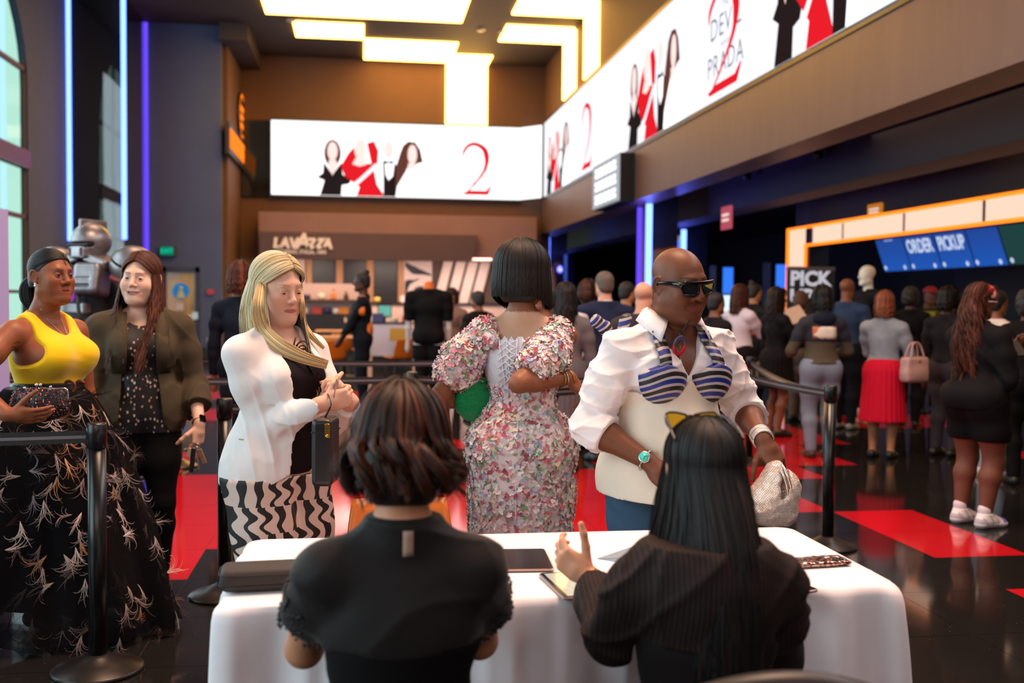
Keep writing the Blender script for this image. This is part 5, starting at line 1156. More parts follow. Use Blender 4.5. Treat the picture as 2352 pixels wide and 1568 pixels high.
def person_bald_man():
    pl = Place(1.10, 3.70, -163); r = pl.root('bald man in dark sunglasses, white shirt and striped bustier, leaning toward the table')
    sk = rgb('#6e4029'); wR = pl.L(1492, 1062, 3.46); wL = pl.L(1752, 1008, 3.56)
    face = dict(jaw=1.10, nose=1.28, lips=1.15, mw=1.12, fat=1.0, stubble=.35, brow=(.01, .006, .005), brows=.8, lipc=rgb('#8a463a'), blush=.1, smile=.1, open=.004, browup=1)
    f = Fig(1.695, False, 1.20, 1.22, bust=0, skin_c=sk, face=face, lean=.14, hyaw=.17, hpitch=.05, hroll=.05, hfwd=.035, neck=1.22, armr=1.22, shw=.93, head=1.09, belly=1.08, handR=wR, handL=wL, poleR=(.8, -.8, -.3), poleL=(-.55, -1, .1),
            hdR=pl.V((.55, -.55, -.62)), hnR=pl.V((.2, .8, -.3)), hkR=dict(curl=(.3, .35, .4, .4)), hdL=pl.V((.35, -.45, -.80)), hnL=pl.V((.0, .75, -.45)), hkL=dict(curl=(.55, .65, .7, .75), thumb=(.3, .2)), legr=1.05, belly_=1)
    def colf(V, C):
        p = ((V-f.hc) @ f.RH)/f.hs
        fur = np.zeros(len(V))
        for z0 in (.040, .050, .061): fur += np.exp(-((p[:, 2]-z0-.006*np.cos(p[:, 0]*60))**2)/.0000035)*(np.abs(p[:, 0]) < .045)*(p[:, 1] > .06)
        return C*(1-.22*np.clip(fur, 0, 1)[:, None])
    f.body(r, colf=colf, eyes=True)
    # white shirt, sleeves rolled to just under the elbow
    def arm(nm, t):
        a, b = f.J['el'+nm], f.J['wr'+nm]; return sleeve_cut(a, b, t), near_limb(a, b, .105)
    cutsR, nR = arm('R', .30); cutsL, nL = arm('L', .30); nk = f.J['neck']
    zt = f.tw((0, 0, 1.25/1.735*f.H))[2]
    vz = pl.L(1606, 868, 3.5)[2]
    def cut(X, Y, Z):
        c = np.maximum(np.minimum(cutsR(X, Y, Z), -nR(X, Y, Z)), np.minimum(cutsL(X, Y, Z), -nL(X, Y, Z)))
        wv = np.clip((Z-vz)/.20, 0, 1)*.120; v = np.minimum(np.minimum(wv-np.abs(X+.0), Y-.02), Z-vz)
        nb = .072-np.sqrt((X-nk[0])**2+((Y-nk[1]-.01)*.9)**2); top = np.minimum(nb, Z-nk[2]+.06)
        return np.maximum(np.maximum(c, v), np.maximum(top, .74*1.0-Z))
    fo = folds(.006, 34, (.6, .25, .9), 3, .6); fo2 = folds(.004, 70, (.3, .6, .8), 5, .5)
    cr1, cr2 = creases(.010, 46, 5, 3), creases(.006, 90, 8, 3)
    white = fabric('shirt_white', '#efe6e6', .7, 600, .12, .03)
    cuffs = []
    for nm in 'RL':
        a, b = f.J['el'+nm], f.J['wr'+nm]; d = b-a; cuffs += [('c', a+d*.10, a+d*.27, .056, .053, .01), ('c', a-d*.02, a+d*.12, .055, .056, .02)]
    f.garment('shirt', r, white, ('hips', 'trunk', 'chest', 'uarm', 'farm'), .018, cut, .0048, lambda X, Y, Z: fo(X, Y, Z)*.6+cr1(X, Y, Z)+cr2(X, Y, Z), extra=cuffs)
    # collar flaps
    def fl(q): # q = -1 image left (his right is +x)
        s = q; n0 = nk+np.array([0, 0, .035])
        inn = [n0+np.array([s*.070, -.045, .015]), n0+np.array([s*.074, .015, .000]), n0+np.array([s*.052, .066, -.030])]
        out = [n0+np.array([s*.120, -.040, -.032]), n0+np.array([s*.128, .045, -.062]), n0+np.array([s*.105, .105, -.105])]
        mid = [(np.array(a)+b)/2+np.array([0, .012, .016]) for a, b in zip(inn, out)]
        return [bez(inn, 8), bez(mid, 8), bez(out, 8)]
    for q in (1, -1): plate([fl(q)], .004, 'collar_flap', white, r)
    # bustier: cream body with peplum, striped cups and straps
    zc = pl.L(1560, 872, 3.45)[2]; hem = pl.L(1450, 1160, 3.5)[2]; cw = f.w
    cups = []
    def stripes():
        t = NT('bustier_stripes'); v = t.coord(); s = t.n('SeparateXYZ', {0: v}); x = t.math('ABSOLUTE', t.math('ADD', s.outputs[0], 0.0))
        arc = t.math('ADD', s.outputs[2], t.math('MULTIPLY', t.math('POWER', t.math('ABSOLUTE', t.math('SUBTRACT', x, .085)), 2.0), 3.4)); no = t.noise(v, 18, 2)
        u = t.math('FRACT', t.math('MULTIPLY', t.math('ADD', arc, t.math('MULTIPLY', no, .006)), 1/.050))
        sil = t.mix(t.noise(v, 900, 2), rgb('#8a7f84'), rgb('#d0c4c4'))
        c = t.ramp(u, [(0, rgb('#15120f')), (.30, rgb('#15120f')), (.31, (0, 0, 0)), (.5, rgb('#1c2a78')), (.82, rgb('#1c2a78'))], 'CONSTANT')
        isil = t.math('MAXIMUM', t.math('MULTIPLY', t.math('GREATER_THAN', u, .31), t.math('LESS_THAN', u, .5)), t.math('GREATER_THAN', u, .82))
        t.bsdf(t.mix(isil, c, sil), .45, 0, t.bump(t.noise(v, 700, 2), .2, .002)); return keep('bustier_stripes', t)
    st = stripes(); tw = f.tw; bz = 1.0*zc
    cup = lambda q: (q*.088, .0, 0)
    base = f.tw((0, 0, 0)); c0 = [np.array([q*.098, snap(f, ('trunk', 'chest', 'hips'), (q*.098, .5, bz), (0, -1, 0), .02)[1]-.052, bz]) for q in (1, -1)]
    cream = fabric('bustier_cream', '#e3d5c2', .7, 500, .1, .03)
    def cutb(X, Y, Z):
        low = np.full(np.broadcast_shapes(X.shape, Y.shape, Z.shape), -9., f32); x = np.abs(X)
        topz = bz-.070+.060*np.exp(-((x)/.035)**2)+.02*np.clip((x-.12)/.06, 0, 1)-.06*np.clip(-(Y+.02)/.1, 0, 1); return np.maximum(Z-topz, hem-Z-.012*np.cos(X*14))
    pep = [('c', np.array([0, .03, hem+.17]), np.array([0, .045, hem-.05]), .185*f.w/1.2, .225*f.w/1.2, .08)]
    f.garment('bustier', r, cream, ('hips', 'trunk', 'chest'), .026, cutb, .005, folds(.0022, 26, (.9, .2, .3), 9, .4), extra=pep)
    for n, q in enumerate((1, -1)):
        c = c0[n]; P = [('e', c, (.100, .088, .098), 0, rotm(-.1, 0, 0))]
        V, Q = skin(P, .004, cut=lambda X, Y, Z: np.maximum(Z-(c[2]+.052-.030*np.abs(X-c[0]-q*.01)/.08-.10*np.clip(q*(c[0]-X)-.03, 0, 1)), .012-(Y-c[1])+0*X), disp=folds(.0015, 60, (.2, .1, 1), 4, .3))
        mesh('cup', V, Q, st, r)
    for q in (1, -1):
        pts = []
        for k in range(9):
            u = k/8; x = q*(.112-.016*u); z = bz+.045+.118*u; pts.append(snap(f, ('trunk', 'chest'), (x, .6, z), (0, -1, 0), .034))
        G = []
        for dx in (-.024, 0, .024): G.append([p+np.array([dx, 0, 0]) for p in pts])
        plate([G], .005, 'strap', st, r)
    # bow of the same cloth behind the right shoulder
    sh = f.J['shR']+np.array([-.045, -.085, .035])
    for d, w2 in (((.075, -.02, .055), .030), ((-.04, -.03, .065), .028)):
        e = sh+np.array(d); V, Q = skin([('c', sh, e, .012, w2, .01)], .004, disp=lambda X, Y, Z: .006*np.sin(80*X+50*Z)+.01*np.abs(Y-e[1])/.03); mesh('bow_loop', V, Q, st, r)
    # jeans and shoes
    f.garment('jeans', r, fabric('denim', '#3c566e', .8, 900, .3, .25), ('hips', 'thigh', 'shin'), .012, lambda X, Y, Z: np.maximum(Z-hem-.06, .06-Z)+0*X*Y, .009, folds(.005, 30, (.2, .3, 1), 2))
    for nm in 'RL': f.garment('shoe', r, plain('shoe_black', '#141212', .4), ('foot'+nm,), .012, None, .008)
    # sunglasses
    blk = plain('glasses_black', '#0a0b0d', .12); m = MB(); hp = lambda x, y, z: tuple(f.headpt(x, y, z)); RM = Matrix(f.RH.tolist())
    m.tube([hp(x, .103-.9*x*x*4.0, .021) for x in np.linspace(-.070, .070, 17)], .0045*f.hs, 6); m.tube([hp(x, .104-3.2*x*x, .0245) for x in np.linspace(-.068, .068, 17)], .0030*f.hs, 6)
    for q in (-1, 1):
        loop = [(.012, .016), (.010, -.008), (.020, -.017), (.052, -.018), (.066, -.010), (.068, .016)]
        m.tube([hp(q*x, .1035-3.4*x*x, z) for x, z in [tuple(p) for p in bez(loop+[loop[0]], 26)]], .0033*f.hs, 6)
        m.tube([hp(q*x, y, z) for x, y, z in ((.068, .088, .014), (.073, .075, .013), (.079, .03, .010), (.0835, -.01, .006), (.081, -.03, -.012))], [.006*f.hs, .009*f.hs, .0075*f.hs, .005*f.hs, .003*f.hs], 8, .45, up=tuple(f.RH @ np.array([1., 0, 0])))
    g = m.build('sunglasses', blk, r); m = MB()
    for q in (-1, 1):
        C = [hp(q*x, .1030-3.4*x*x, z) for x, z in [tuple(p) for p in bez(loop+[loop[0]], 26)[:-1]]]; m.add(C, [tuple(range(len(C)))])
    lens = NT('dark_lens'); lens.bsdf((.012, .013, .016), .04, .0, None, Specular_IOR_Level=.9); keep('dark_lens', lens); m.build('lens', MATS['dark_lens'], g)
    # cord with an oval two-colour ring pendant, thin gold chain
    ps = lambda x, z, o=.004: snap(f, ('trunk', 'chest', 'neck', 'head'), (x, .6, z), (0, -1, 0), o)
    pen = pl.L(1577, 795, 3.50); px, pz = pen[0], pen[2]; front = ps(px, pz, .030)
    cord = [nk+np.array([.078, -.02, .045]), nk+np.array([.072, .045, .012]), ps(px+.030, pz+.085, .006), front+np.array([0, .004, .034])]
    c2 = [nk+np.array([-.078, -.02, .045]), nk+np.array([-.070, .045, .016]), ps(px-.028, pz+.088, .006), front+np.array([0, .004, .034])]
    m = MB(); m.tube(bez(cord, 18), .0022, 6).tube(bez(c2, 18), .0022, 6).tube([front+np.array([0, .008, .052]), front+np.array([.002, .012, .026])], .004, 6); m.build('necklace_cord', plain('cord_black', '#15100f', .6), r)
    RP = rotm(-.35, .12, 0); V, Q, C = [], [], []; n, k = 40, 10
    for i in range(n):
        t = 2*PI*i/n
        for j in range(k):
            a = 2*PI*j/k; rr = 1+.30*math.cos(a); V.append(front+np.array([0, .003, 0])+RP @ np.array([.0225*rr*math.cos(t), .0055*math.sin(a), .031*rr*math.sin(t)])); C.append(rgb('#4c4660') if math.sin(t) > .05 else rgb('#c8222f'))
    Q = [(i*k+j, ((i+1) % n)*k+j, ((i+1) % n)*k+(j+1) % k, i*k+(j+1) % k) for i in range(n) for j in range(k)]; mesh('pendant', V, Q, vcol('pendant', .35), r, C)['label'] = 'oval ring pendant, grey above and red below'
    m = MB(); m.tube(bez([nk+np.array([-.066, .03, .03]), ps(px-.024, pz+.05, .004), ps(px-.022, pz-.01, .004), ps(px-.004, pz-.055, .006)], 16), .0011, 5); m.ball(tuple(ps(px-.004, pz-.058, .008)), (.008, .004, .010)); m.build('thin_chain', plain('gold', '#c9963c', .25, 1), r)
    # watch and bracelets
    d = unit(f.J['wrR']-f.J['elR']); w0 = f.J['wrR']-d*.015; m = MB(); m.tube(ring_pts(w0, d, .033, 28), .010, 8, .35, up=tuple(d)); b = m.build('watch', plain('steel', '#c8c4c0', .22, .9), r)
    vd = pl.V((-.35, -.85, .40)); vd = unit(vd-d*(vd@d)); RW = Matrix(np.stack([np.cross(d, vd), d, vd], 1).tolist()); wc = w0+vd*.034
    MB().lathe([(.0195, -.004), (.021, .0), (.021, .006), (.0185, .0085)], tuple(wc), 28, RW).build('watch_case', plain('steel', '#c8c4c0', .22, .9), b); MB().lathe([(.0172, .0082), (.0172, .0092)], tuple(wc), 28, RW).build('dial', plain('dial_turquoise', '#46c9b8', .3), b)['label'] = 'turquoise watch dial'
    m = MB(); k = RW
    for a, ln in ((.5, .010), (2.4, .013)): m.tube([wc+vd*.0098, wc+vd*.0098+(np.cross(d, vd)*math.cos(a)+d*math.sin(a))*ln], .0008, 5)
    m.build('watch_hands', plain('hand_dark', '#20302e', .4), b)
    d = unit(f.J['wrL']-f.J['elL']); m = MB()
    for j in range(5): m.tube(ring_pts(f.J['wrL']-d*(.036-.011*j), d+np.array([.05*math.sin(j*2), .05*math.cos(j*3), 0]), .0365, 30), .0042, 6)
    m.build('bracelets', plain('bracelet_silver', '#d8cfc8', .3, .7, bump=.6, scale=500), r)
    # silver woven clutch held in the left hand
    hand = pl.W(f.J['wrL']+unit(pl.V((.35, -.45, -.80)))*.11); c = aty(1772, 1128, 3.50)
    q = thing('clutch_bag', 'silver woven pillow clutch with a frame top, held over the table\'s right corner', 'handbag', tuple(c), rad(-8))
    wv = NT('silver_weave'); v = wv.coord(); br = wv.n('TexBrick', {'Vector': wv.coord('Object', (1, 1, 1), (PI/2, 0, 0)), 'Scale': 70.0, 'Color1': (1, 1, 1, 1), 'Color2': (.8, .8, .8, 1), 'Mortar': (0, 0, 0, 1), 'Mortar Size': .09, 'Mortar Smooth': .9, 'Brick Width': .55, 'Row Height': .32}); no = wv.noise(v, 60, 3)
    wv.bsdf(wv.mix(no, rgb('#d8c2b6'), rgb('#fbeee6')), .30, .45, wv.bump(wv.math('ADD', br.outputs[0], wv.math('MULTIPLY', no, .8)), 1.0, .006)); keep('weave', wv)
    V, Q = skin([('e', (0, 0, -.03), (.088, .062, .082), 0, None), ('c', (-.05, 0, -.075), (.055, 0, -.085), .034, .034, .05), ('c', (.015, -.004, .065), (.045, .0, .02), .045, .055, .05), ('-e', (.038, -.035, .045), (.013, .055, .065), .02, rotm(0, .18, 0))], .0035, disp=lambda X, Y, Z: .0014*np.sin(150*Z+20*X)*np.sin(90*X+60*Y))
    mesh('bag_body', V, Q, MATS['weave'], q); m = MB()
    for dx in (-.0065, .0065): m.tube(bez([(.052+dx, -.05, -.010), (.044+dx, -.056, .035), (.030+dx, -.045, .078), (.022+dx, -.01, .100), (.022+dx, .03, .098), (.03+dx, .055, .06)], 24), .0052, 8)
    m.build('frame', plain('frame_silver', '#d9c6bb', .25, .8), q)

def bag_box(loc, rz, label):
    b = thing('box_handbag', label, 'handbag', loc, rz); lea = plain('leather_black', '#161112', .35, bump=.1, scale=300); V, Q = skin([('b', (0, 0, 0), (.035, .07, .113), .016, 0, None)], .005); mesh('bag_body', V, Q, lea, b)
    m = MB(); m.box((-.0362, -.0712, .066), (.0362, .0712, .070)); m.build('seam', plain('leather_dark', '#0a0808', .5), b); g = plain('gold', '#c9963c', .25, 1)
    MB().rbox((.014, -.082, .052), (.030, -.070, .100), .004, axis=1).lathe([(.007, 0), (.005, .01)], (.022, -.082, .060), 10, Matrix.Rotation(PI/2, 3, 'X')).build('clasp', g, b); return b
def person_blonde():
    pl = Place(-.295, 3.96, -135); r = pl.root('blonde woman in a white blazer looking down, behind the table\'s left end')
    sk = rgb('#e6b096'); wR = pl.L(738, 928, 3.76); wL = pl.L(806, 922, 3.86)
    face = dict(jaw=1.04, nose=.92, lips=.85, fat=.45, iris=(.05, .09, .12), brow=rgb('#8a6040'), brows=.38, lipc=rgb('#bf6a60'), blush=.45, open=.0018, lidz=-.003, gaze=(0, -.5), liner=.6)
    f = Fig(1.655, True, 1.10, 1.14, bust=1.25, skin_c=sk, face=face, hyaw=-.10, hpitch=.17, hroll=0.03, handR=wR, handL=wL, poleR=(.35, -1, -.5), poleL=(-.5, -1, -.6), armr=1.14, shw=1.0, hfwd=-.012, head=1.05,
            hdR=pl.V((.85, .1, .22)), hnR=pl.V((-.1, .9, .2)), hkR=dict(curl=(.9, 1.0, 1.05, 1.1), thumb=(.4, .4)), hdL=pl.V((-.42, -.30, .62)), hnL=pl.V((-.5, .1, -.5)), hkL=dict(curl=(.8, .9, 1.0, 1.0), thumb=(.5, .4)), lift=.04)
    f.body(r, parts=('hips', 'trunk', 'chest', 'neck', 'head', 'uarm', 'farm', 'hand', 'thigh', 'shin', 'foot'))
    nk = f.J['neck']
    blk = fabric('top_black', '#191214', .8, 600, .1, .1)
    def neckcut(X, Y, Z): return np.maximum(np.minimum(.105-np.sqrt(X**2+((Z-nk[2]-.01)*.80)**2), Y+.02), Z-nk[2]-.005)
    f.garment('top', r, blk, ('hips', 'trunk', 'chest'), .007, lambda X, Y, Z: np.maximum(neckcut(X, Y, Z), .86-Z), .0055, folds(.002, 40, (.3, .2, 1), 2))
    aR, bR, aL, bL = f.J['elR'], f.J['wrR'], f.J['elL'], f.J['wrL']; cR, cL = sleeve_cut(aR, bR, 1.04), sleeve_cut(aL, bL, .86); nR, nL = near_limb(aR, bR, .075), near_limb(aL, bL, .075)
    hem = pl.L(600, 1118, 3.85)[2]
    def cut(X, Y, Z):
        c = np.maximum(np.minimum(cR(X, Y, Z), -nR(X, Y, Z)), np.minimum(cL(X, Y, Z), -nL(X, Y, Z)))
        wv = np.interp(Z, [hem-.02, hem+.05, hem+.25, nk[2]-.18, nk[2]-.02, nk[2]+.1], [.20, .075, .055, .082, .070, .075]); op = np.minimum(wv-np.abs(X), Y+.005)
        top = np.minimum(.085-np.sqrt((X-nk[0])**2+(Y-nk[1]-.0)**2), Z-nk[2]+.07)
        return np.maximum(np.maximum(c, op), np.maximum(top, hem+.03*np.clip(.08-np.abs(X), 0, 1)-Z))
    slv = folds(.004, 46, (.9, .3, .5), 8, .5); elb = aR; crs = creases(.011, 60, 3, 3, 1.0, unit(bR-aR))
    def disp(X, Y, Z):
        d2 = (X-elb[0])**2+(Y-elb[1])**2+(Z-elb[2])**2; e2 = np.exp(-d2/.03); return slv(X, Y, Z)*(.25+e2)+crs(X, Y, Z)*(.12+e2)
    ex = []
    for nm in 'RL': a, b = f.J['el'+nm], f.J['wr'+nm]; ex += [('c', a, b, .040, .034, .02)]
    ex += [('e', (0, -.015, hem+.03), (.205, .158, .27), .06, None)]
    ov = fabric('blazer_white', '#efe7e4', .72, 700, .10, .02)
    f.garment('blazer', r, ov, ('hips', 'trunk', 'chest', 'uarm', 'farm'), .013, cut, .0045, disp, extra=ex)
    m = MB(); z = hem+.20; p = [snap(f, ('hips', 'trunk'), (x, -.25+.5*0, z-.02*(x-.12)), (0, 1, 0), 0) for x in (.0,)]
    pk = [rsnap(f, pl, ('hips', 'trunk'), px_, py_, .016, extra=[('e', (0, -.015, hem+.03), (.205, .158, .27), .06, None)], Y0=2.8) for px_, py_ in ((549, 1008), (575, 1010), (598, 1013))]
    MB().tube(pk, .0022, 6).box((-.002, -.002, -.018), (.002, .002, 0), None, tuple(pk[-1])).build('zip', plain('gold', '#c9963c', .25, 1), r)
    # patterned wide trousers
    t = NT('wave_print'); v = t.coord(); s = t.n('SeparateXYZ', {0: v}); z_ = s.outputs[2]; ex_ = pl.R.T @ np.array([1., .25, 0]); hx = t.math('ADD', t.math('MULTIPLY', s.outputs[0], float(ex_[0])), t.math('MULTIPLY', s.outputs[1], float(ex_[1]))); row = t.math('FLOOR', t.math('MULTIPLY', z_, 1/.095)); fz = t.math('FRACT', t.math('MULTIPLY', z_, 1/.095))
    ph = t.math('MULTIPLY', row, 2.4); wob = t.math('MULTIPLY', t.math('SINE', t.math('ADD', t.math('MULTIPLY', fz, 9.5), t.math('MULTIPLY', t.math('SINE', t.math('MULTIPLY', row, 7.1)), 2.0))), .95)
    wob2 = t.math('MULTIPLY', t.math('SINE', t.math('MULTIPLY', t.math('ADD', hx, row), 23.0)), .9)
    a = t.math('SINE', t.math('ADD', t.math('MULTIPLY', hx, 108.0), t.math('ADD', ph, t.math('MULTIPLY', wob, t.math('ADD', wob2, .9))))); k = t.math('GREATER_THAN', a, t.math('ADD', .22, t.math('MULTIPLY', t.math('SINE', t.math('MULTIPLY', fz, 6.28)), .45)))
    t.bsdf(t.mix(k, rgb('#dcbfb2'), rgb('#15100f')), .6, 0, t.bump(t.noise(v, 10, 4), .25, .006)); pr = keep('wave_print', t)
    legs = []
    for nm in 'RL': legs += [('c', f.J['hip'+nm]-np.array([0, 0, .02]), f.J['kn'+nm], .105, .092, .05), ('c', f.J['kn'+nm], f.J['an'+nm]*np.array([1, 1, .3]), .092, .125, .04)]
    f.garment('trousers', r, pr, ('hips', 'thigh', 'shin'), .014, lambda X, Y, Z: np.maximum(Z-hem-.035, .015-Z)+0*X*Y, .007, folds(.006, 34, (1, .4, .12), 6, .3), extra=legs)
    for nm in 'RL': f.garment('shoe', r, plain('shoe_black', '#141212', .4), ('foot'+nm,), .010, None, .008)
    # hair: straight blonde, parted, over the shoulders
    def fall(az, u, s):
        fr = np.clip((112-az)/40, 0, 1)
        dr = (.215+.165*fr)*u
        off = np.array([s*(.012*math.sin(u*PI)-.022*fr*u), fr*(.145*u*u+.045*u)-.025*(1-fr)*u, 0])
        return 1+.05*math.sin(u*PI)*(1-fr*.5), dr, off
    k = 2300; P = hair_paths(f, k, 24, fall, part=-.012, front=66, seed=4, vol=1.06, spread=.0045, wave=.002, wfreq=1.1, front_lift=.06)
    hair_cap(f, r, rgb('#b89a68'), 1.03, 'hair', .070)
    locks('hair', r, to_head(f, P), .0030*np.random.RandomState(2).uniform(.5, 1.2, k), hair_cols(k, rgb('#dccaa2'), .08, 3, rgb('#bd9a66'), .28), seed=4, flat=.35, n=4)
    rg = np.random.RandomState(21); bl_ = [('e', (0, 0, f.J['waist'][2]+.20), (.01, .01, .01), 0, None)]
    for gpx, kk, wd in (([(604, 634, .0), (592, 700, .0), (602, 752, .016), (640, 792, .026), (690, 818, .026), (752, 838, .022)], 420, .026), ([(690, 655, .0), (694, 700, .0), (698, 742, .012), (716, 772, .022), (744, 800, .022)], 120, .010)):
        G = []
        for i, (px, py, of) in enumerate(gpx):
            if i < 2: G.append(pl.L(px, py, (3.93, 3.83)[i] if px < 650 else (4.0, 3.93)[i]))
            else: G.append(rsnap(f, pl, ('trunk', 'chest', 'neck', 'uarm'), px, py, of+.010, Y0=2.6))
        G = np.array(G); B = bez(G, 20); tn = np.gradient(B, axis=0); tn /= np.linalg.norm(tn, axis=1, keepdims=True); vw = unit(pl.V((0, -1, .1))); sd = np.cross(tn, vw); sd /= np.linalg.norm(sd, axis=1, keepdims=True); u = np.linspace(0, 1, 20); P2 = []
        for _ in range(kk):
            a = rg.uniform(-1, 1); b = rg.rand(); w_ = wd*np.interp(u, [0, .3, .7, 1], [.35, .9, 1.0, .35+.3*rg.rand()]); P2.append(B+sd*(a*w_)[:, None]+vw*(.008*(1-a*a)*b+.002*np.sin(u*5+a*9))[:, None])
        locks('hair', r, np.array(P2), .0026, hair_cols(kk, rgb('#d6c092'), .10, 3, rgb('#b88f58'), .4), seed=5, flat=.4, n=4, nv=vw, r_in=.1)
    # earring, choker flower, strap of the bag
    e = f.headpt(.080, -.006, -.045); m = MB(); m.tube([e, e+np.array([.004, 0, -.030]), e+np.array([.007, .002, -.062])], [.003, .0075, .0085], 6, .4); m.build('earring', plain('earring_pearl', '#d9cfc0', .3, .3, bump=.8, scale=400), r)
    q = snap(f, ('trunk', 'chest', 'neck'), (-.012, .5, nk[2]-.085), (0, -1, 0), .012); m = MB()
    for i in range(14):
        a = i*2.4; rr = .006+.0016*i; m.tube(bez([q+np.array([rr*math.cos(a), 0, rr*math.sin(a)]), q+np.array([rr*1.5*math.cos(a+.6), .012, rr*1.5*math.sin(a+.6)]), q+np.array([rr*1.9*math.cos(a+1.4), .004, rr*1.9*math.sin(a+1.4)])], 6), .0035, 5, .5)
    m.build('neck_flower', plain('flower_black', '#1d1110', .6), r)
    bag = bag_box(tuple(aty(748, 1034, 3.57)), rad(-10), 'small black box handbag with a gold clasp hanging beside the white blazer')
    SP = [pl.W(rsnap(f, pl, ('trunk', 'chest'), px, py, .016, Y0=2.6)) for px, py in ((694, 820), (716, 852), (742, 890))]; o = np.array(bag.location)
    pts = bez(SP+[aty(760, 925, 3.60), aty(742, 965, 3.57), o+np.array([-.012, 0, .115])], 24)-o; Rb = rotm(0, 0, -rad(-10)); MB().tube([Rb @ p for p in pts], .0065, 6, .35).build('strap', plain('leather_black', '#161112', .35, bump=.1, scale=300), bag)
    c = aty(772, 893, 3.76); g = tag(MB().rbox((-.014, -.001, -.034), (.014, .001, .034), .003, axis=1, R=Matrix(rotm(0, .45, 1.25).tolist()), o=tuple(c)).build('ticket_card', plain('card_grey', '#8f7f74', .5)), 'small card held between the blonde woman\'s fingers', 'card')
    g = pl.W(f.J['wrL']); m = MB().tube(ring_pts(f.hand_tips['L'][2]*0+(f.g['handL'][6][1]+f.g['handL'][6][2])/2 if False else f.J['wrL']+unit(pl.V((-.42, -.30, .62)))*.10, pl.V((-.42, -.30, .62)), .0105, 16), .0012, 5); m.build('ring', plain('gold', '#c9963c', .25, 1), r)
def petals(name, root, V, N, k, size, cols, seed=0, fan=7, lift=.5, kind=None, mat=None):
    """small gathered ruffles standing on a surface: K fans at random vertices V with normals N"""
    rng = np.random.RandomState(seed); idx = rng.choice(len(V), k); VV, QQ, CC = [], [], []
    for i in idx:
        p, n = V[i], unit(N[i]); t = rng.randn(3); t[2] -= .8; t = unit(t-n*(t@n)); b = np.cross(n, t); s = size*rng.uniform(.6, 1.3); c = np.array(cols[rng.randint(len(cols))])*rng.uniform(.8, 1.15); sp = rng.uniform(.9, 1.6); base = len(VV); lf = lift*rng.uniform(.5, 1.3)
        for j in range(fan+1):
            a = (j/fan-.5)*2*sp; w = .18*s*math.sin(j*2.6+rng.rand())
            for q, rr in enumerate((.12, .55, 1.0)):
                d = (t*math.cos(a)+b*math.sin(a))*s*rr*(1+.12*rng.randn()*q/2); VV.append(p+d+n*(s*lf*rr*(1.1-.35*rr)+w*q/2+.002)); CC.append(c*(1.0 if q < 2 else 1.1)*(1-.16*(j % 2)))
        for j in range(fan):
            for q in range(2): a0 = base+j*3+q; QQ.append((a0, a0+3, a0+4, a0+1))
    o = mesh(name, np.array(VV), np.array(QQ), mat or vcol('ruffle', .8, .15, 300), root, np.clip(np.array(CC), 0, 1))
    if kind: o['kind'] = kind
    return o
def normals(V, Q):
    n = np.cross(V[Q[:, 2]]-V[Q[:, 0]], V[Q[:, 3]]-V[Q[:, 1]]); out = np.zeros_like(V)
    for i in range(4):
        for c in range(3): out[:, c] += np.bincount(Q[:, i], n[:, c], len(V))
    return out/np.maximum(np.linalg.norm(out, axis=1, keepdims=True), 1e-9)
def wisps(name, root, V, N, k, cols, seed=0, length=.11, r=.0016, kind='stuff'):
    """ostrich feather tufts: bundles of thin curling barbs"""
    rng = np.random.RandomState(seed); paths, cc, rr = [], [], []
    for i in rng.choice(len(V), k, replace=False):
        p, n = V[i], unit(N[i]); t = rng.randn(3)*.8; t[2] -= .9; t = unit(t-n*(t@n)*.7); b = np.cross(n, t); c = np.array(cols[rng.randint(len(cols))])*rng.uniform(.6, 1.15)
        for j in range(rng.randint(8, 14)):
            a = rng.uniform(-.6, .6); L = length*rng.uniform(.55, 1.25); cu_ = rng.uniform(-3.4, 3.4); pts = [p+n*.003]; d = unit(t*math.cos(a*.5)+b*math.sin(a*.5)+n*.35)
            for q in range(9):
                ang = a*.5+cu_*(q/9)**2; d = unit(t*math.cos(ang)+b*math.sin(ang)+n*(.35-.5*q/9)); pts.append(pts[-1]+d*L/9)
            paths.append(pts); cc.append(c*rng.uniform(.8, 1.1)); rr.append(r*rng.uniform(.6, 1.3))
    return locks(name, root, paths, rr, cc, 4, .6, .3, vcol('feather', .8), seed, kind)

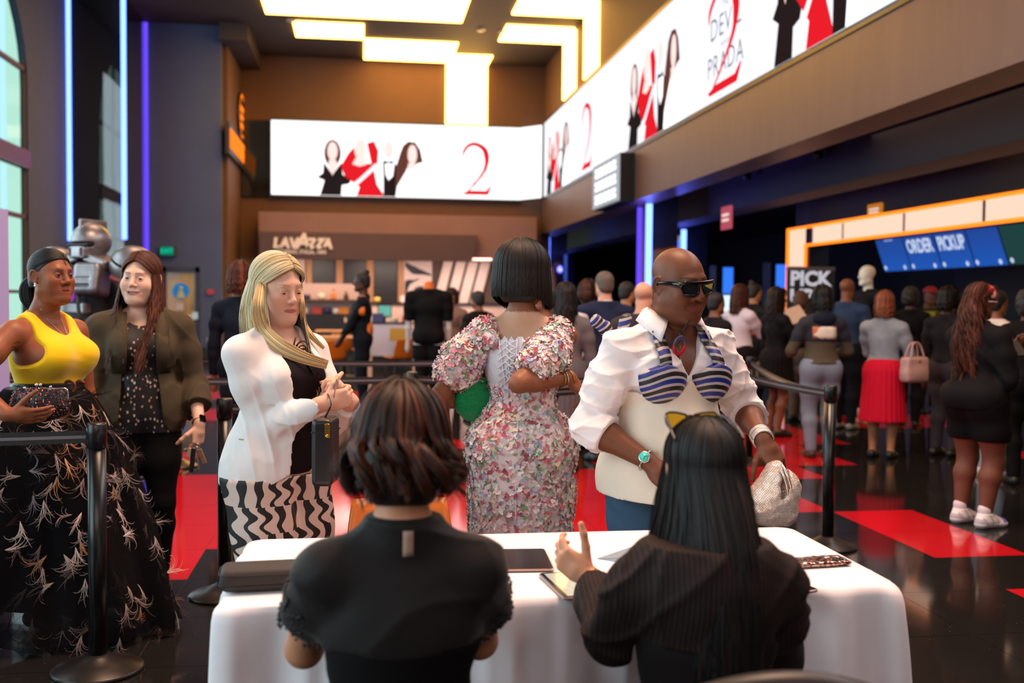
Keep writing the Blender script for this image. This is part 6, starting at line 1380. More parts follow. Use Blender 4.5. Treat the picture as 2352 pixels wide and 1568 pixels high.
def person_yellow():
    pl = Place(-1.36, 4.84, -117); r = pl.root('woman in a bright yellow sleeveless top and black feathered skirt, dark ponytail')
    sk = rgb('#8d5033'); wR = pl.L(18, 952, 4.40)
    face = dict(jaw=1.02, nose=1.12, lips=1.05, mw=1.05, fat=.5, brows=.7, brow=(.012, .007, .005), lipc=rgb('#a8483c'), blush=.25, mouth=.0035, open=.0048, teeth=(.7, .62, .55), gaze=(.12, 0), liner=.9)
    f = Fig(1.705, True, 1.18, 1.15, bust=1.55, skin_c=sk, face=face, hyaw=-.16, hpitch=-.02, handR=wR, poleR=(.75, -.7, -.2), armr=1.28, shw=1.04, head=.99, neck=1.08, hfwd=.025,
            hdR=pl.V((.95, .05, -.06)), hnR=pl.V((.0, .9, .45)), hkR=dict(curl=(.22, .3, .34, .38), thumb=(.0, .1)), lift=.06, footR=(.09, .02, 0), footL=(-.09, 0, 0), belly=1.05)
    nk = f.J['neck']; tat = f.J['shR']+np.array([.02, .03, -.05])
    def colf(V, C):
        x = V-tat; m = (np.linalg.norm(x, axis=1) < .032)&(np.sin(x[:, 2]*420+3*np.sin(x[:, 1]*150)) > .72); C[m] *= .45; return C
    f.body(r, colf=colf, hands='R')
    wz = pl.L(110, 884, 4.6)[2]
    def cut(X, Y, Z):
        x = np.abs(X); neck = np.minimum(.088-np.sqrt((X*.98)**2+((Z-nk[2]-.012)*.74)**2), Y+.03); bk = np.minimum(.075-np.sqrt(X**2+((Z-nk[2]-.01)*1.3)**2), -Y-.02)
        lim = np.interp(Z, [nk[2]-.29, nk[2]-.24, nk[2]-.15, nk[2]-.06, nk[2]+.03], [.40, .172, .142, .130, .122]).astype(f32); armh = x-lim; return np.maximum(np.maximum(neck, bk), np.maximum(armh, wz-.03-Z))
    f.garment('top', r, fabric('knit_yellow', '#f2c40a', .8, 900, .18, .05, Sheen_Weight=.3), ('hips', 'trunk', 'chest'), .010, cut, .0045, folds(.0018, 50, (.1, .3, 1), 3))
    f.garment('belt', r, plain('belt_dark', '#120f10', .4), ('hips', 'trunk', 'chest'), .016, lambda X, Y, Z: np.maximum(Z-wz+.002, wz-.062-Z)+0*X*Y, .005)
    bk = [rsnap(f, pl, ('hips', 'trunk', 'chest'), px, 888, .02, Y0=3.6) for px in (160, 184)]; d = pl.V((0, -1, 0))
    for c, a0 in zip(bk, (.5, .5+PI)): MB().tube([c+d*.006+np.array([0, 0, .026*math.sin(a)])+np.cross(d, (0, 0, 1))*.024*math.cos(a) for a in np.linspace(a0, a0+5.2, 18)], .0065, 8, .6).build('buckle_ring', plain('tortoise', '#7a3312', .25, bump=.2, scale=90, var=.5), r)
    # skirt: opaque lining under a wide veil of tulle, feather tufts all over
    lin = [('c', np.array([0, 0, wz-.05]), np.array([0, 0, .75]), .165, .23, .05), ('c', np.array([0, 0, .75]), np.array([0, 0, .20]), .23, .26, .05)]
    dark = fabric('lining_black', '#0b090a', .8, 500, .1, .1)
    V, Q = skin(lin, .012, cut=lambda X, Y, Z: np.maximum(Z-wz+.04, .17-Z)+0*X*Y); mesh('lining', V, Q, dark, r)
    rng = np.random.RandomState(8); nth, nz = 120, 46; V = []; ph = rng.rand(5)*6
    for j in range(nz):
        u = j/(nz-1); z = (wz-.05)*(1-u)+.03*u; R0 = .185+.36*u**.75+.02*u
        for i in range(nth):
            t = 2*PI*i/nth; fo = .045*u**.6*math.sin(9*t+ph[0]+2*math.sin(3*u+2*t))+.022*u*math.sin(21*t+ph[1]+4*u)+.03*math.sin(3*t+6*u+ph[2])*u; wv = pl.R @ np.array([math.cos(t), math.sin(t), 0]); V.append(tuple(pl.R.T @ (wv*(R0+fo)*np.array([1.0, 1-.46*u, 1]))+np.array([0, -.02, z+.012*math.sin(7*t)*u])))
    V = np.array(V); Q = np.array([(j*nth+i, j*nth+(i+1) % nth, (j+1)*nth+(i+1) % nth, (j+1)*nth+i) for j in range(nz-1) for i in range(nth)])[:, ::-1]
    t = NT('tulle'); b1 = t.n('BsdfDiffuse', {'Color': (.010, .009, .010, 1)}); tr = t.n('BsdfTransparent', {'Color': (1, 1, 1, 1)}); no = t.noise(t.coord(), 5, 4)
    ms = t.n('MixShader', {0: t.ramp(no, [(.3, (.55,)*3), (.7, (.86,)*3)]), 1: tr.outputs[0], 2: b1.outputs[0]}); t.t.links.new(ms.outputs[0], t.out.inputs[0]); tu = keep('tulle', t)
    sk_ = mesh('tulle_skirt', V, Q, tu, r); N = normals(V, Q); N *= np.sign((N*(V-np.array([0, 0, .5]))*np.array([1, 1, 0])).sum(1))[:, None]
    V2 = V*np.array([.88, .88, 1])+np.array([0, 0, .02]); mesh('tulle_underskirt', V2, Q, tu, r)
    wisps('feather_trim', r, V[nth*2:], N[nth*2:], 330, [rgb('#c9b3ad'), rgb('#b59a94'), rgb('#e2cfc8'), rgb('#c48a63'), rgb('#8f7f80'), rgb('#5a4a4a')], 5, .105, .0012)
    wisps('feather_under', r, V2[nth*2:], N[nth*2:], 120, [rgb('#6a5a58'), rgb('#4a3c3a'), rgb('#7d5a48')], 9, .13, .0011)
    for nm in 'RL':
        a, d = f.J['an'+nm], f.J['toe'+nm]; V, Q = skin(f.take('foot'+nm), .006, .008, cut=lambda X, Y, Z: np.minimum(((X-a[0])*d[0]+(Y-a[1])*d[1])-.10, Z-.022)); mesh('sandal', V, Q, plain('sandal_plum', '#4a1020', .35), r)
    # hair drawn back into a ponytail
    back = [('c', (0, -.105, -.002), (0, -.135, -.03), .022, .040, .02), ('c', (0, -.135, -.03), (0, -.140, -.10), .042, .046, .02), ('c', (0, -.14, -.10), (.0, -.128, -.155), .045, .016, .02)]
    bl = (.006, .0055, .006)
    hair_cap(f, r, bl, .998, 'hair', .060, res=.0035, side=.012, mat=plain('hair_sleek', (.007, .006, .007), .55, bump=.25, scale=160), back=-.05)
    rg = np.random.RandomState(7); P = []; R3 = np.array([.0822, .1005, .0865]); c3 = np.array([0, -.016, .038])
    for i in range(620):
        u = rg.uniform(-1, 1); a = u*rad(112); el = rad(np.interp(abs(u), [0, .35, .62, .8, 1], [26, 24, 12, -10, -32])+rg.rand()**2*40*(1-abs(u)*.6)); d0 = np.array([math.sin(a)*math.cos(el), math.cos(a)*math.cos(el), math.sin(el)]); d1 = unit(np.array([math.sin(a)*.10, -1, -.42+.10*rg.randn()])); om = math.acos(np.clip(d0@d1, -1, 1))
        P.append([c3+R3*(1+.006*rg.rand())*unit((math.sin((1-q)*om)*d0+math.sin(q*om)*d1)/math.sin(om)) for q in np.linspace(0, 1, 14)])
    locks('hair', r, to_head(f, np.array(P)), .0026, hair_cols(620, (.008, .007, .007), .2, 2), seed=5, flat=.3, n=4)
    rg = np.random.RandomState(3); P = []
    for i in range(380):
        a = rg.rand()*2*PI; q = math.sqrt(rg.rand()); ox, oy = math.cos(a)*q, math.sin(a)*q
        P.append([(ox*.010, -.098+oy*.006, .006+.004*ox), (ox*.020, -.125+oy*.012, .010-.01*q), (ox*.036, -.148+oy*.030, -.025), (ox*.042, -.158+oy*.034, -.065), (ox*.040, -.152+oy*.034, -.105), (ox*.026, -.138+oy*.020, -.140), (ox*.012+.004*rg.randn(), -.122+oy*.012, -.165+.012*rg.randn())])
    P = np.array([bez(p, 16) for p in P]); locks('ponytail', r, to_head(f, P), .0042, hair_cols(380, (.009, .007, .007), .3, 2), seed=3, flat=.4)
    m = MB(); e = f.headpt(.082, -.004, -.035); m.ball(tuple(e), .0052).ball(tuple(e+np.array([0, 0, -.009])), .0062); m.build('earring', plain('diamond', '#e8e0da', .1, .6), r)
    ch = [snap(f, ('trunk', 'chest', 'neck'), (x, .5, nk[2]+z), (0, -1, 0), .003 if z > -.09 else .0125) for x, z in ((.055, .01), (.045, -.03), (.028, -.07), (0, -.118), (-.028, -.07), (-.045, -.03), (-.055, .01))]
    MB().tube(bez(ch, 28), .0009, 5).ball(tuple(ch[3]), .0055).build('necklace', plain('silver_thin', '#d0c8c4', .25, .9), r)
    # beaded clutch
    c = aty(92, 926, 4.49); q = thing('beaded_clutch', 'sparkling dark beaded clutch with a silver frame held at the yellow top\'s waist', 'handbag', tuple(c), rad(-6)); V, Q = skin([('e', (0, 0, -.012), (.120, .032, .062), 0, None), ('b', (0, 0, .02), (.105, .020, .04), .02, .03, None)], .004); N = normals(V, Q)
    mesh('bag_body', V, Q, plain('clutch_base', '#1c141c', .4), q); rg = np.random.RandomState(1); VV, QQ, CC = [], [], []; pal = [rgb(h) for h in ('#3a2a40', '#8a3a2a', '#5a5a70', '#b8a8b0', '#20202c', '#6a2a3a', '#c0602a')]
    for i in rg.choice(len(V), 1500):
        n = unit(N[i]+rg.randn(3)*.3); a = unit(np.cross(n, rg.randn(3))); b = np.cross(n, a); k = len(VV); s = .0034*rg.uniform(.6, 1.3); p = V[i]+n*.0012; c_ = pal[rg.randint(7)]
        VV += [p+a*s, p+b*s, p-a*s, p-b*s, p+n*s*.8]; QQ += [(k, k+1, k+4), (k+1, k+2, k+4), (k+2, k+3, k+4), (k+3, k, k+4)]; CC += [c_]*5
    mesh('sequins', np.array(VV), None, vcol('sequin', .18, metal=.6), q, np.array(CC), False, T=np.array(QQ))['kind'] = 'stuff'
    m = MB(); m.tube(bez([(-.10, 0, .045), (-.06, -.004, .058), (0, -.004, .060), (.07, -.004, .060), (.108, 0, .058), (.112, 0, .010)], 20), .004, 8); m.ball((-.012, -.004, .076), .007).ball((.004, -.004, .076), .007).ball((.045, -.004, .068), .006).ball((-.06, -.004, .063), .006); m.build('frame', plain('steel', '#c8c4c0', .22, .9), q)
    rp = f.g['handR'][6]; MB().tube(ring_pts((np.asarray(rp[1])+rp[2])/2, np.asarray(rp[2])-rp[1], .0108, 16), .0024, 6).build('ring', plain('steel', '#c8c4c0', .22, .9), r)

def long_hair(f, r, k, base, alt, drop=.36, part=.0, seed=1, wave=.006, vol=1.04, front=62, capz=.06, lift=.04, r0=.0046, altp=.3, wfreq=1.6, fwd=.07, spread=.005, out=.02, pull=1.0):
    def fall(az, u, s):
        fr = np.clip((115-az)/45, 0, 1); d = drop*(.86+.14*fr)*u
        return 1+out*2*math.sin(u*PI*.8), d, np.array([s*(.012*math.sin(u*PI)-.012*fr*u), fr*(fwd*u*u+.4*fwd*u)-.03*pull*(1-fr)*u, 0])
    P = hair_paths(f, k, 24, fall, part=part, front=front, seed=seed, vol=vol, spread=spread, wave=wave, wfreq=wfreq, front_lift=lift)
    hair_cap(f, r, np.array(base)*.7, vol-.02, 'hair', capz); locks('hair', r, to_head(f, P, False) if abs(f.RH[2, 1]) > .3 else to_head(f, P), r0*np.random.RandomState(seed).uniform(.5, 1.25, k), hair_cols(k, base, .22, seed, alt, altp), seed=seed, flat=.35, n=4)

def person_brown_blazer():
    pl = Place(-1.085, 5.44, -168); r = pl.root('smiling woman with long brown hair, olive brown blazer and dotted black blouse')
    sk = rgb('#e8b8a2'); wL = pl.L(458, 972, 5.34)
    face = dict(jaw=1.0, fat=.22, nose=.95, lips=.8, mw=1.05, iris=(.06, .08, .05), brow=rgb('#5a3a28'), brows=.75, lipc=rgb('#b8685e'), blush=.6, smile=.9, mouth=.0050, open=.0036, teeth=(.85, .80, .76), gaze=(-.15, 0))
    f = Fig(1.715, True, 1.05, 1.02, bust=1.05, skin_c=sk, face=face, hyaw=-.40, hpitch=.02, hroll=-.06, handL=wL, poleL=(-.12, -1, .1), armr=1.05, shw=1.03, hdL=pl.V((-.08, -.1, -1)), hnL=pl.V((-.6, .5, .1)), hkL=dict(curl=(.5, .6, .7, .75), thumb=(.3, .3)), head=1.04)
    f.body(r, hands='L'); nk = f.J['neck']; hem = pl.L(340, 1008, 5.15)[2]
    t = NT('dotted_print'); v = t.coord(); vo = t.n('TexVoronoi', {'Vector': t.coord('Object', (1.25, 1.25, .85)), 'Scale': 46.0}); no = t.noise(v, 120, 2); cc = t.n('SeparateColor', {'Color': vo.outputs['Color']})
    on = t.math('MULTIPLY', t.math('LESS_THAN', t.math('ADD', vo.outputs['Distance'], t.math('MULTIPLY', no, .22)), .42), t.math('GREATER_THAN', cc.outputs[0], .38)); t.bsdf(t.mix(on, rgb('#120e10'), t.mix(cc.outputs[1], rgb('#b07a62'), rgb('#dcc7b4'))), .7, 0, t.bump(t.noise(v, 14, 3), .3, .006)); dot = keep('dotted_print', t)
    f.garment('blouse', r, dot, ('hips', 'trunk', 'chest', 'thigh'), .014, lambda X, Y, Z: np.maximum(np.minimum(.092-np.sqrt((X*.95)**2+((Z-nk[2]-.015)*.9)**2), Y+.03), np.maximum(hem-Z, Z-nk[2]-.005)), .006, folds(.0025, 60, (1, .2, .08), 2, .3))
    cuts = []
    for nm in 'RL': cuts.append((sleeve_cut(f.J['el'+nm], f.J['wr'+nm], .58), near_limb(f.J['el'+nm], f.J['wr'+nm], .072)))
    hb = hem-.005
    def cut(X, Y, Z):
        c = None
        for a, n in cuts: q = np.minimum(a(X, Y, Z), -n(X, Y, Z)); c = q if c is None else np.maximum(c, q)
        wv = np.interp(Z, [hb-.02, hb+.06, hb+.3, nk[2]-.2, nk[2], nk[2]+.1], [.15, .105, .082, .078, .082, .09]); op = np.minimum(wv-np.abs(X-.006), Y+.0)
        top = np.minimum(.088-np.sqrt((X-nk[0])**2+(Y-nk[1])**2), Z-nk[2]+.06); return np.maximum(np.maximum(c, op), np.maximum(top, hb-Z))
    ex = [('e', (0, -.015, hb+.12), (.195, .135, .17), .06, None)]
    for nm in 'RL': a, b = f.J['el'+nm], f.J['wr'+nm]; ex += [('c', a, a+(b-a)*.6, .046, .046, .02)]
    f1, f2 = folds(.003, 38, (.7, .3, .5), 4, .4), creases(.007, 40, 6, 3)
    f.garment('blazer', r, fabric('blazer_olive', '#4a4032', .8, 600, .15, .1, .3), ('hips', 'trunk', 'chest', 'uarm', 'farm'), .028, cut, .006, lambda X, Y, Z: f1(X, Y, Z)+f2(X, Y, Z), extra=ex)
    lap = []
    for q in (-1, 1):
        g = []
        for dx in (-.014, .018, .052):
            g.append([snap(f, ('trunk', 'chest', 'hips'), (q*(w_+dx), .5, z), (0, -1, 0), .036) for z, w_ in ((nk[2]-.02, .080), (nk[2]-.10, .078), (nk[2]-.20, .080), (nk[2]-.32, .084))])
        g[2][0] = g[2][0]-np.array([0, .03, 0]); lap.append(g)
    plate(lap, .005, 'lapel', fabric('blazer_olive', '#4a4032'), r)
    f.garment('trousers', r, fabric('trousers_black', '#0f0d0e', .8), ('hips', 'thigh', 'shin'), .006, lambda X, Y, Z: np.maximum(Z-hem-.14, .08-Z)+0*X*Y, .009)
    for nm in 'RL': f.garment('shoe', r, plain('shoe_olive', '#3a3026', .6), ('foot'+nm,), .012, None, .008)
    long_hair(f, r, 1700, rgb('#5c3322'), rgb('#4a281c'), .43, part=.004, seed=6, wave=.012, vol=1.05, front=58, capz=.072, r0=.0027, wfreq=2.2, fwd=.10)
    d = unit(f.J['wrL']-f.J['elL']); w0 = f.J['wrL']-d*.01; b = MB().tube(ring_pts(w0, d, .0275, 24), .0085, 8, .3, up=tuple(d)).build('watch_strap', plain('strap_black', '#121014', .5), r); vd = unit(pl.V((.6, -.8, 0))-d*(pl.V((.6, -.8, 0))@d)); RW = Matrix(np.stack([np.cross(d, vd), d, vd], 1).tolist()); MB().rbox((-.017, -.020, .024), (.017, .020, .036), .006, R=RW, o=tuple(w0)).build('watch_face', plain('device_black', '#0a0a0c', .12), b)
    k = aty(452, 1050, 5.28); q = thing('key_bunch', 'bunch of keys with black fobs dangling from the hand below the olive blazer', 'keys', tuple(k)); g = plain('steel', '#c8c4c0', .22, .9)
    MB().tube(ring_pts((0, 0, .055), (0, 1, 0), .014, 18), .0015, 6).build('key_ring', g, q)
    MB().rbox((-.030, -.006, -.075), (-.008, .006, .045), .005, axis=1, R=Matrix.Rotation(.1, 3, 'Y')).build('key_fob', plain('fob_black', '#15131a', .4), q); MB().rbox((.012, -.004, -.045), (.036, .004, .035), .006, axis=1, R=Matrix.Rotation(-.35, 3, 'Y')).build('key_tag', plain('tag_tan', '#8a6a52', .5), q)
    MB().box((.0, -.0015, -.06), (.007, .0015, .04), Matrix.Rotation(-.12, 3, 'Y')).ball((.0, 0, .045), (.009, .002, .011)).build('key', g, q); MB().rbox((-.052, -.004, -.01), (-.030, .004, .035), .004, axis=1, R=Matrix.Rotation(.3, 3, 'Y')).build('key_tag', plain('tag_cream', '#b8a890', .5), q)

FLORAL = [rgb(h) for h in ('#ead2d4', '#efe3e2', '#f3ece8', '#d08a94', '#b04a60', '#dfaab0', '#7d9a70', '#bcd6c4', '#a9b2d0', '#e2d6b0', '#f0dcd8', '#cc6a78', '#efe6e2', '#ecd6d8', '#f2e8e6', '#e3c0c6')]
def floral_mat():
    if 'floral' in MATS: return MATS['floral']
    t = NT('floral_print'); v = t.coord(); vo = t.n('TexVoronoi', {'Vector': v, 'Scale': 62.0}); cc = t.n('SeparateColor', {'Color': vo.outputs['Color']}); big = t.noise(v, 9, 3)
    pick = t.ramp(cc.outputs[0], [(0, rgb('#e9d9db')), (.38, rgb('#d2b4ba')), (.46, rgb('#b8485c')), (.58, rgb('#d58a94')), (.68, rgb('#6f9a66')), (.76, rgb('#b8d4c0')), (.84, rgb('#98a6cc')), (.92, rgb('#7a2a40'))], 'CONSTANT')
    c = t.mix(t.math('GREATER_THAN', big, .50), rgb('#dccdd2'), pick); t.bsdf(t.mix(.25, c, rgb('#efe3e2')), .75, 0, t.bump(t.noise(v, 80, 3), .5, .004)); return keep('floral', t)
def person_floral():
    pl = Place(.665, 4.27, -14); r = pl.root('woman with a black bob seen from behind in a ruffled floral dress')
    sk = rgb('#8a5439'); wR = pl.L(1308, 868, 4.10); wL = pl.L(1090, 930, 4.45)
    f = Fig(1.725, True, 1.05, 1.10, bust=1.2, skin_c=sk, face=dict(lips=1.1, brow=(.01, .006, .005)), hyaw=-.45, hpitch=.02, handR=wR, handL=wL, elbR=pl.L(1192, 880, 3.99), poleL=(-.6, -.8, -.3), armr=1.08, waist=.92, shw=.98, hdR=pl.V((.55, .25, -.62)), hnR=pl.V((-.3, .3, -.6)), hkR=dict(curl=(.5, .6, .65, .7), thumb=(.2, .2)), lift=.07, legr=1.1, head=1.02)
    nk = f.J['neck']; bz = pl.L(1170, 776, 4.2)[2]
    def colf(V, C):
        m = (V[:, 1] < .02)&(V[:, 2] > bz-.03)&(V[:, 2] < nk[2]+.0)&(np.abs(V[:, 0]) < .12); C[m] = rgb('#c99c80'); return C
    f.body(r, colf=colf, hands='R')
    zw = pl.L(1180, 880, 4.2)[2]; fl = floral_mat()
    # skirt to the ankles with a panel seam, bodice, puffed sleeves
    ex = [('c', np.array([0, -.01, .74]), np.array([0, 0, .10]), .195, .20, .06), ('e', (0, -.03, .90), (.205, .17, .16), .06, None)]
    V, Q = skin(f.take('hips', 'thigh', 'trunk')+ex, .007, .014, cut=lambda X, Y, Z: np.maximum(Z-zw, .08-Z)+0*X*Y, disp=folds(.004, 30, (.6, .3, .7), 3)); mesh('skirt', V, Q, fl, r); N = normals(V, Q)
    sel = (V[:, 2] > .42); petals('skirt_ruffles', r, V[sel], N[sel], 2800, .0145, FLORAL, 4, 6, .5, 'stuff')
    V, Q = skin(f.take('trunk', 'chest', 'hips'), .006, .010, cut=lambda X, Y, Z: np.maximum(np.maximum(Z-bz-.01*np.sin(np.abs(X)*220)*(Y < .0)-.10*(Y > .03), zw-.03-Z), np.minimum(Y+.035, .105-np.abs(X))*0-1)); 
    ws = NT('corset_white'); wv = ws.coord(); ws.bsdf(ws.mix(ws.noise(wv, 40, 3), rgb('#c8ccd8'), rgb('#ececf2')), .5, 0, ws.bump(ws.noise(wv, 90, 3), .6, .005)); wm = keep('corset_white', ws); mesh('corset', V, Q, wm, r)
    S_ = lambda x, z, o=.012: snap(f, ('trunk', 'chest', 'hips'), (x, -.5, z), (0, 1, 0), o)
    m = MB(); zs = np.linspace(bz-.01, zw+.005, 7)
    for q in (-1, 1):
        for x in (.012, .055, .088): m.tube([S_(q*x*(1-.35*(bz-z)/(bz-zw)), z, .015) for z in np.linspace(bz, zw, 8)], .0035, 6)
        for i in range(6): m.tube(bez([S_(q*.012, zs[i], .017), S_(q*.034, (zs[i]+zs[i+1])/2+.006, .021), S_(q*.056, zs[i+1], .017)], 7), .0030, 5); m.tube(bez([S_(q*.056, zs[i], .017), S_(q*.074, (zs[i]+zs[i+1])/2, .020), S_(q*.088, zs[i+1], .017)], 7), .0028, 5); m.tube(bez([S_(q*.012, zs[i+1], .018), S_(q*.034, (zs[i]+zs[i+1])/2-.004, .022), S_(q*.056, zs[i], .018)], 7), .0028, 5)
    m.build('corset_lacing', plain('lace_white', '#e6e6ee', .45), r)
    MB().tube([snap(f, ('hips', 'thigh', 'trunk'), (.0, -.5, z), (0, 1, 0), .018, extra=ex) for z in np.linspace(zw+.004, .62, 16)], .0028, 6).build('zip', plain('zip_white', '#e8dedc', .5), r)
    for nm, q in (('R', 1), ('L', -1)):
        sh, el = f.J['sh'+nm], f.J['el'+nm]; d = el-sh; P = [('c', sh+np.array([-q*.035, -.012, .015]), sh+d*.40, .058, .078, .05), ('c', sh+d*.40, sh+d*.66, .078, .080, .05)]
        V, Q = skin(P, .006, cut=lambda X, Y, Z: (X-sh[0]-d[0]*.82)*d[0]*3+(Y-sh[1]-d[1]*.82)*d[1]*3+(Z-sh[2]-d[2]*.82)*d[2]*3, disp=folds(.005, 40, (.8, .4, .3), 6)); mesh('sleeve', V, Q, fl, r); petals('sleeve_ruffles', r, V, normals(V, Q), 1100, .0155, FLORAL, 7+q, 6, .5, 'stuff')
        if True:
            p = [sh+np.array([-q*.04, -.03, .045]), sh+np.array([-q*.055, -.075, -.02]), np.array([q*.115, S_(q*.115, bz, .012)[1], bz])]
            V, Q = skin(pchain([np.asarray(x) for x in bez(p, 8)], .022, .02), .006); mesh('shoulder_strap', V, Q, fl, r); petals('strap_ruffles', r, V, normals(V, Q), 140, .0165, FLORAL, 17+q, 6, .45, 'stuff')
    # bob with bangs
    def fall(az, u, s):
        fr = np.clip((120-az)/50, 0, 1); return 1.0+.05*math.sin(u*2.4)-.02*u, (.112+.045*fr)*u, np.array([0, .012*fr*u, 0])
    P = hair_paths(f, 2000, 20, fall, part=.0, front=18, seed=9, vol=1.25, spread=.003, wave=.0008, length_jit=.02, front_lift=.02, sidex=1.08)
    hair_cap(f, r, (.006, .005, .005), 1.19, 'hair', .02, extra=[('e', (0, -.03, -.05), (.088, .075, .085), .04, None)], res=.006, back=-.11, side=-.13)
    locks('hair', r, to_head(f, P), .0034*np.random.RandomState(5).uniform(.6, 1.2, 2000), hair_cols(2000, (.012, .009, .008), .15, 3, (.018, .012, .010), .3), seed=2, flat=.3, n=4)
    d = unit(f.J['wrR']-f.J['elR']); g = plain('gold', '#c9963c', .25, 1)
    for k, (o, nm) in enumerate(((-.045, 'bangle'), (-.028, 'bangle'), (-.004, 'bangle'))): MB().tube(ring_pts(f.J['wrR']+d*o, d+np.array([.15*math.sin(k*2), 0, .12*k]), .034, 28), .0022, 6).build(nm, g if k != 1 else plain('steel', '#c8c4c0', .22, .9), r)
    rp = f.g['handR'][10]; MB().tube(ring_pts((np.asarray(rp[1])+rp[2])/2, np.asarray(rp[2])-rp[1], .0105, 16), .0022, 6).build('ring', g, r)
    c = aty(1068, 920, 4.28); q = thing('green_bag', 'bright green rounded woven bag held in front of the floral dress', 'handbag', tuple(c), rad(12)); t = NT('green_weave'); v = t.coord(); w_ = t.n('TexWave', {'Vector': v, 'Scale': 60.0, 'Distortion': 2.0}, bands_direction='Z'); t.bsdf(t.mix(w_.outputs[0], rgb('#067a45'), rgb('#12b56a')), .4, 0, t.bump(w_.outputs[0], .8, .004)); keep('green_weave', t)
    V, Q = skin([('e', (.04, 0, 0), (.085, .055, .088), 0, None)], .005, disp=lambda X, Y, Z: .0015*np.sin(180*Z)); mesh('bag_body', V, Q, MATS['green_weave'], q); MB().tube(bez([(-.02, 0, .07), (.02, 0, .10), (.06, 0, .10), (.10, 0, .07)], 14), .006, 8).build('handle', plain('green_trim', '#0a8a4c', .4), q)

def curl_paths(f, k, seed, drop, vol, amp, turns, part=0.0, front=30, drop_side=.0, clumps=90):
    rng = np.random.RandomState(seed)
    def fall(az, u, s): return 1+.16*math.sin(u*2.2), (drop+drop_side*np.clip((120-az)/60, 0, 1))*u, np.array([0, 0, 0])
    P = hair_paths(f, k, 40, fall, part=part, front=front, seed=seed, vol=vol, spread=.02, length_jit=.16, front_lift=.02)
    t = np.linspace(0, 1, 40); grow = np.clip((t-.38)/.3, 0, 1)**1.2
    M_ = clumps; cid = rng.choice(k, M_, replace=False); mid = P[:, 28]; near = np.argmin(((mid[:, None]-mid[cid][None])**2).sum(2), 1); ph = rng.rand(M_)*6.28; tr = turns*rng.uniform(.8, 1.3, M_); ams = amp*rng.uniform(.6, 1.35, M_); C = P[cid].copy()
    for i in range(k):
        c = near[i]; a = t*tr[c]*2*PI+ph[c]+rng.randn()*.25; am = ams[c]*rng.uniform(.8, 1.15); p = P[i]+(C[c]-P[i])*(.55*grow)[:, None]; out = unit(np.array([C[c][-1][0], C[c][-1][1], 0])+1e-6); tan = np.array([-out[1], out[0], 0])
        P[i] = p+(out[None]*(.35+np.cos(a))[:, None]+tan[None]*np.sin(a)[:, None]*.9)*(am*grow)[:, None]+np.array([0, 0, 1.0])[None]*(.6*am*grow*np.sin(a*.5))[:, None]
    return P
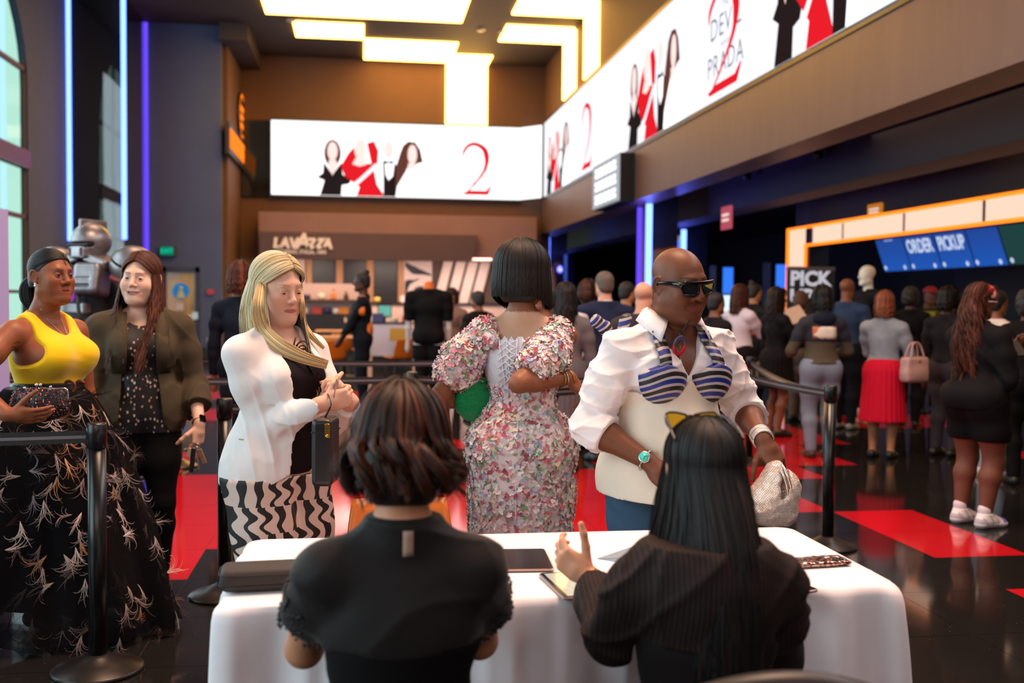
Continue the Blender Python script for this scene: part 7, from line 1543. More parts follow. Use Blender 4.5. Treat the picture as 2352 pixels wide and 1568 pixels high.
def person_curly_seated():
    pl = Place(.085, 2.075, 2); r = pl.root('seated woman with short curly auburn hair seen from behind, black beaded top')
    sk = rgb('#c98a66')
    f = Fig(1.63, True, 1.12, 1.1, bust=1.1, skin_c=sk, face=dict(brow=rgb('#4a2c20')), fine=True, hpitch=.10, sit=.50, handR=(.15, .40, .80), handL=(-.17, .40, .80), poleR=(.32, -.7, -1), poleL=(-.32, -.7, -1), armr=1.12, shw=.84, hdR=(-.25, 1, -.02), hdL=(.25, 1, -.02), hnR=(0, 0, -1), hnL=(0, 0, -1), arm=.95, lean=.06, neck=1.05)
    f.body(r, hands=''); nk = f.J['neck']; hz = pl.L(930, 1512, 1.97)[2]
    sat = NT('satin_black'); v = sat.coord(); sat.bsdf((.013, .0105, .0105), .62, 0, sat.bump(sat.noise(v, 9, 3), .3, .01), Sheen_Weight=.12, Sheen_Roughness=.4, Specular_IOR_Level=.16); sm = keep('satin_black', sat)
    cuts = [(sleeve_cut(f.J['sh'+n], f.J['el'+n], .50), near_limb(f.J['sh'+n], f.J['el'+n], .12), near_limb(f.J['el'+n], f.J['wr'+n], .09)) for n in 'RL']
    def cut(X, Y, Z):
        c = Z-nk[2]-.022+0*X*Y
        c = np.maximum(c, hz-.006*np.cos(X*30)-Z-.02*np.clip(np.abs(X)-.1, 0, 1))
        for a, n, n2 in cuts: c = np.maximum(c, np.maximum(np.minimum(np.minimum(a(X, Y, Z), -n(X, Y, Z)), np.abs(X)-.155), -n2(X, Y, Z)))
        return c
    ex = []
    for n in 'RL': sh, el = f.J['sh'+n], f.J['el'+n]; ex += [('c', sh, sh+(el-sh)*.7, .044, .050, .04)]
    V, Q = skin(f.take('hips', 'trunk', 'chest', 'uarm', 'neck')+ex, .0055, .014, cut=cut, disp=creases(.006, 28, 9, 3)); mesh('top', V, Q, sm, r)
    f.garment('skirt', r, fabric('skirt_black', '#0c0a0b', .7), ('hips', 'trunk', 'chest', 'thigh'), .010, lambda X, Y, Z: Z-hz-.02+0*X*Y, .009, folds(.004, 46, (.1, .1, 1), 3))
    rg = np.random.RandomState(3); 
    for q, n in ((1, 'R'), (-1, 'L')):
        sh, el = f.J['sh'+n], f.J['el'+n]; d = unit(el-sh); L = np.linalg.norm(el-sh); u = unit(np.cross(d, (0, 1, 0))); w = np.cross(d, u); m = MB()
        for i in range(330):
            t_ = rg.uniform(.22, .53) if rg.rand() < .7 else rg.uniform(.44, .54); a = rg.rand()*2*PI; rr = .0705+rg.rand()*.004; m.ball(tuple(sh+d*(t_*L+.012*math.sin(a*5)*(t_ > .46))+(u*math.cos(a)+w*math.sin(a))*rr), rg.uniform(.0022, .0042), 6, 4)
        o = m.build('bead_trim', plain('bead_black', '#0b0c12', .12, .3), r); o['kind'] = 'stuff'
    P = curl_paths(f, 2000, 4, .098, 1.10, .024, 1.15, front=20, clumps=75)
    hair_cap(f, r, (.012, .007, .005), 1.07, 'hair', .03, extra=[('e', (0, -.03, -.06), (.082, .075, .075), .04, None)], res=.006, back=-.112, side=-.10)
    locks('hair', r, to_head(f, P), .0026*np.random.RandomState(3).uniform(.5, 1.3, 2000), hair_cols(2000, rgb('#2e1a12'), .2, 4, rgb('#5e2c16'), .28), seed=6, flat=.5, n=4)
    p = snap(f, ('trunk', 'chest', 'neck'), (.005, -.4, nk[2]-.015), (0, 1, 0), .017); G = [[np.array([x, p[1]-.002-.012*(1-k/4)*.3, p[2]+.02-.05*k/4]) for k in range(5)] for x in (p[0]-.010, p[0], p[0]+.010)]; plate([G], .0015, 'neck_label', fabric('label_beige', '#b08f7c', .7), r)
    for nm in 'RL': f.garment('shoe', r, plain('shoe_black', '#141212', .4), ('foot'+nm,), .010, None, .010)

def person_pinstripe_seated():
    pl = Place(.715, 2.07, -6); r = pl.root('seated woman with long straight black hair seen from behind, dark pinstriped shirt, one hand raised')
    sk = rgb('#d69a78'); wL = pl.L(1360, 1330, 2.50)
    f = Fig(1.60, True, 1.0, 1.05, bust=1.0, skin_c=sk, face=dict(brow=(.01, .006, .005)), hyaw=.10, hpitch=.20, sit=.455, handL=wL, handR=(.12, .40, .79), elbL=pl.L(1408, 1462, 2.20), poleR=(.6, -.5, -1), armr=1.02, shw=.88, lean=.10, hdL=pl.V((-.72, .36, .50)), hnL=pl.V((.55, .75, .1)), hkL=dict(curl=(.55, .75, .85, .95), thumb=(-.15, .05), spread=.08), hdR=(-.3, 1, 0), hnR=(0, 0, -1))
    f.body(r, hands='L'); nk = f.J['neck']
    t = NT('pinstripe'); v = t.coord(); x = t.n('SeparateXYZ', {0: v}); s = t.math('ADD', x.outputs[0], t.math('MULTIPLY', t.noise(v, 4, 2), .006)); st = t.math('GREATER_THAN', t.math('SINE', t.math('MULTIPLY', s, 640.0)), .90); no = t.noise(v, 8, 3)
    t.bsdf(t.mix(t.math('MULTIPLY', st, .24), t.mix(no, rgb('#191314'), rgb('#2c2120')), rgb('#6a5248')), .72, 0, t.bump(no, .35, .010), Specular_IOR_Level=.12); pin = keep('pinstripe', t)
    wz = pl.L(1610, 1478, 1.95)[2]; cuts = [(sleeve_cut(f.J['el'+n], f.J['wr'+n], .86 if n == 'R' else .80), near_limb(f.J['el'+n], f.J['wr'+n], .075)) for n in 'RL']
    def cut(X, Y, Z):
        c = np.maximum(Z-nk[2]-.015+0*X*Y, np.minimum(wz-.03-Z, .145-np.abs(X)))
        for a, n in cuts: c = np.maximum(c, np.minimum(a(X, Y, Z), -n(X, Y, Z)))
        return c
    ex = []
    for n in 'RL': sh, el, wr = f.J['sh'+n], f.J['el'+n], f.J['wr'+n]; ex += [('c', sh, el, .050, .048, .03), ('c', el, wr, .048, .043, .03)]
    ex += [('e', (0, -.02, wz+.10), (.15, .125, .13), .06, None)]
    f1, f2 = folds(.003, 30, (.5, .4, .8), 7, .6), creases(.010, 44, 4, 3)
    V, Q = skin(f.take('hips', 'trunk', 'chest', 'uarm', 'farm', 'neck')+ex, .0055, .012, cut=cut, disp=lambda X, Y, Z: f1(X, Y, Z)+f2(X, Y, Z)); mesh('shirt', V, Q, pin, r)
    f.garment('trousers', r, fabric('trousers_dark', '#171112', .7), ('hips', 'trunk', 'thigh', 'shin'), .014, lambda X, Y, Z: np.maximum(Z-wz, .08-Z)+0*X*Y, .009, folds(.004, 40, (.2, .1, 1), 3))
    m = MB()
    for dz in (.0, -.045): p = snap(f, ('hips', 'trunk'), (pl.L(1712, 1500, 1.9)[0], -.5, wz+.008+dz), (0, 1, 0), .026); m.ball(tuple(p), (.008, .004, .008))
    m.build('buttons', plain('button_grey', '#8d8482', .4), r)
    for nm in 'RL': f.garment('shoe', r, plain('shoe_black', '#141212', .4), ('foot'+nm,), .010, None, .010)
    d = unit(f.J['wrL']-f.J['elL']); m = MB()
    for k in range(3): m.tube(ring_pts(f.J['wrL']-d*(.004+.008*k), d, .0295, 24), .0022, 6)
    m.build('bracelet', plain('gold', '#c9963c', .25, 1), r)
    # long hair down the back, a few strands over the left shoulder
    k = 2600
    def fall(az, u, s):
        b = np.clip((az-95)/60, 0, 1); return 1.0+.10*math.sin(u*PI*.6), (.30+.18*b)*u, np.array([.020*u*(b)-.035*(1-b)*u*(s < 0)+.02*(1-b)*u*(s > 0), -.075*u*b-.05*math.sin(u*PI)*b, 0])
    P = hair_paths(f, k, 26, fall, part=.0, front=48, seed=12, vol=1.07, spread=.005, wave=.004, wfreq=1.2, length_jit=.10, front_lift=.02)
    hair_cap(f, r, (.006, .005, .005), 1.04, 'hair', .05, extra=[('e', (0, -.03, -.06), (.075, .072, .08), .04, None)], res=.006, back=-.14, side=-.1)
    locks('hair', r, to_head(f, P, False), .0026*np.random.RandomState(3).uniform(.5, 1.2, k), hair_cols(k, (.010, .008, .008), .2, 4, (.022, .012, .009), .2), seed=6, flat=.35, n=4)
    # sunglasses pushed up on the head
    q = thing('sunglasses', 'yellow lens sunglasses pushed up on the long black hair', 'sunglasses', tuple(pl.W(f.headpt(0, .050, .134)))); q.rotation_euler = (rad(-12), 0, pl.rz+.10); tor = plain('tortoise_dark', '#1c0f0a', .2, bump=.2, scale=90, var=.5); m = MB()
    lens = NT('yellow_lens'); g = lens.n('BsdfTransparent', {'Color': (1.0, .62, .05, 1)}); h = lens.n('BsdfPrincipled', {'Base Color': (.75, .42, .02, 1), 'Roughness': .08}); mx = lens.n('MixShader', {0: .45, 1: g.outputs[0], 2: h.outputs[0]}); lens.t.links.new(mx.outputs[0], lens.out.inputs[0]); keep('yellow_lens', lens); ln = MB()
    for s in (-1, 1):
        loop = [tuple(p) for p in bez([(.010, .016), (.040, .022), (.066, .018), (.064, -.010), (.040, -.022), (.014, -.014), (.010, .016)], 26)]
        m.tube([(s*x, .010-2.2*x*x, z) for x, z in loop], .0032, 6); ln.add([(s*x, .010-2.2*x*x, z) for x, z in loop[:-1]], [tuple(range(25))])
        m.tube(bez([(s*.066, .0, .012), (s*.078, -.04, .004), (s*.086, -.10, -.03), (s*.086, -.135, -.060)], 12), [.004]*8+[.003]*4, 6)
    q.scale = (.86, .86, .86); m.tube([(-.010, .010, .013), (0, .013, .015), (.010, .010, .013)], .003, 6); m.build('frame', tor, q); ln.build('lens', MATS['yellow_lens'], q)
def build_chairs():
    dark_chair(.20, 1.98, rad(2), 'dark chair under the woman with short curly hair', .76); dark_chair(.80, 1.93, rad(-12), 'dark rounded chair under the woman with long black hair, its back at the bottom edge', .868)
    p = aty(815, 1160, 4.3); shell_chair((.15, 3.66, 0), PI, 'orange shell chair whose top edge shows above the left shoulder of the curly haired woman', plain('orange_shell', '#c86a14', .4), plain('menu_black', '#171113', .4), None).scale = (.93, .93, .93)
# ------------------------------------------------------------------ the queue and the staff behind
def flat_cut(*fs):
    def c(X, Y, Z):
        r = None
        for f in fs: q = f(X, Y, Z); r = q if r is None else np.maximum(r, q)
        return r
    return c
SK = dict(dark='#5a3422', deep='#48291c', brown='#7a4a32', tan='#a5714f', fair='#cf9a80')
def crowd(label, px, top, D_y, H, deg, female=True, skin_='brown', hair='long', hc='#1a100c', topc='#222226', bottom='pants', bc='#15151a', sleeve=1.0, w=1.0, shoe='#121214', res=.012, hands=None, group=None, acc=None, hlen=.25, alt=None, lower_len=None, px_top=None, bust=1.0, mats=None, foot_xy=None, hyaw=0, **kw):
    """a standing person at picture column PX whose head top is at picture row TOP; depth from the height"""
    p = aty(px, 690, D_y); pl = Place(p[0], D_y, deg); r = pl.root(label, group); hands = hands or {}
    h = {k: pl.V(np.array(v)) if not isinstance(v, tuple) or len(v) != 3 else np.array(v) for k, v in hands.items()}
    f = Fig(H, female, w, w, bust=bust if female else 0, skin_c=rgb(SK[skin_]), fine=False, hyaw=hyaw, head=1.0, **{('hand'+k): v for k, v in h.items()}, **kw); mats = mats or {}
    f.body(r, parts=('hips', 'trunk', 'chest', 'neck', 'head', 'uarm', 'farm', 'hand', 'thigh', 'shin', 'foot'), res=res, eyes=False)
    nk = f.J['neck']; wz = f.J['waist'][2]-.02; tm = mats.get('top') or fabric('cloth_'+topc[1:], topc); bm_ = mats.get('bottom') or fabric('cloth_'+bc[1:], bc)
    hem = wz-.08 if bottom != 'dress' else .1
    cuts = []
    for n in 'RL':
        if sleeve <= 1: cuts.append((sleeve_cut(f.J['sh'+n], f.J['el'+n], sleeve), near_limb(f.J['sh'+n]+(f.J['el'+n]-f.J['sh'+n])*.5, f.J['wr'+n], .075)))
        else: cuts.append((sleeve_cut(f.J['el'+n], f.J['wr'+n], sleeve-1), near_limb(f.J['el'+n], f.J['wr'+n], .072)))
    def cut(X, Y, Z):
        c = np.maximum(Z-nk[2]-.005+.03*(Y > 0)*1.0+0*X, np.minimum(kw.get('hem', hem) if False else hem-Z, .19*w-np.abs(X)))
        for a, n in cuts: c = np.maximum(c, np.minimum(a(X, Y, Z), -n(X, Y, Z)))
        return c
    parts = ('hips', 'trunk', 'chest', 'uarm', 'farm', 'neck') if sleeve > 1 else ('hips', 'trunk', 'chest', 'uarm', 'neck')
    f.garment('top', r, tm, parts, .018, cut, res, folds(.005, 34, (.5, .3, .8), int(px)))
    if bottom == 'pants': f.garment('trousers', r, bm_, ('hips', 'thigh', 'shin'), .014, lambda X, Y, Z: np.maximum(Z-hem-.06, .07-Z)+0*X*Y, res)
    elif bottom == 'shorts': f.garment('shorts', r, bm_, ('hips', 'thigh'), .020, lambda X, Y, Z: np.maximum(Z-hem-.06, .60*H/1.63-.03-Z)+0*X*Y, res)
    elif bottom == 'skirt':
        L_ = lower_len or .45; ex = [('c', np.array([0, 0, wz-.15]), np.array([0, 0, L_-.1]), .17*w, .215*w, .06)]
        f.garment('skirt', r, bm_, ('hips',), .012, lambda X, Y, Z: np.maximum(Z-hem-.08, L_-Z)+0*X*Y, res, lambda X, Y, Z: .006*np.sin(np.arctan2(Y, X)*26)*np.clip((hem+.1-Z)/.1, 0, 1), extra=ex)
    for n in 'RL':
        if shoe: f.garment('shoe', r, plain('shoe_'+shoe[1:], shoe, .45), ('foot'+n,), .010, None, .012)
    c = rgb(hc)
    if hair == 'bald': hair_cap(f, r, np.array(c), .99, 'hair_stubble', .085, res=.01, back=-.05) if False else None
    elif hair == 'short': hair_cap(f, r, c, 1.0, 'hair', .058, res=.008, side=.0)
    elif hair == 'bun': hair_cap(f, r, c, 1.0, 'hair', .056, res=.008, extra=[('e', (0, -.06, .125), (.038, .038, .036), .02, None)])
    elif hair == 'afro': hair_cap(f, r, c, 1.22, 'hair', .05, res=.009, extra=[('e', (0, -.03, -.03), (.10, .085, .085), .05, None)], disp=folds(.006, 120, (.6, .5, .8), 3), back=-.11, side=-.05)
    elif hair == 'long':
        k = 220; fa = lambda az, u, s: (1+.06*math.sin(u*PI), hlen*u, np.array([0, -.02*u*np.clip((az-90)/60, 0, 1), 0]))
        P = hair_paths(f, k, 18, fall, front=58, seed=int(px), vol=1.05, spread=.02, wave=.01) if False else hair_paths(f, k, 18, fa, front=58, seed=int(px), vol=1.06, spread=.02, wave=kw.get('wave_', .008))
        hair_cap(f, r, np.array(c)*.7, 1.05, 'hair', .058, res=.01, extra=[('e', (0, -.035, -.05), (.078, .07, .085), .04, None)], back=-.13, side=-.06); locks('hair', r, to_head(f, P), .011, hair_cols(k, c, .2, 2, None if alt is None else rgb(alt), .3), seed=3, n=4, flat=.4)
    if acc: acc(f, pl, r)
    return f, pl, r
def person_curly_shorts():
    p = atz(2238, 1205, 0); pl = Place(p[0], p[1], -72); r = pl.root('woman with long curly reddish hair, red headscarf, black hooded top, black shorts and white sneakers')
    sk = rgb('#6b4030'); wR = pl.L(2318, 800, p[1]-.10); wL = pl.L(2325, 795, p[1]+.15)
    f = Fig(1.63, True, 1.16, 1.15, bust=1.4, skin_c=sk, face=dict(brow=(.01, .006, .005), lips=1.1), fine=True, handR=wR, handL=wL, poleR=(.5, -1, -.6), poleL=(-.5, -1, -.6), armr=1.15, legr=1.12, hyaw=-.12, hpitch=.12, stance=.10)
    f.body(r, res=.010, fres=.0045, hres=.005, hands='', eyes=False); nk = f.J['neck']; blk = fabric('hoodie_black', '#131114', .8)
    hem = f.J['waist'][2]-.20; cuts = [(sleeve_cut(f.J['el'+n], f.J['wr'+n], .92), near_limb(f.J['el'+n], f.J['wr'+n], .07)) for n in 'RL']
    def cut(X, Y, Z):
        c = np.maximum(Z-nk[2]-.02+0*X*Y, np.minimum(hem-Z, .24-np.abs(X)))
        for a, n in cuts: c = np.maximum(c, np.minimum(a(X, Y, Z), -n(X, Y, Z)))
        return c
    f.garment('hooded_top', r, blk, ('hips', 'trunk', 'chest', 'uarm', 'farm', 'neck'), .022, cut, .008, folds(.006, 36, (.6, .3, .8), 3), extra=[('e', (0, -.02, hem+.09), (.21, .18, .12), .06, None)])
    f.garment('shorts', r, fabric('shorts_black', '#0d0c0e'), ('hips', 'thigh'), .022, lambda X, Y, Z: np.maximum(Z-hem-.08, .585-Z)+0*X*Y, .009)
    for n in 'RL':
        sn = plain('sneaker_white', '#e6dfe2', .5, bump=.2, scale=120); a, d = f.J['an'+n], f.J['toe'+n]
        V, Q = skin(f.take('foot'+n)+[('c', a+np.array([0, 0, -.02]), a+np.array([0, 0, .03]), .036, .038, .03)], .006, .012, cut=lambda X, Y, Z: np.maximum(Z-a[2]-.028, .012-Z)+0*X*Y); C = np.tile(np.array(rgb('#e6dfe2')), (len(V), 1)); fw = (V-a) @ d; sd = np.abs((V-a) @ np.cross(d, (0, 0, 1))); C[(fw > .128)&(V[:, 2] > .030)] = rgb('#7a62c8'); C[(np.abs(np.sin(fw*60+V[:, 2]*40)) < .25)&(sd > .026)&(fw < .11)&(V[:, 2] > .035)] = rgb('#8f8a98'); C[(fw < -.03)&(V[:, 2] > .04)&(V[:, 2] < .07)] = rgb('#b0a8b4'); mesh('sneaker', V, Q, vcol('sneaker_paint', .5, .2, 120), r, C)
        V, Q = skin(f.take('foot'+n), .006, .016, cut=lambda X, Y, Z: np.maximum(Z-.034, -Z)+0*X*Y); mesh('sneaker_sole', V, Q, plain('sole_grey', '#b9b4b8', .5), r)
        V, Q = skin([('c', a+np.array([0, 0, -.01]), a+np.array([0, -.003, .050]), .043, .046, .0)], .006); mesh('sock', V, Q, fabric('sock_white', '#d8d0d6'), r)
        m = MB(); 
        for k in range(4): c = a+d*(.045+.02*k)+np.array([0, 0, -.005-.012*k]); s = np.cross(d, (0, 0, 1)); m.tube([c-s*.025, c+np.array([0, 0, .012]), c+s*.025], .003, 5)
        m.build('laces', plain('lace_violet', '#7a68c8', .5), r)
    hair_cap(f, r, (.02, .009, .006), 1.06, 'hair', .04, res=.007, side=.0); P = curl_paths(f, 1300, 8, .46, .97, .022, 3.2, front=104, clumps=190)
    locks('hair', r, to_head(f, P), .0036, hair_cols(1300, rgb('#38190f'), .3, 5, rgb('#5c2c1a'), .35), seed=3, n=4, flat=.5)
    t = NT('scarf_print'); v = t.coord(); vo = t.n('TexVoronoi', {'Vector': v, 'Scale': 30.0}); t.bsdf(t.ramp(t.n('SeparateColor', {'Color': vo.outputs['Color']}).outputs[0], [(0, rgb('#b01c1c')), (.5, rgb('#d6382a')), (.72, rgb('#3a2a30')), (.86, rgb('#d8b0a8'))], 'CONSTANT'), .6); keep('scarf', t)
    V, Q = skin(xf([('e', (0, .004, .047), (.090, .103, .088), 0, None)], f.RH, f.hc, f.hs), .006, cut=lambda X, Y, Z: np.maximum((f.headpt(0, 0, .030)[2]-Z)+.25*((f.hc[1]-Y))*1.0, (f.hc[1]-.055-Y))+0*X); mesh('headscarf', V, Q, MATS['scarf'], r)
    m = MB(); m.tube([tuple(f.headpt(*q)) for q in ((-.078, -.03, .0), (-.070, .07, .008), (-.02, .112, .006), (.02, .112, .006), (.070, .07, .008), (.078, -.03, .0))], .009, 6, .5); m.build('visor_glasses', plain('visor_pale', '#d8c0c8', .25), r)
    tag(MB().rbox((-.04, -.005, -.08), (.04, .005, .08), .01, axis=1, R=Matrix.Rotation(-.9, 3, 'X'), o=tuple(aty(2338, 800, p[1]+.02))).build('smartphone', plain('device_black', '#0a0a0c', .12)), 'dark phone held by the curly haired woman', 'phone')

def shoulder_bag(label, cat, px, py, y, col, size, strap_to=None, rz=0.0):
    c = aty(px, py, y); b = thing('shoulder_bag', label, cat, tuple(c), rz); lea = plain('leather_'+col[1:], col, .45, bump=.15, scale=120); V, Q = skin([('b', (0, 0, 0), (size[0], size[1], size[2]), .03, 0, None), ('e', (0, 0, -size[2]*.3), (size[0]*1.05, size[1]*1.25, size[2]*.7), .04, None)], .009); mesh('bag_body', V, Q, lea, b)
    m = MB()
    for q in (-1, 1): m.tube(bez([(-size[0]*.6, q*size[1]*.7, size[2]*.9), (-size[0]*.3, q*size[1]*.3, size[2]*2.0), (size[0]*.3, q*size[1]*.3, size[2]*2.0), (size[0]*.6, q*size[1]*.7, size[2]*.9)], 14), .009, 6)
    m.build('straps', lea, b); MB().ball((0, -size[1]*1.1, size[2]*.7), (.014, .008, .014)).build('clasp', plain('gold', '#c9963c', .25, 1), b); return b
def person_red_skirt():
    p = atz(2035, 1050, 0); y = p[1]; t = NT('denim_light'); v = t.coord(); t.bsdf(t.mix(t.noise(v, 9, 5), rgb('#5f6a78'), rgb('#9aa0aa')), .85, 0, t.bump(t.noise(v, 30, 4), .4, .006)); keep('denim_light', t)
    f, pl, r = crowd('woman with copper hair, denim jacket and bright red pleated skirt in the queue', 2033, 670, y, 1.61, -40, skin_='tan', hc='#6e3820', alt='#8a5030', hlen=.16, topc='#7a828e', bottom='skirt', bc='#c41230', sleeve=1.92, mats=dict(top=MATS['denim_light']), lower_len=.36, shoe='#15131a', hands=dict(R=(.16, .30, .98), L=(-.10, .34, 1.0)), w=1.02)
    shoulder_bag('pale pink handbag hanging beside the red skirt', 'handbag', 2100, 848, y-.27, '#b58f8a', (.14, .06, .12), rz=.3)
def person_hooded():
    p = atz(1885, 1050, 0); t = NT('jacket_blocks'); v = t.coord(); z = t.n('SeparateXYZ', {0: v}).outputs[2]; c = t.ramp(z, [(0, rgb('#4a4030')), (.985, rgb('#4a4030')), (.99, rgb('#1a202c')), (1, rgb('#1a202c'))], 'CONSTANT'); cc = t.mix(t.math('GREATER_THAN', z, 1.13), rgb('#4a4030'), rgb('#181d29')); t.bsdf(cc, .8, 0, t.bump(t.noise(v, 14, 3), .4, .008)); keep('jacket_blocks', t)
    f, pl, r = crowd('woman with straight black hair and a navy and olive hooded jacket with a back print', 1888, 655, p[1], 1.655, -8, skin_='tan', hc='#0c0a0b', hlen=.14, topc='#1a202c', bc='#7a8698', sleeve=1.95, mats=dict(top=MATS['jacket_blocks']), shoe='#3a2a26', hands=dict(R=(.22, .28, 1.0), L=(-.22, .28, 1.0)), w=1.08)
    V, Q = skin([('e', f.J['neck']+np.array([0, -.075, -.035]), (.115, .05, .075), 0, None)], .010); mesh('hood', V, Q, fabric('hood_navy', '#1c2230'), r)
    S_ = lambda x, z: snap(f, ('trunk', 'chest', 'hips'), (x, -.5, z), (0, 1, 0), .025); g = [[S_(x, z) for z in np.linspace(1.16, 1.28, 5)] for x in np.linspace(-.115, .115, 7)]
    t = NT('back_print'); v = t.coord(); vo = t.n('TexVoronoi', {'Vector': v, 'Scale': 16.0}); t.bsdf(t.ramp(t.n('SeparateColor', {'Color': vo.outputs['Color']}).outputs[0], [(0, rgb('#d8cabc')), (.4, rgb('#c06a4a')), (.65, rgb('#e0d4c8')), (.85, rgb('#8a5a48'))], 'CONSTANT'), .7); keep('back_print', t); plate([g], .003, 'back_print', MATS['back_print'], r)
def person_queue():
    H = lambda R=None, L=None: {k: v for k, v in (('R', R), ('L', L)) if v is not None}
    crowd('bald man in a blue polo shirt in the queue', 1945, 640, 11.8, 1.80, -50, False, 'brown', 'bald', topc='#2c3d5a', bc='#14161e', sleeve=.85, shoe='#8a8a90', hands=H((.18, .30, 1.15), (-.18, .30, 1.12)), w=1.1)
    crowd('woman with long brown hair and a loose white top holding a lit leaflet', 1700, 655, 12.0, 1.70, -62, skin_='tan', hc='#3a1c12', alt='#5a2c1a', hlen=.24, topc='#d9ccd6', bottom='shorts', bc='#191418', sleeve=1.5, shoe='#2a2422', hands=H((.10, .42, 1.10), (-.10, .42, 1.12)))
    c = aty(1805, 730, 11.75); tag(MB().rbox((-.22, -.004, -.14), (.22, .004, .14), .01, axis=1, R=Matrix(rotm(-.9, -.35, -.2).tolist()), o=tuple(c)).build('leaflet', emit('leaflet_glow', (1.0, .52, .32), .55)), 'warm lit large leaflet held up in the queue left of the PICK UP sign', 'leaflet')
    shoulder_bag('brown shoulder bag on the loose white top', 'handbag', 1768, 858, 11.3, '#4a3228', (.17, .07, .14), rz=.4)
    crowd('man with a small bun and dark clothes behind the white top in the queue', 1733, 652, 13.4, 1.76, -70, False, 'tan', 'bun', '#1a0f0c', '#1c181a', bc='#121014', sleeve=1.9)
    crowd('woman with long dark hair and a black dress beside the white top', 1785, 655, 11.2, 1.66, -80, skin_='brown', hc='#1c0f0c', hlen=.26, topc='#131014', bottom='skirt', bc='#131014', sleeve=1.5, lower_len=.55, hands=H((.12, .36, 1.08)))
    crowd('woman with frizzy brown hair and patterned trousers behind the lit leaflet', 1840, 672, 12.6, 1.64, -60, skin_='tan', hair='afro', hc='#4a2c1a', topc='#3a3230', bc='#5a4c44', sleeve=1.9)
    crowd('person with short dark hair and an ochre top beyond the blue polo', 1992, 690, 13.6, 1.62, 120, skin_='brown', hair='short', hc='#120c0a', topc='#7a4a22', bc='#22201e', sleeve=1.5)
    crowd('person in black with rounded dark hair behind the copper haired woman', 2092, 668, 12.0, 1.70, -40, skin_='deep', hair='afro', hc='#17110a', topc='#100e10', bc='#121014', sleeve=1.9, w=1.12)
    f, pl, r = crowd('staff member with a red cap and bright green lanyard behind the counter queue', 2135, 668, 13.5, 1.74, 170, False, 'brown', 'short', '#100c0a', '#2a2622', bc='#16141a', sleeve=.8)
    V, Q = skin(xf([('e', (0, .01, .062), (.092, .108, .070), 0, None), ('e', (0, .10, .045), (.07, .06, .012), .02, None)], f.RH, f.hc, f.hs), .009, cut=lambda X, Y, Z: f.headpt(0, 0, .040)[2]-Z+0*X*Y); mesh('cap', V, Q, plain('cap_red', '#a01c1c', .6), r)
    n = f.J['neck']; G = [[snap(f, ('trunk', 'chest'), (x, .5, z), (0, -1, 0), .022) for z in np.linspace(n[2]-.32, n[2]-.06, 6)] for x in (-.10, -.03, .03, .10)]; plate([G], .006, 'lanyard_vest', plain('vest_lime', '#a8a832', .6), r)
    crowd('person with dark hair and grey leggings just behind the curly haired woman', 2178, 665, 9.6, 1.66, -60, skin_='deep', hair='long', hc='#0e0a0a', hlen=.12, topc='#1c1a1e', bc='#3a343a', sleeve=1.9, shoe='#1a1416')
    crowd('person with dark tied hair, white shirt and pale jeans at the right', 2290, 672, 8.4, 1.63, -75, skin_='brown', hair='bun', hc='#0e0b0a', topc='#d4c4bc', bc='#8a93a4', sleeve=1.3, shoe='#b8aab2', hands=H((.14, .34, 1.04)), w=1.05)
    crowd('person all in black with big dark hair at the right edge', 2362, 690, 8.0, 1.62, -20, skin_='deep', hair='afro', hc='#0c0a0a', topc='#0e0c0e', bc='#0e0c0e', sleeve=1.9, w=1.2)
    # middle of the picture, beyond the barriers
    vars_ = fabric('varsity_navy', '#232c47')
    f, pl, r = crowd('grey haired man in a navy and white varsity sweater seen from behind', 1388, 623, 9.6, 1.78, 12, False, 'fair', 'short', '#5a4a42', '#232c47', bc='#3a4a62', sleeve=1.95, w=1.05)
    for n in 'RL':
        sh, el = f.J['sh'+n], f.J['el'+n]; V, Q = skin(f.take('uarm'+n), .012, .024, cut=lambda X, Y, Z, c=sleeve_cut(sh, el, .85), c2=sleeve_cut(el, sh, .96): np.maximum(c(X, Y, Z), c2(X, Y, Z))); mesh('white_sleeve', V, Q, fabric('sleeve_white', '#d6ccd2'), r); V, Q = skin(f.take('uarm'+n), .012, .026, cut=lambda X, Y, Z, c=sleeve_cut(sh, el, 1.0), c2=sleeve_cut(el, sh, .14): np.maximum(c(X, Y, Z), c2(X, Y, Z))); mesh('sleeve_band', V, Q, fabric('band_tan', '#a8824a'), r)
    V, Q = skin([('c', f.J['neck']+np.array([0, 0, -.03]), f.J['neck']+np.array([0, .01, .03]), .075, .062, 0)], .010); mesh('white_collar', V, Q, fabric('sleeve_white', '#d6ccd2'), r)
    crowd('woman with dark brown hair and ochre trousers left of the varsity sweater', 1350, 642, 10.4, 1.70, -30, skin_='tan', hair='long', hc='#3a1a10', hlen=.08, topc='#b8a8a4', bc='#a0601c', sleeve=1.9)
    crowd('woman with long dark hair in a long grey cardigan beyond the barriers', 1300, 655, 9.0, 1.64, -5, skin_='brown', hc='#1a1212', hlen=.30, topc='#6a6468', bottom='skirt', bc='#5f5a60', sleeve=1.95, lower_len=.40)
    crowd('person in a maroon top with a hand raised, beside the bobbed black hair', 1248, 655, 8.0, 1.62, 60, skin_='brown', hair='short', hc='#1a100e', topc='#4a1c20', bc='#1c1618', sleeve=1.9, hands=H((.10, .22, 1.28)))
    crowd('man with dark hair and a dark jacket right of the varsity sweater', 1440, 640, 11.4, 1.72, -60, False, 'tan', 'short', '#140e0c', '#1c1a1e', bc='#1a181c', sleeve=1.95)
    crowd('man with a shaved head right behind the bald man\'s ear', 1478, 655, 8.2, 1.66, -30, False, 'fair', 'bald', topc='#3a3034', bc='#1a181c', sleeve=1.9)
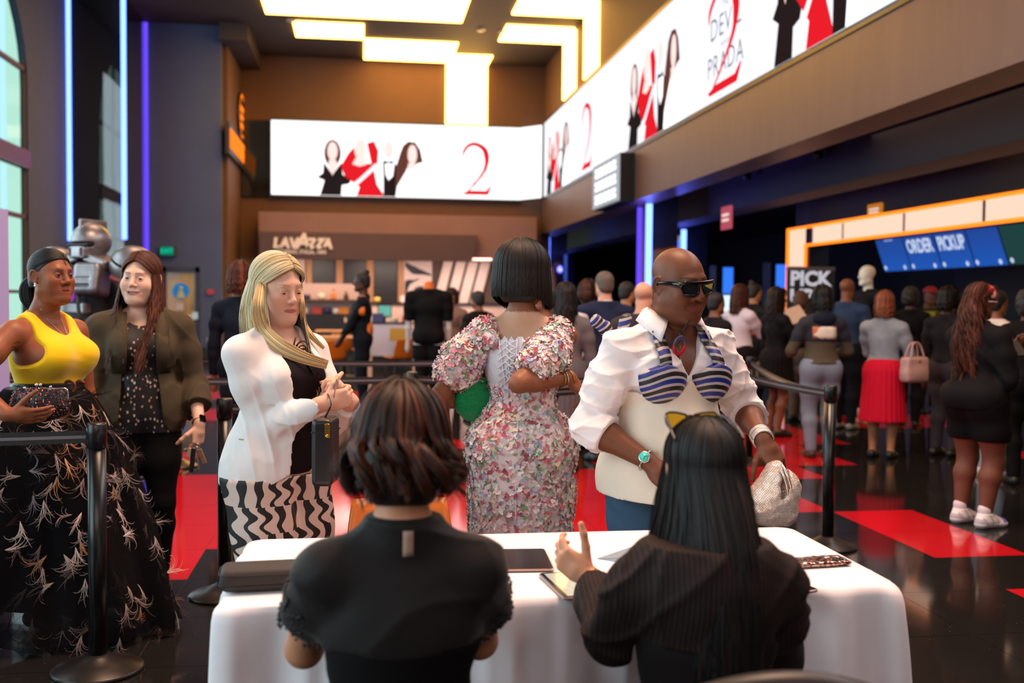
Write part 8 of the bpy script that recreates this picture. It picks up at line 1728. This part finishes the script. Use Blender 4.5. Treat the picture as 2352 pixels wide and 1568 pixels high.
    crowd('person with dark hair in profile between the bald man and the white top', 1645, 672, 10.2, 1.60, -70, skin_='brown', hair='short', hc='#100a08', topc='#1a1618', bc='#16141a', sleeve=1.9)
    crowd('person with red brown hair and a dark navy coat behind the blonde woman', 553, 606, 9.0, 1.79, -20, skin_='tan', hair='long', hc='#46200f', alt='#5e2a14', hlen=.14, topc='#161a26', bc='#15161e', sleeve=1.95, w=.95)
    f, pl, r = crowd('uniformed staff member with tied locks, black vest and orange trim by the coffee bar', 832, 620, 14.1, 1.86, 88, False, 'deep', 'bun', '#0c0908', '#15161c', bc='#111118', sleeve=1.9, hands=H((.02, .26, .98), (-.06, .28, .98)))
    og = plain('trim_orange', '#d86a12', .6); n = f.J['neck']
    for q in (1, -1):
        sh = f.J['sh'+('R' if q > 0 else 'L')]; V, Q = skin([('c', sh+np.array([-q*.05, 0, .045]), sh+np.array([q*.0, 0, -.12]), .05, .062, .02)], .012, cut=lambda X, Y, Z: -Y*0+np.abs(Y)-.045); mesh('orange_trim', V, Q, og, r)
    V, Q = skin([('e', (0, -.09, f.J['waist'][2]-.05), (.15, .06, .12), 0, None)], .012); mesh('orange_panel', V, Q, og, r)
    crowd('person with brown hair half hidden behind the black shirted mannequin', 1038, 662, 15.4, 1.66, 150, skin_='tan', hair='long', hc='#3a2014', hlen=.1, topc='#8a6a60', bc='#2a2426', sleeve=1.5)
    crowd('person with black hair beyond the floral dress\'s left shoulder', 1098, 668, 13.0, 1.62, 30, skin_='brown', hair='short', hc='#0e0a0a', topc='#1a1618', bc='#16141a', sleeve=1.9)
def person_mannequins():
    # headless display mannequin in a black shirt, and a white mannequin head on a dark torso
    pl = Place(*aty(985, 700, 14.2)[:2], -10); r = thing('mannequin', 'headless white mannequin in a long black shirt with an orange collar near the coffee bar', 'mannequin', tuple(pl.o), pl.rz); w = plain('mannequin_white', '#e2d6d4', .4)
    f = Fig(1.95, False, 1.05, 1.05, bust=0, skin_c=rgb('#e2d6d4'), fine=False, handR=(.27, .10, .86), handL=(-.30, .08, .86)); f.body(r, parts=('hips', 'trunk', 'chest', 'neck', 'uarm', 'farm', 'hand', 'thigh', 'shin', 'foot'), res=.011, eyes=False, mat=w, name='figure', cut=lambda X, Y, Z: Z-f.J['neck'][2]-.05+0*X*Y)
    cuts = [(sleeve_cut(f.J['sh'+n], f.J['el'+n], .95), near_limb(f.J['sh'+n]+(f.J['el'+n]-f.J['sh'+n])*.6, f.J['wr'+n], .08)) for n in 'RL']
    def cut(X, Y, Z):
        c = np.maximum(Z-f.J['neck'][2]-.01+0*X*Y, .78-Z)
        for a, n in cuts: c = np.maximum(c, np.minimum(a(X, Y, Z), -n(X, Y, Z)))
        return c
    f.garment('shirt', r, fabric('mann_black', '#100e10'), ('hips', 'trunk', 'chest', 'uarm', 'neck'), .03, cut, .011); f.garment('trousers', r, fabric('mann_black', '#100e10'), ('hips', 'thigh', 'shin'), .02, lambda X, Y, Z: np.maximum(Z-.9, .08-Z)+0*X*Y, .011)
    n = f.J['neck']; V, Q = skin([('c', n+np.array([0, 0, -.01]), n+np.array([0, .005, .045]), .085, .068, 0)], .010); mesh('collar', V, Q, plain('trim_orange', '#d86a12', .6), r)
    c = aty(1992, 640, 13.2); pl = Place(c[0], 13.2, 100); r = thing('mannequin', 'white mannequin head on a dark dressed torso above the queue', 'mannequin', tuple(pl.o), pl.rz)
    f = Fig(2.02, False, .95, .95, bust=0, skin_c=rgb('#e8dccb'), fine=False); f.body(r, res=.012, eyes=False, mat=plain('mannequin_cream', '#f0e6d4', .4), name='figure'); f.garment('suit', r, fabric('mann_dark', '#141216'), ('hips', 'trunk', 'chest', 'uarm', 'farm', 'thigh', 'shin'), .02, lambda X, Y, Z: Z-f.J['neck'][2]-.0+0*X*Y, .012)
def build_armour():
    """large display figure of rounded metal plates, a plain generic machine"""
    Y = 9.2; c = aty(215, 690, Y); r = thing('armour_display', 'large grey armoured display figure with rounded plates behind the women on the left', 'display figure', (c[0], Y, 0), rad(150)); g = NT('worn_metal'); v = g.coord(); no = g.noise(v, 6, 5); e = g.noise(v, 40, 3)
    g.bsdf(g.mix(no, rgb('#4a484e'), rgb('#a5a0a2')), .38, .75, g.bump(e, .3, .004)); gm = keep('worn_metal', g); dk = plain('joint_dark', '#1a191d', .5, .4); rd = plain('panel_rust', '#7a2f26', .5, .3, var=.3)
    def part(nm, prims, mat=gm, res=.012): V, Q = skin(prims, res); return mesh(nm, V, Q, mat, r)
    part('core', [('c', (0, 0, .95), (0, 0, 1.55), .19, .22, .05)], dk)
    for q in (-1, 1):
        part('chest_plate', [('b', (q*.135, .16, 1.64), (.115, .12, .13), .04, 0, rotm(.22, 0, -q*.22)), ('-b', (q*.15, .30, 1.66), (.07, .03, .010), .004, .004, rotm(.22, 0, -q*.22)), ('-b', (q*.15, .30, 1.60), (.07, .03, .010), .004, .004, rotm(.22, 0, -q*.22))], res=.008)
        part('collar_plate', [('b', (q*.15, .04, 1.80), (.12, .12, .04), .02, 0, rotm(0, q*.35, 0))], res=.008)
    part('chest_core', [('c', (0, .26, 1.50), (0, .27, 1.70), .035, .035, 0)], emit('core_violet', (.35, .05, .6), .8), .008)
    part('abdomen_plate', [('b', (0, .17, 1.26), (.10, .07, .07), .03, 0, None)], rd, .008); part('abdomen_plate', [('b', (0, .18, 1.41), (.13, .06, .05), .02, 0, None)], gm, .008); part('belt_plate', [('b', (0, .12, 1.12), (.19, .12, .05), .02, 0, None)], gm, .008)
    part('helmet', [('e', (0, .02, 1.97), (.150, .175, .15), 0, None), ('-b', (0, .20, 1.935), (.12, .09, .020), .01, .006, None), ('b', (0, .135, 1.87), (.085, .065, .05), .02, .02, None), ('b', (0, .0, 2.10), (.018, .15, .05), .012, .01, None), ('-b', (.06, .21, 1.87), (.012, .04, .035), .004, .004, None), ('-b', (-.06, .21, 1.87), (.012, .04, .035), .004, .004, None)], res=.007)
    part('visor', [('b', (0, .14, 1.935), (.11, .04, .016), .01, 0, None)], dk, .008)
    for q in (-1, 1):
        part('shoulder_plate', [('e', (q*.42, 0, 1.76), (.185, .19, .17), 0, rotm(0, q*.3, 0)), ('-e', (q*.42, 0, 1.55), (.2, .25, .12), .02, None), ('-b', (q*.47, .0, 1.74), (.20, .2, .007), .003, .004, rotm(0, q*.5, 0))], res=.008); part('shoulder_rim', [('c', (q*.34, -.14, 1.66), (q*.34, .14, 1.66), .03, .03, .0), ('c', (q*.34, .14, 1.66), (q*.54, .12, 1.60), .03, .03, .01)], rd, .009)
        part('upper_arm', [('c', (q*.44, 0, 1.66), (q*.50, .02, 1.34), .085, .075, .03)], dk); part('elbow_disc', [('c', (q*.42, .02, 1.34), (q*.59, .02, 1.34), .075, .075, 0)], gm, .009)
        part('forearm_plate', [('c', (q*.50, .05, 1.28), (q*.50, .17, 1.0), .10, .12, .03), ('-b', (q*.62, .12, 1.12), (.03, .04, .10), .01, .006, rotm(-.4, 0, 0))], gm, .008); part('gauntlet', [('e', (q*.50, .19, .90), (.08, .09, .10), .02, None)], dk)
        part('hip_plate', [('b', (q*.19, .06, .98), (.12, .15, .14), .05, 0, rotm(0, q*.2, 0)), ('-b', (q*.22, .22, .98), (.05, .03, .09), .01, .006, rotm(0, q*.2, 0))], res=.009); part('thigh_plate', [('c', (q*.20, 0, .90), (q*.23, .05, .56), .13, .11, .03)], rd if q > 0 else gm); part('knee_cap', [('e', (q*.23, .11, .54), (.09, .08, .10), 0, None)])
        part('shin_plate', [('c', (q*.23, .03, .50), (q*.24, -.01, .16), .10, .13, .03)]); part('boot', [('c', (q*.24, -.06, .09), (q*.25, .18, .07), .10, .08, .05)], dk)
    m = MB()
    for a, b in (((-.1, .28, 1.52), (-.2, .1, 1.1)), ((.1, .28, 1.52), (.22, .1, 1.1)), ((-.05, .2, 1.2), (-.2, .18, .95))): m.tube(bez([a, (a[0]*1.6, .3, (a[2]+b[2])/2), b], 10), .018, 6)
    m.build('hoses', dk, r); MB().rbox((-.5, -.45, 0), (.5, .45, .012), .1).build('base', dk, r)
    # pale violet roll-up banner at the left edge
    p = aty(0, 690, 7.0); b = thing('banner_stand', 'pale violet banner stand at the left edge by the window', 'banner', (p[0]-.25, 7.0, 0)); zt = aty(0, 480, 7.0)[2]; boxm('banner', (-.30, 0, .08), (.30, .012, zt), plain('banner_violet', '#b79ac8', .6), b); boxm('base', (-.32, -.1, 0), (.32, .1, .08), plain('alu', '#a8a6a8', .4, .7), b); boxm('pole', (-.01, .014, .08), (.01, .03, zt), plain('alu', '#a8a6a8', .4, .7), b)
# ------------------------------------------------------------------ light, camera, run
def area(name, loc, rot, size, col, power, sy=None, spread=None):
    l = bpy.data.lights.new(name, 'AREA'); l.shape = 'RECTANGLE'; l.size = size; l.size_y = sy or size; l.color = col; l.energy = power
    if spread: l.spread = spread
    o = bpy.data.objects.new(name, l); o.location = loc; o.rotation_euler = rot; COL.objects.link(o); return o
def build_light():
    w = bpy.data.worlds.new('daylight'); bpy.context.scene.world = w; w.use_nodes = True; bg = w.node_tree.nodes['Background']; bg.inputs[0].default_value = (.80, .96, .88, 1); bg.inputs[1].default_value = 1.0
    for n, (y, p) in enumerate(((18.4, 420), (8.8, 420), (.2, 420))): area('window_daylight', (-6.35, y, 4.0), (0, rad(-90), 0), 6.2, (.72, .88, 1.0), p, 6.0)
    area('ceiling_lamp', (.9, 4.2, ZC-.15), (0, 0, 0), 3.2, (1.0, .63, .43), 780, 3.0)
    area('ceiling_lamp', (-1.2, 12.0, ZC-.15), (0, 0, 0), 3.0, (1.0, .60, .38), 260, 3.0)
    area('entrance_lamp', (.5, -5.8, 4.8), (rad(80), 0, 0), 8, (1.0, .82, .80), 270, 5)
    area('screen_glow', (XR-.15, 5.5, 5.5), (0, rad(65), 0), 2.0, (1.0, .80, .72), 330, 9)
    for x in (-1.6, .6, 2.8): area('cafe_downlight', (x, 28.6, 2.60), (rad(20), 0, 0), 1.6, (1.0, .74, .62), 95, .5)
    area('cafe_downlight', (-.8, 24.5, 3.6), (0, 0, 0), 2.5, (1.0, .72, .6), 70, 2.0)
    area('balcony_lamp', (7.0, 9.5, 3.8), (0, 0, 0), 2.5, (1.0, .60, .40), 50, 8)
    area('balcony_lamp', (10.0, 10.0, 3.8), (0, 0, 0), 1.6, (1.0, .66, .35), 45, 8)
    for n, (x, y, z, e) in enumerate(((5.35, 19.5, 2.9, 45), (5.35, 30.6, 2.9, 45), (7.35, 23.6, 2.7, 35), (7.3, 38.8, 2.6, 40), (-5.0, 24.0, 4.5, 12))):
        l = bpy.data.lights.new('tube_glow', 'POINT'); l.color = (.12, .12, 1.0); l.energy = e; l.shadow_soft_size = .1; o = bpy.data.objects.new('tube_glow', l); o.location = (x, y, z); COL.objects.link(o)
def build_camera():
    c = bpy.data.cameras.new('camera'); o = bpy.data.objects.new('camera', c); COL.objects.link(o)
    M = Matrix([[cr[0], cu[0], -cf[0], CP[0]], [cr[1], cu[1], -cf[1], CP[1]], [cr[2], cu[2], -cf[2], CP[2]], [0, 0, 0, 1]]); o.matrix_world = M
    c.sensor_width = 36; c.lens = FL*36/2352; c.clip_start = .05; c.clip_end = 200
    c.dof.use_dof = True; c.dof.focus_distance = 3.75; c.dof.aperture_fstop = 2.3
    sc = bpy.context.scene; sc.camera = o; sc.view_settings.view_transform = 'Standard'; sc.view_settings.look = 'None'; sc.view_settings.exposure = 0.1; sc.view_settings.gamma = 1
    try: sc.view_settings.use_curve_mapping = False
    except Exception: pass
    cy = sc.cycles; cy.use_denoising = True; cy.max_bounces = 6; cy.diffuse_bounces = 3; cy.glossy_bounces = 4; cy.transmission_bounces = 4; cy.transparent_max_bounces = 12; cy.sample_clamp_indirect = 6.0; cy.caustics_reflective = False; cy.caustics_refractive = False
STEPS = ['build_floor', 'build_shell', 'build_columns', 'build_ceiling_lights', 'build_screens', 'build_signs', 'build_cafe', 'build_concession', 'build_queue', 'build_table', 'build_chairs', 'build_armour']
PEOPLE = [k for k in list(globals()) if k.startswith('person_')]
import time as _time
for nm in STEPS+PEOPLE+['build_light', 'build_camera']:
    if ONLY and not any(q in nm for q in ONLY): continue
    _t = _time.time(); globals()[nm](); _d = _time.time()-_t
    if _d > 1: print('STEP', nm, round(_d, 1))
